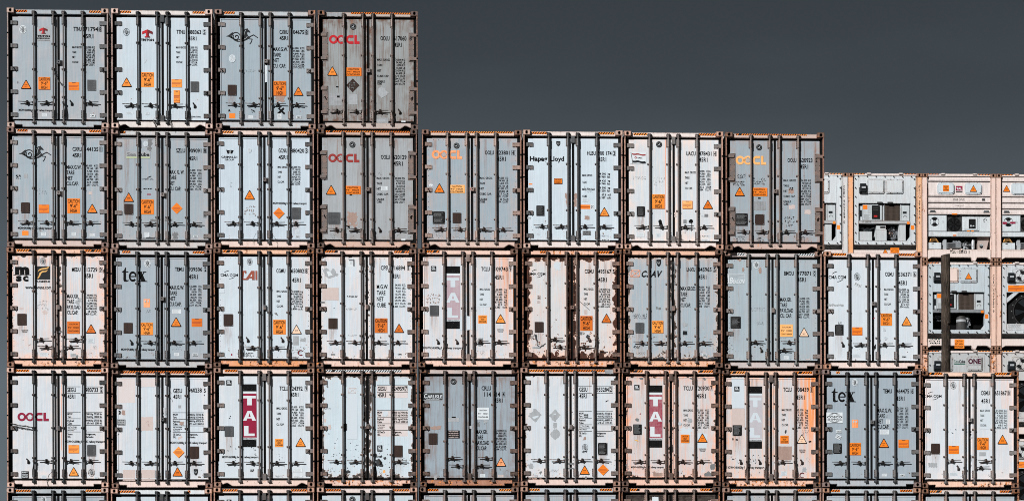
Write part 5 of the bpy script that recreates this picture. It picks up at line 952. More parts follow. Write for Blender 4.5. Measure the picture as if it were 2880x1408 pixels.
K(3, 3, (30, 985, 15), 'white container with torn dark border and pink-washed weight table', (.76, .84, .88),
  [('GESU', 607, 689, 184, 222), ('924959', 740, 858, 184, 222), ('7', 868, 886, 184, 222), ('#box', 862, 890, 180, 226), ('45R1', 609, 684, 244, 283), bl('MGW|Tare', 603, 647, 418, 18, 25.5), bl('Payload|Cube', 603, 662, 480, 19, 25.5), bl('34000 kg 74960 lb|4730 kg 10430 lb', 742, 892, 418, 18, 25.5, 'R'), bl('29270 kg 64530 lb|67.9 m3 2398 ft3', 742, 892, 480, 18, 25.5, 'R'), bl('Add Tare Weight|of Generating Set|When Fitted', 604, 674, 540, 9, 16.5), bl('GE SeaCo|SRL.', 603, 675, 602, 18, 25), bl('Bridgetown,|Barbados', 742, 834, 602, 18, 25)] +
  [('#l', 601, 894, v) for v in (174, 236, 408, 470, 532, 593)],
  [('PA', 601, 408, 893, 652, 'wash_pink', .01), ('PA', 601, 174, 893, 292, 'wash_pink', .01), ('PA', 650, 415, 705, 465, 'patch_white', .3), ('PA', 316, 176, 411, 680, 'patch_white', .01), ('CB', 329, 201, 402, 246), ('P', 760, 736, 842, 845), ('LG', 'gl', 601, 736, 649, 792), ('PG', 'mid_grey', 347, 510, 370, 470, 383, 478, 362, 520), ('PG', 'patch_white', 357, 506, 372, 480, 376, 484, 362, 508), ('PA', 134, 546, 162, 584, 'pink_patch', .1), ('PG', 'pink_patch', 90, 490, 118, 488, 112, 522, 96, 520), ('PA', 655, 970, 677, 992, 'pale_orange', .05), ('SC', 125, 940, 195, 990, 'scribble', 5, 2), ('SC', 90, 385, 165, 400, 'faint', 3, 4), ('PG', 'mid_grey', 118, 180, 132, 172, 138, 190, 125, 198), ('PG', 'dark_grey', 278, 540, 300, 525, 325, 540, 330, 575, 310, 600, 285, 612), ('PG', 'dark_grey', 565, 820, 590, 810, 600, 840, 640, 825, 650, 845, 590, 850), ('PG', 'dark_grey', 590, 870, 612, 860, 630, 900, 658, 915, 655, 935, 600, 935, 585, 910), ('PG', 'dark_grey', 655, 850, 680, 842, 688, 862, 672, 872), ('PG', 'dark_grey', 303, 975, 325, 965, 345, 978, 340, 995, 305, 995), ('DOTS', 120, 600, 250, 900, 10), ('DOTS', 290, 700, 440, 950, 16), ('DOTS', 600, 690, 720, 1000, 16), ('DOTS', 820, 850, 880, 900, 5), ('PG', 'dark_grey', 570, 940, 590, 940, 588, 1030, 575, 1015)],
  hs='LLDR', hy=888, g=(258, 565, 823), hz=((118, 835),), hzc='label_white', fr=(.50, .32, .25), ft=(.80, .62, .55), fa=.85, hw=(.22, .19, .185), rod=(.28, .255, .25), lk='slim', lky=560, leaf='trim', streak=.12, stain=(.85, .60, .50), spots=.30, peel=.5, bare=(.10, .09, .085), cast=(.10, .06, .04), hook=2)
K(4, 3, (30, 970, 10), 'dull grey container with dark nameplate and white height sticker', (.36, .43, .49),
  [('CRLU', 615, 703, 173, 212), ('114 514', 641, 790, 230, 270), ('4', 813, 831, 230, 270), ('#box', 808, 836, 226, 274), ('45R1', 733, 812, 287, 326), bl('MAX.GR.|TARE|PAYLOAD|CU.CAP.', 563, 685, 583, 37, 51), bl('34.000 KG|74.960 LBS|4.880 KG|10.760 LBS|29.120 KG|64.200 LBS|67.8 CU.M.|2.394 CU.FT.', 731, 848, 581, 18, 25, 'R')],
  [('LG', 'carlisle', 62, 236, 252, 311), ('R', 351, 132, 56), ('C', 572, 375, 685, 487, 3, 'label_white'), ('PA', 288, 472, 404, 508, 'label_grey', .1), ('PA', 333, 460, 371, 471, 'ink', .05), ('WT', 292, 589, 407, 663, 'ink', 'THIS CONTAINER|HAS BEEN DESIGNED|AND TESTED WITH|34,000 KGS', 'pink_patch'), ('P', 114, 616, 197, 721), ('PA', 176, 692, 189, 720, 'label_white', .05), ('PG', 'brown_patch', 128, 555, 180, 550, 237, 548, 230, 575, 165, 583, 140, 578), ('T', 797, 839, 97, 'faded_orange'), ('W', 599, 997, 646, 1028, 'label_white'), ('W', 768, 1004, 820, 1028, 'pink_patch'), ('PA', 563, 512, 596, 552, 'mid_grey', .2), ('PA', 635, 492, 664, 522, 'label_grey', .4), ('PA', 502, 546, 527, 574, 'label_grey', .05), ('PA', 164, 1005, 196, 1046, 'label_grey', .3)],
  hl=(('R', 850), ('L', 922), ('R', 922), ('L', 850)), g=(348, 690), hz=(), fr=(.42, .27, .21), ft=(.50, .46, .45), fa=.80, hw=(.17, .125, .11), rod=(.38, .31, .29), lk='pad', streak=.6, stain=(.20, .12, .09), cast=(.10, .05, .03), hook=2, sillt=(.36, .15, .08), spots=.03)
K(5, 3, (40, 985, 12), 'white container with torn-off diamond marks on one door', (.80, .83, .86),
  [('GESU', 597, 675, 191, 229), ('953284', 763, 879, 191, 229), ('2', 889, 908, 191, 229), ('#box', 884, 912, 187, 233), ('45R1', 598, 671, 252, 291), bl('MGW|Tare', 594, 638, 426, 18, 25.5), bl('Payload|Cube', 594, 655, 488, 19, 25.5), bl('35000 Kg 77160 lb|4660 Kg 10270 lb', 762, 909, 427, 18, 25.5, 'R'), bl('30340 Kg 66890 lb|67.8 m3  2395 ft3', 762, 909, 488, 18, 25.5, 'R'), bl('A V Tare Weight|Of Generating Set|When Fitted', 595, 696, 546, 10, 17), bl('GE SeaCo|SRL.', 594, 665, 611, 18, 25), bl('Bridgetown|Barbados', 762, 850, 611, 18, 25)] +
  [('#l', 592, 716, v) for v in (182, 244, 416, 478, 540, 602)] + [('#l', 762, 916, v) for v in (182, 244, 416, 478, 540, 602)],
  [('PG', 'label_grey', 112, 458, 175, 390, 242, 450, 178, 518), ('PG', 'patch_white', 150, 470, 200, 455, 215, 465, 170, 490), ('PG', 'label_grey', 312, 462, 368, 392, 420, 455, 365, 515), ('PG', 'patch_white', 345, 440, 380, 435, 372, 450), ('PG', 'label_grey', 352, 525, 385, 525, 382, 572, 352, 570), ('PG', 'label_grey', 318, 632, 350, 590, 385, 575, 410, 605, 415, 640, 372, 685, 335, 660), ('P', 774, 710, 862, 823, 'plate_black'), ('PG', 'label_white', 780, 740, 788, 728, 800, 726, 808, 738, 800, 752, 786, 752), ('O', 652, 755, 68, 1), ('T', 648, 921, 96), ('D', 823, 964, 54), ('WT', 640, 440, 680, 470, 'ink', 'TARE|4660', 'label_white'), ('PG', 'brown_patch', 627, 685, 645, 655, 662, 655, 663, 680), ('SC', 612, 785, 675, 805, 'ink', 4, 2, .01), ('PG', 'label_grey', 112, 912, 150, 905, 162, 935, 140, 955, 118, 948), ('PG', 'mid_grey', 214, 990, 235, 975, 245, 992, 228, 1010), ('SC', 320, 960, 400, 985, 'scribble', 5, 3), ('SC', 150, 995, 200, 1035, 'scribble', 6, 3), ('PG', 'dark_grey', 845, 325, 870, 308, 876, 316, 850, 330), ('PA', 487, 898, 548, 915, 'mid_grey', .2), ('PA', 480, 945, 545, 958, 'mid_grey', .2), ('PA', 650, 1025, 668, 1050, 'mid_grey', .1), ('PG', 'brown_patch', 105, 1050, 130, 1042, 165, 1046, 250, 1050, 250, 1056)],
  hs='LLRR', hy=877, g=(258, 565, 842), hz=((122, 840),), fr=(.60, .40, .32), ft=(.84, .68, .62), fa=.6, hw=(.33, .30, .295), rod=(.34, .32, .32), lk='slim', lky=565, leaf='rivet', streak=.45, stain=(.88, .68, .60), spots=.05, peel=.1, cast=(.36, .20, .15), hook=2, topw=(840, 925))
K(6, 3, (40, 975, 15), 'salmon-rusty white container with worn crimson vertical banner', (.82, .76, .75),
  cd('TCLU', 628, 715, '120930', 750, 872, '7', 882, 900, 178, 216, 752, 838, 251, 290) + [bl('MAX.GROSS||TARE||NET||CU.CAP.', 627, 718, 395, 19, 23.1), bl('35.000   KGS.|77.160   LBS.|4.600   KGS.|10.140   LBS.|30.400   KGS.|67.020   LBS.|67.5   CU.M.|2.383   CU.FT.', 750, 870, 395, 18, 23.2, 'R'), rail(130, 440, 928, 946)],
  [('LG', 'tal', 300, 172, 428, 754, 'worn'), ('LG', 'gl', 163, 168, 212, 216), ('P', 152, 537, 231, 633, 'plate_black'), ('C', 603, 632, 681, 709, 4), ('T', 806, 619, 97), ('XT', 'CORTEN STEEL', 772, 838, 762, 770), ('XT', 'AND N.C.C.S', 776, 834, 773, 779), ('XT', 'CONTAINER', 780, 830, 784, 790), ('PG', 'mid_grey', 168, 492, 185, 478, 210, 490, 205, 508, 182, 506), ('PA', 668, 478, 706, 520, 'label_grey', .2), ('O', 594, 530, 36, 2), ('PG', 'crimson', 212, 442, 226, 430, 228, 438, 218, 448), ('PG', 'brown_patch', 330, 985, 350, 975, 375, 990, 425, 990, 432, 1020, 400, 1030, 345, 1028), ('PG', 'mid_grey', 880, 920, 920, 898, 924, 955, 885, 962), ('PG', 'mid_grey', 820, 1000, 860, 975, 900, 1000, 915, 1030, 830, 1028), ('PG', 'mid_grey', 205, 95, 250, 97, 250, 122, 215, 112), ('PG', 'mid_grey', 680, 97, 715, 97, 712, 118, 690, 108), ('PG', 'mid_grey', 810, 110, 825, 95, 845, 115, 830, 128), ('PG', 'mid_grey', 85, 905, 100, 915, 105, 960, 88, 950), ('PG', 'gold', 162, 682, 190, 680, 205, 700, 172, 690), ('PA', 600, 570, 700, 640, 'patch_white', .2), ('PA', 760, 620, 850, 760, 'patch_white', .05)],
  hs='LLRR', hy=885, g=(336, 565, 822), hz=((122, 243), (765, 910)), fr=(.55, .34, .26), ft=(.86, .60, .50), fa=.82, hw=(.20, .14, .12), rod=(.48, .34, .29), lk='pad', leaf='trim', streak=.85, stain=(.84, .42, .27), spots=.12, peel=.25, cast=(.10, .055, .04), hook=2)
K(7, 3, (65, 1000, 25), 'pinkish container with bleached grey vertical banner and orange rust streaks', (.80, .76, .76),
  cd('TCLU', 650, 730, '108439', 770, 893, '1', 911, 925, 189, 228, 771, 852, 262, 300) + [bl('MAX.GROSS||TARE||NET||CU.CAP.', 635, 728, 390, 19, 23.4), bl('35.000   kg.|77.160   lbs.|4.600   kg.|10.140   lbs.|30.400   kg.|67.020   lbs.|67.5   m3|2.383   cu.ft.', 770, 887, 391, 18, 23.4, 'R'), ('MGW=34,000kg f    railway transport', 113, 470, 928, 949)],
  [('LG', 'tal', 320, 180, 450, 762, 'pale'), ('LG', 'gl', 186, 181, 235, 227), ('PA', 160, 95, 278, 385, 'patch_white', .01), ('PA', 160, 387, 285, 560, 'pink_patch', .02), ('P', 169, 543, 256, 642, 'plate_black'), ('C', 621, 640, 700, 714, 4), ('T', 826, 628, 96, 'wash_orange'), ('PA', 592, 741, 730, 870, 'brown_patch', .02), ('XT', 'CORTEN STEEL', 798, 860, 770, 778), ('XT', 'AND N.C.C.S', 802, 857, 781, 787), ('XT', 'CONTAINER', 806, 853, 792, 798), ('SC', 168, 650, 235, 690, 'ink', 8, 1, .014), ('W', 628, 975, 683, 1015, 'patch_white', 7), ('PG', 'ink', 890, 692, 915, 688, 918, 700, 893, 706), ('PG', 'dark_grey', 668, 590, 680, 585, 680, 605, 672, 622, 664, 612), ('RC', 828, 1012, 26, 'dark_red'), ('PA', 832, 935, 866, 985, 'label_grey', .2), ('SC', 820, 580, 890, 640, 'scribble', 5, 3), ('SC', 860, 830, 905, 900, 'label_grey', 5, 2), ('DOTS', 150, 850, 260, 900, 9), ('DOTS', 330, 820, 440, 900, 14), ('DOTS', 780, 860, 860, 930, 5), ('PG', 'label_white', 340, 627, 430, 625, 432, 636, 340, 638)],
  hs='DDRD', hy=888, g=(342, 572, 827), hz=((145, 315), (745, 925)), fr=(.50, .32, .25), ft=(.84, .58, .46), fa=.85, hw=(.24, .20, .19), rod=(.42, .32, .29), lk='pad', leaf='trim', streak=.7, stain=(.88, .50, .34), wash=1.3, spots=.14, cast=(.10, .06, .045), hook=2)
K(8, 3, (72, 1000, 28), 'grey container with huge black letters and white label ringed by arcs', (.38, .45, .51),
  cd('TEMU', 648, 731, '964475', 770, 895, '6', 915, 933, 207, 245, 772, 850, 275, 314) + [bl('MAX.G.W.|TARE|NET|CU.CAP.', 593, 730, 388, 37, 51), bl('35.000   KG|77.160   LBS|4.550   KG|10.030   LBS|30.450   KG|67.130   LBS|67.3  CU.M.|2.377  CU.FT.', 766, 886, 378, 18, 25.5, 'R')],
  [('LG', 'tex', 162, 200, 384, 330), ('O', 382, 146, 66, 0), ('LG', 'cosco', 113, 427, 267, 526), ('PA', 354, 494, 413, 571, 'faded_orange', .01), ('O', 370, 513, 20, 2), ('O', 396, 513, 20, 2), ('WT', 203, 593, 254, 620, 'label_white', 'COSCO'), ('WR', 225, 657, 48, 38), ('P', 176, 717, 258, 813, 'plate_black'), ('C', 330, 712, 438, 827), ('T', 655, 668, 97), ('N', 792, 681, 889, 756), ('W', 619, 590, 705, 632, 'label_white', 5), ('W', 676, 492, 714, 535), ('W', 636, 1000, 682, 1026), ('WT', 804, 1003, 850, 1026, 'label_white', 'CIMC'), ('SC', 670, 450, 700, 480, 'scribble', 5, 2), ('SC', 165, 900, 265, 1040, 'label_grey', 5, 2)],
  hs='LLRR', hy=900, g=(352, 580, 838), hz=((205, 238), (808, 920)), fr=(.50, .40, .37), ft=(.46, .52, .57), fa=.28, hw=(.24, .25, .26), rod=(.20, .21, .225), lk='box', lky=520, streak=.12, stain=SALG, cast=(.22, .16, .15), hook=2)
K(9, 3, (70, 988, 38), 'pinkish white container with two-arc name, end of the lowest full row', (.84, .85, .87),
  cd('CGMU', 638, 720, '651867', 768, 880, '0', 893, 908, 222, 261, 640, 719, 298, 336) + [bl('MAX. GROSS||TARE||NET||CU.CAP.', 631, 722, 398, 19, 22.8), bl('34.000 kg.|74.960 lbs.|4.620 kg.|10.190 lbs.|29.380 kg.|64.770 lbs.|68.0 m3|2.400 cu.ft.', 768, 884, 398, 18, 22.8, 'R')],
  [('LG', 'cma', 107, 230, 268, 307), ('O', 379, 173, 66, 1), ('PA', 628, 390, 724, 580, 'patch_white', .01), ('PA', 766, 390, 887, 580, 'patch_white', .01), ('P', 168, 716, 252, 815), ('N', 333, 737, 430, 812), ('C', 600, 660, 709, 774), ('T', 840, 633, 96), ('PA', 145, 898, 225, 938, 'label_grey', .1), ('W', 621, 796, 681, 832, 'label_grey'), ('W', 345, 988, 420, 1018, 'patch_white'), ('PA', 531, 600, 552, 612, 'ink', .1), ('PA', 533, 625, 550, 638, 'ink', .1), ('PA', 534, 655, 558, 672, 'mid_grey', .1), ('PG', 'dark_grey', 536, 815, 548, 830, 545, 930, 536, 940), ('DOTS', 330, 560, 435, 625, 4), ('PG', 'mid_grey', 140, 1050, 165, 1042, 188, 1046, 185, 1054), ('PG', 'mid_grey', 360, 1052, 385, 1044, 415, 1048, 420, 1056), ('PG', 'mid_grey', 590, 1052, 610, 1042, 655, 1050, 650, 1056)],
  hl=(('R', 880), ('DL', 945), ('R', 943), ('L', 880)), g=(355, 583, 840), hz=((148, 275), (765, 922)), fr=(.86, .46, .26), ft=(.90, .66, .52), fa=.82, hw=(.38, .37, .37), rod=(.40, .38, .37), lk='box', lky=498, leaf='trim', streak=.5, stain=(.92, .72, .66), wash=.25, spots=.03, cast=(.18, .08, .04), hook=2)
# ---- fifth row: only the heads of these show above the lower edge of the photo
def low(c, fx, label, tone, D=(), **kw): K(c, 4, fx, label, tone, (), D, **kw)
low(0, (60, 1020, 1140), 'cut-off grey container under the one with crimson ring letters', G_, [('O', 405, 1250, 66, 0)], hz=((133, 285), (802, 958)), fr=(.70, .48, .40), ft=(.44, .50, .54), fa=.25, hw=H_DK, rod=H_DK, lk='slim', lky=1700, leaf='trim', cast=(.60, .42, .36), streak=.15)
low(1, (35, 990, 1140), 'cut-off white container under the one with pink rubbed squares', WH, [], hz=((103, 263), (762, 785)), fr=(.66, .42, .34), ft=(.72, .78, .82), fa=.3, hw=H_DK, rod=H_DK, lk='pad', streak=.12, cast=(.70, .36, .24))
low(2, (35, 980, 1138), 'cut-off white container under the crisp crimson banner', WH, [('LG', 'gl', 155, 1250, 200, 1300)], hz=((110, 260), (758, 918)), fr=(.72, .48, .38), ft=(.86, .70, .64), fa=.4, hw=(.18, .17, .17), rod=(.24, .23, .23), lk='pad', streak=.2, cast=(.60, .30, .18))
low(3, (30, 985, 1132), 'cut-off pale container with round black seal under the torn-bordered one', (.66, .74, .78), [('R', 367, 1244, 58)], hz=((105, 257), (750, 910)), fr=(.60, .36, .26), ft=(.80, .70, .68), fa=.4, hw=(.16, .155, .155), rod=(.24, .23, .23), lk='pad', streak=.2, cast=(.62, .36, .26))
low(4, (25, 965, 1128), 'cut-off grey container with scraped header under the dark nameplate one', (.40, .46, .51), [], hz=((100, 210), (782, 902)), fr=(.50, .28, .20), ft=(.48, .50, .52), fa=.45, hw=(.42, .34, .32), rod=(.36, .34, .34), lk='slim', lky=1700, leaf='trim', streak=.2, cast=(.18, .10, .07))
low(5, (45, 985, 1122), 'cut-off bluish grey container under the torn-off diamond marks', (.42, .50, .56), [], hz=((122, 225), (792, 905)), fr=(.60, .36, .26), ft=(.46, .54, .59), fa=.25, hw=(.36, .30, .29), rod=(.22, .21, .22), lk='slim', lky=1700, leaf='trim', streak=.25, stain=(.6, .42, .35), cast=(.42, .22, .15))
low(6, (40, 970, 1125), 'cut-off container with grey doors chewed by brown rust', (.46, .53, .58), [('PA', 335, 1217, 392, 1400, 'label_white', .05)], hz=((120, 215), (785, 915)), fr=(.46, .27, .20), ft=(.66, .56, .52), fa=.92, hw=(.44, .33, .29), rod=(.42, .36, .34), lk='slim', lky=1700, leaf='trim', peel=1.3, spots=.2, streak=.3, cast=(.10, .06, .045))
low(7, (75, 1000, 1132), 'cut-off riveted grey container under the bleached banner', (.40, .45, .49), [], hz=((135, 262), (775, 918)), fr=(.55, .34, .26), ft=(.52, .54, .56), fa=.4, hw=(.25, .22, .21), rod=(.30, .28, .28), lk='slim', lky=1700, leaf='rivet', streak=.3, cast=(.30, .18, .14))
low(8, (75, 1000, 1140), 'cut-off smooth grey container under huge black letters and arcs label', (.44, .51, .56), [], hz=((155, 245), (808, 925)), fr=(.55, .42, .37), ft=(.48, .54, .58), fa=.25, hw=(.36, .32, .31), rod=(.36, .34, .34), lk='slim', lky=1700, leaf='trim', streak=.12, cast=(.44, .22, .12))
low(9, (80, 990, 1142), 'cut-off grey container with rust dripping from its header', (.44, .51, .56), [], hz=((155, 270), (810, 930)), fr=(.62, .34, .20), ft=(.60, .62, .64), fa=.80, hw=(.40, .33, .31), rod=(.44, .40, .39), lk='slim', lky=1700, leaf='trim', streak=.12, cast=(.16, .07, .03))
# ---------------------------------------------------------------- put the front stacks together
ZS = [3.403, 3.497, 3.497, 3.332, 3.332]; OY = [0, 350, 690, 1030, 1030]
OX = [[0, 300, 590, 880], [0, 300, 590, 880, 1170, 1460, 1740, 2020], [0, 300, 590, 880, 1170, 1450, 1735, 2020, 2300]] + [[0, 300, 590, 880, 1170, 1450, 1735, 2010, 2290, 2570]] * 2
TOPZ, PZ = 17.47, 2.896
pos = {}
for s in SPEC:
    c, r, (xl, xr, yt), q = s['c'], s['r'], s['F'], ZS[s['r']]
    a_ = at(OX[r][c] + xl / q, OY[r] + yt / q + 20, 0); b_ = at(OX[r][c] + xr / q, OY[r] + yt / q + 20, 0); t_ = at(OX[r][c] + (xl + xr) / 2 / q, OY[r] + yt / q, 0)
    pos[c, r] = [(a_.x + b_.x) / 2 - CW / 2, t_.z]
for r in range(5):
    cs = sorted(c for c, rr in pos if rr == r)
    for _ in range(60):
        for c in cs[:-1]:
            d = pos[c + 1, r][0] - pos[c, r][0]
            if d < 2.443: pos[c, r][0] -= (2.4435 - d) / 2; pos[c + 1, r][0] += (2.4435 - d) / 2
for c in range(10):
    rs = [r for (cc, r) in pos if cc == c and r < 4]
    o = sum(pos[c, r][1] - (TOPZ - r * PZ) for r in rs) / len(rs)
    for r in rs + [4]: pos[c, r][1] = TOPZ - r * PZ + o - CH
def v3(t): return [float(q) for q in t]
def container(s):
    c, r = s['c'], s['r']; rnd = random.Random(c * 31 + r * 7); x, z = pos[c, r]
    y0 = rnd.uniform(-.045, .055)
    P = Vector((x + 1.2, y0, z + 1.4)); dep = fwd.dot(P - Vector((CAMX, CAMY, CAMZ)))
    k = dep / FPX / ZS[r]; xl, xr, yt = s['F']; f = F(xl, xr, yt, k)
    root = thing('shipping_container', (x, y0, z), s['label'], 'container', 'stacked refrigerated containers seen door end on')
    g = lambda n, d=None: s.get(n, d)
    fa = g('fa', .5); fr = v3([q * m_ for q, m_ in zip(g('fr'), (.92, .74, .68))]); ft = v3(g('ft')); hw = v3([q * .68 for q in g('hw')]); rd = v3([q * .34 for q in g('rod')])
    obj('body', GM['body'], root, tone=v3((.62, .66, .68)), rust=fa * .6, seed=c * 3.1 + r)
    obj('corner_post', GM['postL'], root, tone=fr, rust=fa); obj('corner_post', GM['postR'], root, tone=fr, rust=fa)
    h = obj('header', GM['header'], root, tone=ft, rust=fa * .8)
    w = 'W' if g('sill') == 'N' else 'R'
    obj('sill', GM['sillT' if g('sill') == 'T' else 'sillR'], root, tone=v3(g('sillt', ft)), rust=min(1, fa * .95))
    for xx in (0, CW - .172):
        for zz in (0, CH - .118): obj('corner_casting', GM['casting'], root, (xx, 0, zz), tone=v3([min(1, q * .9 + .03) for q in g('cast')]), rust=.45 + fa * .35)
    hh = g('hz', ()); first = True
    for e in hh:
        xa, xb = f.x(e[0]), f.x(e[1])
        if len(e) == 4: za, zb, ys = max(f.z(e[3]), CH - .075), CH - .032, .0540
        else: za, zb, ys = CH - .097, CH - .040, .0540
        xa = max(xa, .177); xb = min(xb, CW - .177)
        if xb - xa > .02: obj('hazard_stripe', stripes(xa, xb, za, zb, .0528, g('hzc', 'orange'), .062 if len(e) == 2 else .058, .85, rnd.uniform(0, .05), (rnd.randint(2, 6),) if fa > .65 else ()), h)
    if g('topw'):
        b = MB(); ragged(b, f.x(g('topw')[0]), CH - .135, f.x(g('topw')[1]), CH - .04, .0528, 'plate_silver', .1, 3); obj('tape_patch', b, h)
    leaf = GM['leaf_' + g('leaf', 'plain')]; seed = c * 7.31 + r * 13.7
    doors = []
    for i, lx in enumerate((LX0, RX0)):
        d = obj('door', leaf, root, (lx, 0, DZ0), tone=v3([q * k_ for q, k_ in zip(s['tone'], (.80, .86, .905) if s['tone'][2] > .6 else (.94, .96, .97))]), stain=v3(g('stain', SAL)), streak=float(g('streak', .2)), peel=float(g('peel', 0)), spots=max(.10, float(g('spots', 0))),
                wash=float(g('wash', 0)) * i, bare=v3(g('bare', (.085, .07, .062))), dw=LX1 - LX0, seed=seed + 5 * i)
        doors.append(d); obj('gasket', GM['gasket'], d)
        s_ = 1 if i == 0 else -1; xe = 0 if i == 0 else RX1 - RX0
        if g('hinge') == 'long':
            for j, zc in enumerate((2.02, .71)): obj('hinge', GM['long', s_, 1 if j == 1 else 0], d, (xe - .012 * s_, 0, zc - DZ0), tone=hw, rust=fa * .8)
        else:
            for j in range(5): obj('hinge', GM['hinge', s_, 1 if j == g('hook', 2) else 0], d, (xe, 0, CH - .345 - .5545 * j - DZ0), tone=v3([q * rnd.uniform(.75, 1.25) for q in hw[:1]] * 0 + [q * (1 + .25 * sin(j * 2.3 + seed + i)) for q in hw]), rust=fa * .7)
    # lock rods and handles
    hl = g('hl')
    if not hl: hl = [(q if q != 'D' else ('DL' if i < 2 else 'DR'), g('hy', yt + 2.29 / k)) for i, q in enumerate(g('hs', 'LLRR'))]
    gs = g('g', (yt + .845 / k, yt + 1.45 / k, yt + 2.12 / k))
    for i in range(4):
        vr = rnd.uniform(.75, 1.35); ro = obj('lock_rod', GM['rod'], root, (RODX[i] + rnd.uniform(-.003, .003) - .053 * (x + 1.2 - CAMX) / 52, 0, .012), tone=v3([q * vr for q in rd]), rust=fa * .15)
        for zz in (CH - .285, .34): obj('rod_bracket', GM['bracket'], ro, (0, 0, zz - .012), tone=hw if sum(hw) > sum(rd) * .9 or fa < .6 else rd, rust=fa * .7)
        for v in gs: obj('rod_guide', GM['guide'], ro, (0, 0, f.z(v) - .012), tone=rd, rust=fa * .6)
        st, hv = hl[i]; s_ = -1 if st in ('L', 'DL') else 1
        obj('handle', GM['hang' if st[0] == 'D' else 'handle', s_, (i + c + r) % 2], ro, (0, 0, f.z(hv) - .012), tone=v3([q * .22 for q in hw]), rust=fa * .35)
        if g('tape') and g('tape')[0] == i:
            b = MB(); zt = f.z(g('tape')[1]); b.tube([(0, RY, zt - .11), (0, RY, zt)], .0185, 'yellow_tape', 10); obj('tape_wrap', b, ro)
    if g('lk') == 'pad':
        for zz in (CH - .22, .235): obj('seam_pad', GM['lock', 'pad'], root, (1.222, 0, zz), tone=hw, rust=fa * .3)
    elif g('lky', 1700) < 1600: obj('lock_box', GM['lock', g('lk')], root, (1.238, 0, f.z(g('lky'))), tone=hw, rust=fa * .5)
    # stickers, emblems, lettering
    for j, dd in enumerate(s['D']):
        nm, b, cx = decal(dd[0], dd[1:], f, DY, j * 7 + c * 3 + r)
        if b.empty(): continue
        # stack later stickers slightly in front of earlier ones
        i = 0 if cx < 1.228 else 1; d = doors[i]
        lift = -.0007 * (j % 5) if dd[0] in ('PA', 'PG', 'W', 'DR') else -.0037 - .0015 * (j % 4)
        obj(nm, b, d, (-(LX0, RX0)[i], lift, -DZ0))
        if dd[0] == 'P' and fa > .42:
            b = MB(); zt = f.z(dd[4]); b.quad(f.x(dd[1]) - .01, max(DZ0 + .05, zt - rnd.uniform(.3, .7)), f.x(dd[3]) + .01, zt, DY - .0006, 'drip'); obj('rust_run', b, d, (-(LX0, RX0)[i], 0, -DZ0))
    if fa > .55 and g('streak', .2) > .3:     # runs of rust below the header and from the hinges
        for n_ in range(int(fa * 6)):
            i = rnd.randint(0, 1); xq = rnd.uniform(.02, .98) * (LX1 - LX0); b = MB(); w_ = rnd.uniform(.03, .12); h_ = rnd.uniform(.3, 1.4)
            b.quad(xq - w_ / 2, DZ1 - DZ0 - h_, xq + w_ / 2, DZ1 - DZ0 - .02, DY - .0003 - .00005 * n_, 'drip')
            if 0 < xq - w_ / 2 and xq + w_ / 2 < LX1 - LX0: obj('rust_run', b, doors[i])
    code = MB()
    for e in s['T']:
        y = DY - .0046
        if e[0] == '#box': rect_outline(code, f.x(e[1]), f.z(e[4]), f.x(e[2]), f.z(e[3]), .005, y, 'dark_grey'); continue
        if e[0] == '#b' or e[0] == '#l' or len(e[0]) > 8:
            b = MB(); nm = 'lettering'
            if e[0] == '#b': _, ls, x0, x1, v0, hpx, p, al = e; xq = f.x(x0); nm = 'weight_table'; put_block(b, ls, f.x(x0), f.x(x1), f.z(v0), hpx * k, p * k, y, 'ink', al, .016)
            elif e[0] == '#l': xq = f.x(e[1]); nm = 'ruled_line'; b.quad(xq, f.z(e[3] + 1.6), f.x(e[2]), f.z(e[3] - 1.6), y, 'ink')
            else: xq = f.x(e[1]); put_text(b, e[0], xq, f.x(e[2]), f.z(e[4]), f.z(e[3]) - f.z(e[4]), y, 'ink', .018)
            i = 0 if xq < 1.2 else 1; obj(nm, b, doors[i], (-(LX0, RX0)[i], 0, -DZ0))
        else:
            if g('hinge') == 'long' and f.x(e[1]) > 2.18 and len(e[0]) == 1: y = DY - .0135
            put_text(code, e[0], f.x(e[1]), f.x(e[2]), f.z(e[4]), f.z(e[3]) - f.z(e[4]), y, 'ink', .018)
    if not code.empty(): obj('container_code', code, doors[1], (-RX0, 0, -DZ0))
    return root, f
ROOT = {}
for s in SPEC: ROOT[s['c'], s['r']] = container(s)

# the foot of the stacks, below the lower edge of the photo
def copy_tree(o, parent, skip=()):
    c = o.copy(); COL.objects.link(c); c.parent = parent
    for ch in list(o.children):
        if ch.name.split('.')[0] not in skip: copy_tree(ch, c, skip)
    return c
DEC = ('caution_sticker', 'warning_triangle', 'notice_sticker', 'data_plate', 'seal_emblem', 'small_label', 'patch', 'scribble', 'logo', 'rust_run', 'lettering', 'small_lettering', 'weight_table', 'container_code', 'ruled_line')
for c in range(10):
    o = copy_tree(ROOT[c, 4][0], None, DEC); o.location.z = max(.0, ROOT[c, 4][0].location.z - PZ)
    o['label'] = 'container at the foot of the stacks, wholly below the lower photo edge'; o['group'] = 'containers at the foot of the stacks'
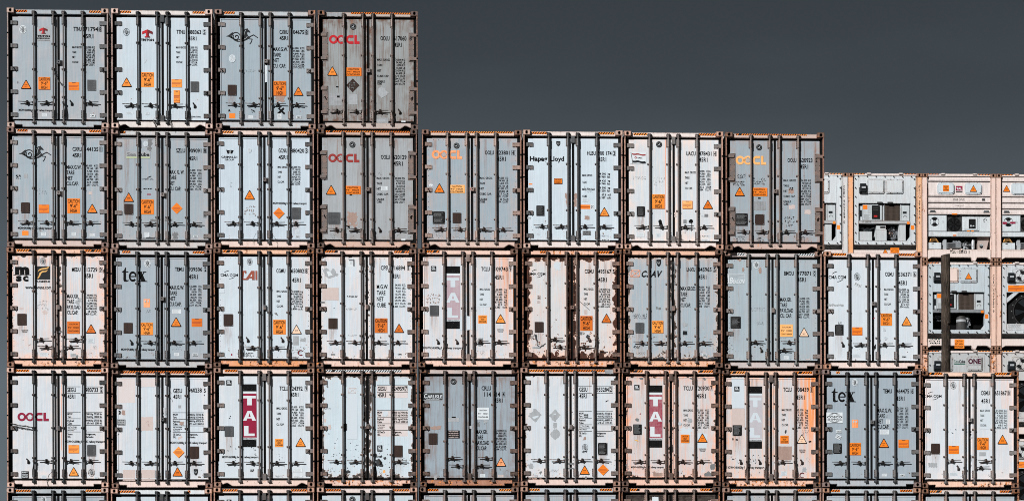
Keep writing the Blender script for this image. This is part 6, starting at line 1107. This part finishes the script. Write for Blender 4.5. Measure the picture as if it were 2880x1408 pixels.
# ---------------------------------------------------------------- refrigerated machine ends standing in the row behind
BY = 17.3956; BX = 26.4514; BTOP = 17.394
def rbox(b, x0, x1, y0, y1, z0, z1, m, r=.03):
    p = []
    for cx, cz, a0 in ((x1 - r, z1 - r, 0), (x0 + r, z1 - r, pi / 2), (x0 + r, z0 + r, pi), (x1 - r, z0 + r, 1.5 * pi)):
        for i in range(4): p.append((cx + r * cos(a0 + i * pi / 6), cz + r * sin(a0 + i * pi / 6)))
    b.prism(p, y0, y1, m)
def stack_letters(b, txt, x0, x1, v0, pitch, h, f, y, m='ink'):
    v = v0
    for ch in txt:
        if ch != ' ': put_text(b, ch, f.x(x0), f.x(x1), f.z(v + h), h * f.k, y, m, .02)
        v += pitch if ch != ' ' else pitch * .6
def reefer_frame(i, r, label, tone, fr, fa, name='refrigerated_container', frl=None):
    root = thing(name, (BX + (i - 2) * 2.452, BY, BTOP - r * PZ - CH), label, 'container', 'refrigerated containers with machine ends facing the viewer, second row')
    obj('body', GM['body_deep'], root, tone=v3((.62, .66, .68)), rust=.3)
    b = MB(); b.box(.0, .165, .004, .17, .12, CH - .12, 'steel_paint', .012); obj('corner_post', b, root, tone=v3(frl or fr), rust=fa)
    b = MB(); b.box(CW - .165, CW, .004, .17, .12, CH - .12, 'steel_paint', .012); obj('corner_post', b, root, tone=v3(fr), rust=fa)
    for xx in (0, CW - .172):
        for zz in (0, CH - .118): obj('corner_casting', GM['casting'], root, (xx, 0, zz), tone=v3((.30, .15, .09)), rust=.6)
    for zz, q in ((CH - .105, .06),): 
        b = MB(); b.box(.172, CW - .172, .03, .17, CH - .085, CH - .005, 'steel_paint', .006)
        for xq in (.62, 1.68): b.box(xq, xq + .13, .0, .16, CH - .045, CH + .010, 'steel_paint', .01)
        hd = obj('header', b, root, tone=v3(tone), rust=.25)
        for xa, xb in ((.18, .55), (1.85, 2.25)): obj('hazard_stripe', stripes(xa, xb, CH - .040, CH - .009, .0275, 'orange', .10, 1.5), hd)
    b = MB(); p = [(.172, .06), (.172, .37), (CW - .172, .37), (CW - .172, .06), (CW - .30, .14), (CW - .62, .14), (CW - .68, .02), (CW - .78, .02), (CW - .83, .14), (.52, .14), (.30, .14)]
    b.prism(p, .02, .12, 'steel_paint'); b.box(.172, CW - .172, .13, .17, .0, .37, 'cavity_shade'); obj('sill', b, root, tone=v3(tone), rust=.45)
    return root
def type_d(i, r, label, code, tone=(.50, .56, .60), hatch=(), fr=(.84, .58, .47), fa=.62, letters_right=True, beam='label_grey', extra=(), hs_=((658, 898), (912, 1160)), bigfan=False, frl=None):
    root = reefer_frame(i, r, label, (.80, .72, .69), fr, fa, frl=frl); f = F(395, 1420, 85, fwd.dot(Vector((BX, BY, 15)) - Vector((CAMX, CAMY, CAMZ))) / FPX / 4.843); X, Z = f.x, f.z
    b = MB(); y0 = .04                       # front panel with its big opening
    ox0, ox1, oz0, oz1 = X(540), X(1262), Z(1003), Z(492)
    for q in ((X(478), ox0, Z(1055), Z(118)), (ox1, X(1330), Z(1055), Z(118)), (ox0, ox1, oz1, Z(118)), (ox0, ox1, Z(1055), oz0)): b.box(q[0], q[1], y0, .17, q[2], q[3], 'steel_paint')
    pn = obj('front_panel', b, root, tone=v3(tone), rust=.22)
    b = MB()
    for k in range(7):
        for v in (128, 1035): b.tube([(X(535 + k * 123), y0, Z(v)), (X(535 + k * 123), y0 - .035, Z(v))], .018, 'machine_dark', 6)
    for k in range(8):
        for u in (495, 1312): b.tube([(X(u), y0, Z(160 + k * 122)), (X(u), y0 - .035, Z(160 + k * 122))], .018, 'machine_dark', 6)
    obj('bolt_row', b, pn)
    for n, (u0, u1) in enumerate(hs_):
        b = MB(); rbox(b, X(u0), X(u1), y0 - .02, y0 - .001, Z(362), Z(163), 'steel_paint', .05); rbox(b, X(u0 + 16), X(u1 - 16), y0 - .035, y0 - .02, Z(346), Z(176), 'steel_paint', .03)
        for u in (u0 + 70, u0 + 165):
            for v in (172, 352): b.disc(X(u), Z(v), .014, y0 - .0212, 'hole', 6)
        for u in (u0 + 8, u1 - 8):
            for v in (210, 305): b.disc(X(u), Z(v), .014, y0 - .0212, 'hole', 6)
        obj('access_hatch', b, pn, tone=v3(tone if n or not hatch else (.86, .70, .64)), rust=.3)
    b = MB(); b.box(X(556), X(640), y0 - .10, y0 - .001, Z(345), Z(232), 'charcoal', .01); b.box(X(575), X(630), y0 - .12, y0 - .10, Z(300), Z(275), 'label_grey'); b.box(X(548), X(575), y0 - .06, y0 - .001, Z(360), Z(280), 'charcoal', .01)
    obj('controller_box', b, pn)
    b = MB()
    for u in (797, 940): b.box(X(u), X(u + 72), y0 - .03, y0 - .001, Z(495), Z(475), 'machine_dark')
    obj('vent_slot', b, pn)
    b = MB(); yb = .42; b.box(ox0 - .04, ox1 + .04, yb, yb + .02, oz0 - .04, oz1 + .04, 'cavity_shade')
    for q in ((ox0 - .03, ox0 - .002, oz0, oz1), (ox1 + .002, ox1 + .03, oz0, oz1), (ox0, ox1, oz1 + .002, oz1 + .03), (ox0, ox1, oz0 - .03, oz0 - .002)): b.box(q[0], q[1], .171, yb, q[2], q[3], 'cavity_shade')
    un = obj('machine_bay', b, root)
    def part(n, fn, **kw):
        if bigfan: return
        b = MB(); fn(b); return obj(n, b, un, **kw)
    if bigfan:      # open bay with one large fan instead of cabinets
        b = MB(); cx, cz = X(850), Z(745); R_ = .50
        b.box(ox0, ox1, .12, .40, oz0, oz1, 'plate_black'); b.disc(cx, cz, R_, .118, 'hole', 36); b.ring(cx, cz, R_ * .96, R_, .116, 'machine_dark', 0, 2 * pi, 36)
        for q in range(6): a = q * pi / 3; b.poly([(cx + R_ * .15 * cos(a), cz + R_ * .15 * sin(a)), (cx + R_ * .9 * cos(a - .15), cz + R_ * .9 * sin(a - .15)), (cx + R_ * .9 * cos(a + .35), cz + R_ * .9 * sin(a + .35))], .114, 'charcoal')
        for q in range(16): a = q * pi / 8; b.disc(cx + R_ * 1.1 * cos(a), cz + R_ * 1.1 * sin(a), .014, .1185, 'label_grey', 6)
        obj('condenser_fan', b, un)
        b = MB(); b.prism([(ox0, oz1 - .36), (ox0, oz1 - .20), (ox0 + .24, oz1), (ox0 + .42, oz1)], .05, .115, 'steel_paint'); b.prism([(ox1, oz1 - .36), (ox1 - .42, oz1), (ox1 - .24, oz1), (ox1, oz1 - .20)], .05, .115, 'steel_paint')
        obj('corner_brace', b, un, tone=v3(tone), rust=.2)
        b = MB(); b.box(ox0, ox1, .05, .118, oz0, oz0 + .20, 'steel_paint', .006); small_print(b, ox0 + .05, oz0 + .03, ox0 + .5, oz0 + .17, .049, 'mid_grey', 4, 4); obj('beam', b, un, tone=v3(tone), rust=.3)
    T_ = v3((.54, .60, .63))
    part('control_cabinet', lambda b: (b.box(X(600), X(868), .07, yb, Z(722), Z(508), 'steel_paint', .006), b.box(X(727), X(833), .05, .069, Z(700), Z(522), 'plate_black', .012), b.quad(X(602), Z(573), X(665), Z(515), .068, 'orange'), small_print(b, X(612), Z(712), X(715), Z(640), .068, 'mid_grey', 8, 3), small_print(b, X(670), Z(630), X(718), Z(520), .068, 'label_grey', 9, 5), b.quad(X(752), Z(678), X(800), Z(655), .049, 'led_red'), b.quad(X(742), Z(560), X(815), Z(552), .049, 'dark_grey'),
         b.quad(X(745), Z(580), X(812), Z(577), .049, 'mid_grey')), tone=T_, rust=.1)
    part('side_cover', lambda b: (b.box(X(548), X(597), .12, yb, Z(722), Z(520), 'steel_paint', .006), b.quad(X(566), Z(670), X(592), Z(580), .118, 'charcoal')), tone=T_, rust=.1)
    def grille(b):
        b.box(X(905), X(1120), .16, yb, Z(728), Z(512), 'fin_brown'); cx, cz = X(1020), Z(618); b.disc(cx, cz, .22, .158, 'machine_dark', 26); b.disc(cx, cz, .08, .157, 'fin_brown', 16)
        for k in range(18): b.box(X(905) + k * (X(1120) - X(905)) / 18, X(905) + k * (X(1120) - X(905)) / 18 + .008, .10, .15, Z(728), Z(512), 'fin_brown')
        for k in range(3): b.box(X(905), X(1120), .105, .145, Z(580 + 50 * k), Z(578 + 50 * k), 'fin_brown')
    part('condenser_grille', grille)
    part('grille_frame', lambda b: (b.box(X(880), X(903), .08, yb, Z(728), Z(508), 'steel_paint', .004), b.box(X(1122), X(1138), .08, yb, Z(728), Z(508), 'steel_paint', .004)), tone=T_, rust=.2)
    part('meter_cabinet', lambda b: (b.box(X(1140), X(1252), .08, yb, Z(728), Z(515), 'steel_paint', .006), b.quad(X(1157), Z(630), X(1212), Z(600), .078, 'charcoal'), b.ring(X(1190), Z(680), .05, .07, .078, 'mid_grey', 0, pi, 12)), tone=T_, rust=.1)
    part('beam', lambda b: (b.box(ox0, ox1, .05, .20, Z(770), Z(730), 'steel_paint' if beam != 'dark' else 'machine_grey', .004), put_text(b, 'ZESTIA', X(628), X(718), Z(756), .045, .0488, 'ink', .03, .2), b.poly([(X(592), Z(756)), (X(600), Z(736)), (X(620), Z(736))], .0488, 'ink')), tone=v3((.42, .45, .47)), rust=.3)
    if beam != 'dark':
        part('battery_box', lambda b: b.box(X(548), X(732), .08, yb, Z(997), Z(872), 'steel_paint', .008), tone=T_, rust=.25)
        part('transformer_box', lambda b: (b.box(X(785), X(935), .06, yb, Z(1000), Z(848), 'steel_paint', .008), b.box(X(790), X(925), .10, yb, Z(846), Z(790), 'steel_paint', .004), b.quad(X(845), Z(828), X(918), Z(798), .099, 'machine_dark')), tone=T_, rust=.25)
        part('cable_box', lambda b: b.box(X(1104), X(1200), .06, yb, Z(1003), Z(782), 'steel_paint', .008), tone=T_, rust=.25)
    else:
        part('battery_box', lambda b: b.tube([(X(950), .20, Z(1000)), (X(950), .20, Z(830)), (X(950), .2, Z(810))], [.16, .15, .08], 'machine_dark', 14))
        part('canister_band', lambda b: b.tube([(X(950), .20, Z(895)), (X(950), .20, Z(860))], .162, 'plate_silver', 14))
    def pipes(b):
        rr = random.Random(i + r * 5)
        for k in range(20):
            p = [(X(rr.uniform(950, 1090)), .2 + .15 * rr.random(), Z(rr.uniform(800, 990))) for _ in range(4)]; b.tube(p, rr.choice((.012, .02, .03)), rr.choice(('machine_grey', 'machine_dark', 'label_grey', 'brown_patch')), 6)
        for k in range(11):
            p = [(X(rr.uniform(560, 780)), .25 + .15 * rr.random(), Z(rr.uniform(790, 870))) for _ in range(3)]; b.tube(p, .02, 'machine_grey', 6)
        b.tube([(X(1010), .25, Z(960)), (X(1060), .22, Z(955))], .06, 'machine_grey', 10); b.tube([(X(1040), .25, Z(850)), (X(1040), .25, Z(800))], .05, 'machine_grey', 10)
    part('compressor', pipes)
    part('corner_brace', lambda b: b.poly([(X(1262), Z(770)), (X(1262), Z(1003)), (X(1205), Z(1003)), (X(1262), Z(930))], .06, 'steel_paint'), tone=T_, rust=.2)
    b = MB(); b.quad(X(1268), Z(850), X(1315), Z(792), y0 - .001, 'orange'); b.quad(X(1212), Z(775), X(1250), Z(740), .045, 'orange'); obj('small_label', b, pn)
    for n, fn in extra: b = MB(); fn(b, f); obj(n, b, pn)
    if code:
        b = MB(); stack_letters(b, code, *( (1372, 1396) if letters_right else (1356, 1380)), 255, 43, 34, f, .0028); obj('lettering', b, root)
    return root
def type_s(i, r, label, code, hatchtxt=True, fanmark=True):
    root = reefer_frame(i, r, label, (.84, .74, .70), (.84, .66, .59), .60); f = F(60, 1080, 90, fwd.dot(Vector((BX, BY, 15)) - Vector((CAMX, CAMY, CAMZ))) / FPX / 4.843); X, Z = f.x, f.z; y0 = .05
    b = MB(); prof = [(122, 192, .06), (203, 398, .05), (408, 482, .045), (492, 562, .045), (573, 645, .045)]
    for v0, v1, yy in prof:
        b.box(X(147), X(1008), yy, .17, Z(v1), Z(v0), 'steel_paint', .008)
        b.box(X(147), X(1008), yy - .018, yy - .0005, Z(v1 - 2), Z(v1 - 24), 'steel_paint', .006)
    b.box(X(147), X(1008), .09, .17, Z(650), Z(122), 'cavity_shade')
    pn = obj('front_panel', b, root, tone=v3((.80, .72, .70)), rust=.18)
    for n, (u0, u1) in enumerate(((268, 502), (648, 884))):
        b = MB(); rbox(b, X(u0), X(u1), y0 - .03, y0 - .001, Z(372), Z(214), 'steel_paint', .09); rbox(b, X(u0 + 10), X(u1 - 10), y0 - .045, y0 - .03, Z(355), Z(224), 'steel_paint', .07)
        for u in (u0 + 60, u1 - 60):
            for v in (217, 368): b.disc(X(u), Z(v), .012, y0 - .0315, 'hole', 6)
        h = obj('access_hatch', b, pn, tone=v3((.66, .74, .79)), rust=.05)
        b = MB()
        if n == 0 and hatchtxt: caution(b, X(345), Z(333), X(427), Z(250), y0 - .047, 4); obj('caution_sticker', b, h)
        elif n == 1 or not hatchtxt:
            triangle(b, X(767 if hatchtxt else 1.0), Z(247), 102 * f.sx, y0 - .047) if hatchtxt else None
            if hatchtxt: obj('warning_triangle', b, h)
    if hatchtxt: nm, b, _ = decal('LG', ('talbox', 528, 255, 620, 345), f, y0, 1); obj('logo', b, pn)
    else: b = MB(); triangle(b, X(207), Z(240), 102 * f.sx, y0 - .002); obj('warning_triangle', b, pn)
    b = MB(); put_text(b, 'STAR COOL', X(483), X(650), Z(455), 27 * f.k, .0435, 'ink', .01, .3); put_text(b, 'Integrated', X(510), X(630), Z(526), 14 * f.k, .0435, 'ink', .0, .2)
    obj('lettering', b, pn)
    b = MB()
    for u in (160, 905): b.prism([(X(u), Z(612)), (X(u + 88), Z(612)), (X(u + 75), Z(588)), (X(u + 12), Z(588))], .015, .0445, 'machine_grey'); b.quad(X(u + 12), Z(608), X(u + 76), Z(596), .014, 'hole')
    obj('grab_handle', b, pn); b = MB(); b.quad(X(467), Z(647), X(545), Z(630), .025, 'orange'); b.quad(X(485), Z(935), X(530), Z(920), .035, 'orange'); b.quad(X(890), Z(462), X(932), Z(425), .043, 'dark_grey'); obj('small_label', b, pn)
    b = MB(); b.box(X(147), X(1008), .46, .48, Z(1120), Z(650), 'cavity_shade'); un = obj('machine_bay', b, root)
    def part(n, fn, **kw): b = MB(); fn(b); return obj(n, b, un, **kw)
    T_ = v3((.66, .73, .77))
    def wheel(b):
        b.box(X(150), X(400), .05, .45, Z(870), Z(655), 'steel_paint', .005); cx, cz = X(231), Z(742); R_ = 64 * f.sx
        b.ring(cx, cz, R_ * .92, R_, .048, 'ink', 0, 2 * pi, 28); b.ring(cx, cz, R_ * .30, R_ * .9, .0475, 'ink', radians(45), radians(135), 28); b.ring(cx, cz, R_ * .30, R_ * .9, .0475, 'ink', radians(225), radians(315), 28); b.ring(cx, cz, R_ * .22, R_ * .28, .047, 'ink', 0, 2 * pi, 16); b.disc(cx, cz, R_ * .08, .047, 'ink', 8)
        small_print(b, X(330), Z(760), X(370), Z(728), .048, 'label_grey', 4, 2)
        if not fanmark: b.quad(X(150), Z(770), X(210), Z(740), .046, 'crimson'); b.quad(X(255), Z(765), X(330), Z(738), .046, 'crimson')
    part('fresh_air_vent', wheel, tone=T_, rust=.05)
    def fan(b):
        b.box(X(404), X(612), .10, .40, Z(875), Z(675), 'machine_dark'); cx, cz = X(508), Z(775); rr = 98 * f.sx
        b.ring(cx, cz, rr * .93, rr, .095, 'plate_black', 0, 2 * pi, 30); b.disc(cx, cz, rr * .92, .098, 'hole', 30)
        for k in range(7): a = k * 2 * pi / 7; b.poly([(cx + rr * .15 * cos(a), cz + rr * .15 * sin(a)), (cx + rr * .85 * cos(a - .12), cz + rr * .85 * sin(a - .12)), (cx + rr * .85 * cos(a + .28), cz + rr * .85 * sin(a + .28))], .093, 'plate_black')
        for k in range(1, 7): b.ring(cx, cz, rr * (.14 * k) - .003, rr * (.14 * k), .085, 'dark_grey', 0, 2 * pi, 30)
    part('condenser_fan', fan)
    part('control_cabinet', lambda b: (b.box(X(618), X(850), .06, .45, Z(862), Z(672), 'steel_paint', .006), b.box(X(640), X(830), .045, .0595, Z(845), Z(685), 'steel_paint', .004), b.box(X(707), X(797), .03, .0445, Z(828), Z(705), 'plate_black', .008), put_text(b, 'II:+', X(722), X(782), Z(808), .05, .028, 'label_white', .03), b.quad(X(680), Z(869), X(722), Z(858), .058, 'orange'), b.quad(X(738), Z(869), X(778), Z(858), .058, 'orange')), tone=T_, rust=.1)
    part('side_cover', lambda b: (b.box(X(853), X(1005), .06, .45, Z(872), Z(672), 'steel_paint', .006), scrib(b, X(905), Z(750), X(970), Z(680), .058, 'ink', 4, 5, .01)), tone=T_, rust=.1)
    part('beam', lambda b: (b.box(X(150), X(1005), .04, .16, Z(942), Z(878), 'steel_paint', .005), small_print(b, X(540), Z(938), X(830), Z(885), .038, 'label_grey', 8, 3), small_print(b, X(165), Z(930), X(240), Z(890), .038, 'label_grey', 4, 2)), tone=T_, rust=.15)
    part('battery_box', lambda b: (b.box(X(150), X(326), .05, .40, Z(1115), Z(1025), 'steel_paint', .008), b.quad(X(190), Z(1045), X(222), Z(1035), .048, 'hole')), tone=T_, rust=.1)
    def cables(b):
        for k in range(5): b.tube([(X(165 + k * 8), .15 + .05 * k, Z(1022)), (X(190 + k * 12), .12 + .04 * k, Z(965 + k * 4)), (X(250 + k * 8), .12 + .05 * k, Z(960 + k * 5)), (X(300 + k * 3), .14 + .05 * k, Z(1020))], .014, 'gold' if k % 2 else 'pale_orange', 6)
    part('power_cable', cables)
    def comp(b):
        b.box(X(410), X(615), .12, .42, Z(1098), Z(1018), 'machine_grey', .02); b.poly([(X(345), Z(1110)), (X(405), Z(1110)), (X(405), Z(965)), (X(375), Z(970)), (X(350), Z(1000))], .14, 'label_grey')
        for k in range(9): b.box(X(415 + k * 13), X(419 + k * 13), .105, .12, Z(1092), Z(1024), 'machine_dark')
        b.tube([(X(780), .2, Z(1105)), (X(782), .2, Z(1080)), (X(782), .2, Z(985)), (X(780), .2, Z(965))], [.045, .06, .06, .03], 'plate_silver', 12)
        rr = random.Random(5)
        for k in range(26): p = [(X(rr.uniform(625, 775)), .2 + .15 * rr.random(), Z(rr.uniform(965, 1110))) for _ in range(3)]; b.tube(p, rr.choice((.012, .02, .04)), rr.choice(('machine_dark', 'machine_grey', 'dark_grey')), 6)
        for k in range(8): b.tube([(X(500 + k * 14), .14, Z(1018)), (X(505 + k * 12), .16, Z(995 + (k % 3) * 5))], .022, 'machine_grey', 6)
    part('compressor', comp)
    part('bay_cover', lambda b: (b.prism([(X(840), Z(1118)), (X(965), Z(1118)), (X(1003), Z(965)), (X(1003), Z(950)), (X(840), Z(950))], .16, .45, 'steel_paint'), b.poly([(X(868), Z(1040)), (X(918), Z(1040)), (X(918), Z(1080)), (X(893), Z(1098)), (X(868), Z(1080))], .158, 'charcoal'), put_text(b, 'CA', X(872), X(915), Z(1058), .05, .157, 'label_white', .04)), tone=v3((.42, .36, .34)), rust=.3)
    b = MB(); b.box(X(147), X(1008), .03, .17, Z(1190), Z(1120), 'steel_paint', .006)
    for u in (440, 587): b.box(X(u), X(u + 28), -.01, .03, Z(1135), Z(1112), 'steel_paint', .004)
    bm = obj('lower_beam', b, root, tone=v3((.84, .72, .67)), rust=.25)
    if code: b = MB(); put_text(b, code[0], X(440), X(527), Z(1174), 38 * f.k, .0175, 'ink', .025); put_text(b, code[1], X(547), X(676), Z(1174), 38 * f.k, .0175, 'ink', .025); put_text(b, code[2], X(696), X(718), Z(1174), 38 * f.k, .0175, 'ink', .025); obj('lettering', b, bm)
    return root
def low_caution(b, f):
    triangle(b, f.x(908), f.z(1112), 92 * f.sx, .018); caution(b, f.x(978), f.z(1190), f.x(1102), f.z(1098), .018, 3)
def round_vent(b, f):
    cx, cz, R_ = f.x(735), f.z(265), .19; y = .0038
    b.ring(cx, cz, R_ * .9, R_, y, 'ink', 0, 2 * pi, 28); b.ring(cx, cz, R_ * .3, R_ * .86, y, 'ink', radians(20), radians(100), 28); b.ring(cx, cz, R_ * .3, R_ * .86, y, 'ink', radians(200), radians(280), 28); b.ring(cx, cz, R_ * .2, R_ * .26, y, 'ink', 0, 2 * pi, 14)
type_d(0, 0, 'half-hidden white machine-end container with black letters down a white post', 'ONEU 905154 0', tone=(.66, .74, .79), fr=(.68, .70, .72), fa=.30, letters_right=False)
R10 = type_d(1, 0, 'machine-end container with orange rusty posts and two square hatches', 'FSCU 574654 2', tone=(.62, .69, .73), fr=(.86, .46, .22), frl=(.92, .40, .13), fa=.62, extra=(('warning_sticker', low_caution),))
type_s(2, 0, 'ribbed pinkish machine-end container with small crimson letter plate', ('TLLU', '103512', '1'))
type_s(3, 0, 'ribbed machine-end container with red marks on its round vent', None, False, False)
def caiu(b, f): caution(b, f.x(840), f.z(1260), f.x(975), f.z(1135), .018, 2)
def caiu_tri(b, f): triangle(b, f.x(1035), f.z(232), 98 * f.sx, .003)
def caiu_tag(b, f): scrib(b, f.x(480), f.z(1200), f.x(640), f.z(1120), .018, 'teal', 5, 6, .02)
type_d(2, 1, 'machine-end container behind the wooden pole with open dark engine bay', 'CAIU 547752 9', tone=(.52, .62, .68), hatch=(1,), beam='dark', extra=(('caution_sticker', caiu), ('warning_triangle', caiu_tri), ('spray_mark', caiu_tag)))
def notice_r(b, f): notice(b, f.x(560), f.z(480), f.x(790), f.z(395), .038)
type_d(3, 1, 'machine-end container with round vent above an orange notice', None, bigfan=True, hs_=((610, 860), (912, 1160)), tone=(.58, .64, .68), beam='dark', extra=(('round_vent', round_vent), ('notice_sticker', notice_r)))
def sc_one(b, f):
    nm, q, _ = decal('LG', ('seacube2', 835, 210, 990, 275), f, .0, 1); o = len(b.v)
    for src, y in ((q, .036),): b.v += [(v[0], v[1] + y, v[2]) for v in src.v]; b.f += [[k + o for k in fc] for fc in src.f]; b.mi += [b.mat(src.m[k]) for k in src.mi]; b.sm += src.sm
def one_(b, f):
    nm, q, _ = decal('LG', ('one', 1028, 195, 1205, 285), f, .0, 1); o = len(b.v)
    b.v += [(v[0], v[1] + .0035, v[2]) for v in q.v]; b.f += [[k + o for k in fc] for fc in q.f]; b.mi += [b.mat(q.m[k]) for k in q.mi]; b.sm += q.sm
type_d(2, 2, 'machine-end container with maroon block letters on its hatch', 'SZLU 0', tone=(.48, .52, .54), extra=(('logo', one_), ('logo', sc_one)), fa=.85, hs_=((603, 815), (1008, 1228)))
type_d(3, 2, 'machine-end container with round vent, directly below the one with orange notice', None, bigfan=True, hs_=((610, 860), (912, 1160)), tone=(.54, .56, .57), extra=(('round_vent', round_vent),))
type_d(3, 3, 'machine-end container of which only a narrow strip shows at bottom right', None, bigfan=True, hs_=((610, 860), (912, 1160)), tone=(.56, .60, .62), extra=(('round_vent', round_vent), ('notice_sticker', notice_r)))

for i, r in [(i, r) for i in range(4) for r in range(1, 6) if (i, r) not in ((2, 1), (3, 1), (2, 2), (3, 2), (3, 3))]:
    o = copy_tree(R10, None, DEC + ('warning_sticker',)); o.location = (BX + (i - 2) * 2.452, BY, max(0., BTOP - r * PZ - CH))
    o['label'] = 'machine-end container wholly hidden behind the front stacks'; o['group'] = 'machine-end containers hidden behind the front stacks'

# ---------------------------------------------------------------- wooden pole standing in the gap between the rows
m, t, b = newmat('pole_wood')
oc = t.nodes.new('ShaderNodeTexCoord').outputs['Object']
n1 = noise(t, oc, 1., 6, .7, vs=(16, 16, 1.6)); n2 = noise(t, oc, 1., 4, .6, vs=(50, 50, 3.)); n3 = noise(t, oc, 2.2, 3, .6)
w = t.nodes.new('ShaderNodeTexWave'); w.bands_direction = 'X'; w.inputs['Scale'].default_value = 9; w.inputs['Distortion'].default_value = 9; w.inputs['Detail'].default_value = 4; w.inputs['Detail Scale'].default_value = 1.6
mpp = t.nodes.new('ShaderNodeMapping'); mpp.inputs['Scale'].default_value = (1, 1, .22); t.links.new(oc, mpp.inputs[0]); t.links.new(mpp.outputs[0], w.inputs[0])
col = mixc(t, rng(t, n1, .3, .7), (.014, .010, .008), (.085, .058, .042)); col = mixc(t, ma(t, 'MULTIPLY', rng(t, w.outputs['Fac'], .2, .9), .6), col, (.010, .007, .006))
col = mixc(t, ma(t, 'MULTIPLY', rng(t, n3, .45, .65), .45), col, (.11, .085, .065))
t.links.new(col, b.inputs['Base Color']); b.inputs['Roughness'].default_value = .85; bump(t, b, ma(t, 'ADD', n1, ma(t, 'ADD', n2, w.outputs['Fac'])), .8, .02)
PY = 12.75; pt = at(2659.8, 716, PY); pb = at(2662, 1100, PY)
b = MB(); rr = random.Random(4); n = 28; vs = []; lv = 60
for i in range(lv + 1):
    z = pt.z * i / lv
    for k in range(n):
        a = 2 * pi * k / n; r_ = .146 - .010 * i / lv + .006 * sin(3 * a + i * .3) + rr.uniform(-.0025, .0025); vs.append((r_ * cos(a), r_ * sin(a), z + (.02 * cos(a) if i == lv else 0)))
fs = [(i * n + k, i * n + (k + 1) % n, (i + 1) * n + (k + 1) % n, (i + 1) * n + k) for i in range(lv) for k in range(n)] + [tuple(range(lv * n, lv * n + n))]
b.add(vs, fs, 'pole_wood', True)
pole = thing('wooden_pole', (pt.x, PY, 0), 'weathered brown round wooden pole in front of the machine-end containers', 'pole')
obj('shaft', b, pole)
b = MB()
for z, a in ((pt.z - 2.1, 0), (pt.z - 6.2, .1), (pt.z - 7.5, -.1)):
    cx = .03 + a * .3; b.tube([(cx, -.150, z), (cx, -.162, z)], [.04, .022], 'pole_wood', 10); b.tube([(cx, -.160, z), (cx, -.166, z)], .014, 'hole', 8)
obj('knot', b, pole)

# ---------------------------------------------------------------- wires tied to the doors
def wires(name, label, col_row, pts, nw, m='wire', r=.004, spread=.03, y=.0, seed=1, group=None):
    root, f = ROOT[col_row]; rr = random.Random(seed); b = MB()
    for k in range(nw):
        p = []
        for j, (u, v) in enumerate(pts):
            s_ = spread * (1 if 0 < j < len(pts) - 1 else .3)
            p.append((f.x(u) + rr.uniform(-s_, s_), y + .02 + rr.uniform(-.015, .015), f.z(v) + rr.uniform(-s_, s_)))
        # smooth the bends
        q = [p[0]]
        for j in range(len(p) - 1):
            a, c = Vector(p[j]), Vector(p[j + 1])
            for h in (.33, .66, 1.): q.append(tuple(a.lerp(c, h) + Vector((rr.uniform(-.004, .004), 0, rr.uniform(-.006, .006)))))
        b.tube(q, r, m, 5)
    o = obj(name, b, None, tuple(root.location)); o['label'] = label; o['category'] = 'wire'
    if group: o['group'] = group
wires('wire_bundle', 'tangle of thin wires tied across the door beside crimson ring-and-flower letters', (0, 3), [(92, 535), (130, 542), (180, 550), (240, 560), (308, 572)], 9, spread=.022)
wires('wire_bundle', 'frayed wire dangling from a lock rod of the top left container', (0, 0), [(488, 630), (500, 665), (530, 720), (560, 770), (598, 795)], 5, spread=.02, seed=3)
wires('wire_loop', 'thin dark wire loop hanging left of the seam under the black flag emblem', (2, 1), [(478, 1055), (445, 1070), (425, 1110), (420, 1165)], 1, spread=.0, seed=4)
wires('wire_loop', 'thin dark wire loop hanging right of the seam under the black flag emblem', (2, 1), [(605, 1070), (635, 1100), (655, 1150), (662, 1198)], 1, spread=.0, seed=5)
wires('wire_loop', 'thin wires hanging from the inner lock rod of the wire-wrapped bottom left container', (0, 3), [(490, 980), (455, 1020), (435, 1075), (440, 1115)], 2, spread=.015, seed=6)
wires('wire_loop', 'chain of dark wire loops below the seam of the white top row container', (1, 0), [(450, 1140), (448, 1170), (465, 1185), (462, 1215)], 2, spread=.02, seed=7, r=.006)
wires('wire_loop', 'dark wire knot below the right side of the seam of the white top row container', (1, 0), [(610, 1150), (618, 1185), (612, 1200), (620, 1225)], 2, spread=.02, seed=8, r=.006)

# ---------------------------------------------------------------- ground
m, t, b = newmat('yard_asphalt')
gp = t.nodes.new('ShaderNodeNewGeometry').outputs['Position']
col = mixc(t, noise(t, gp, .6, 5, .6), (.016, .016, .017), (.03, .029, .028)); col = mixc(t, rng(t, noise(t, gp, 40., 3, .6), .4, .7), col, (.04, .04, .04))
t.links.new(col, b.inputs['Base Color']); b.inputs['Roughness'].default_value = .9
b = MB(); b.add([(-1500, -1500, 0), (1500, -1500, 0), (1500, 1500, 0), (-1500, 1500, 0)], [(0, 1, 2, 3)], 'yard_asphalt'); g = obj('ground', b); g['kind'] = 'structure'
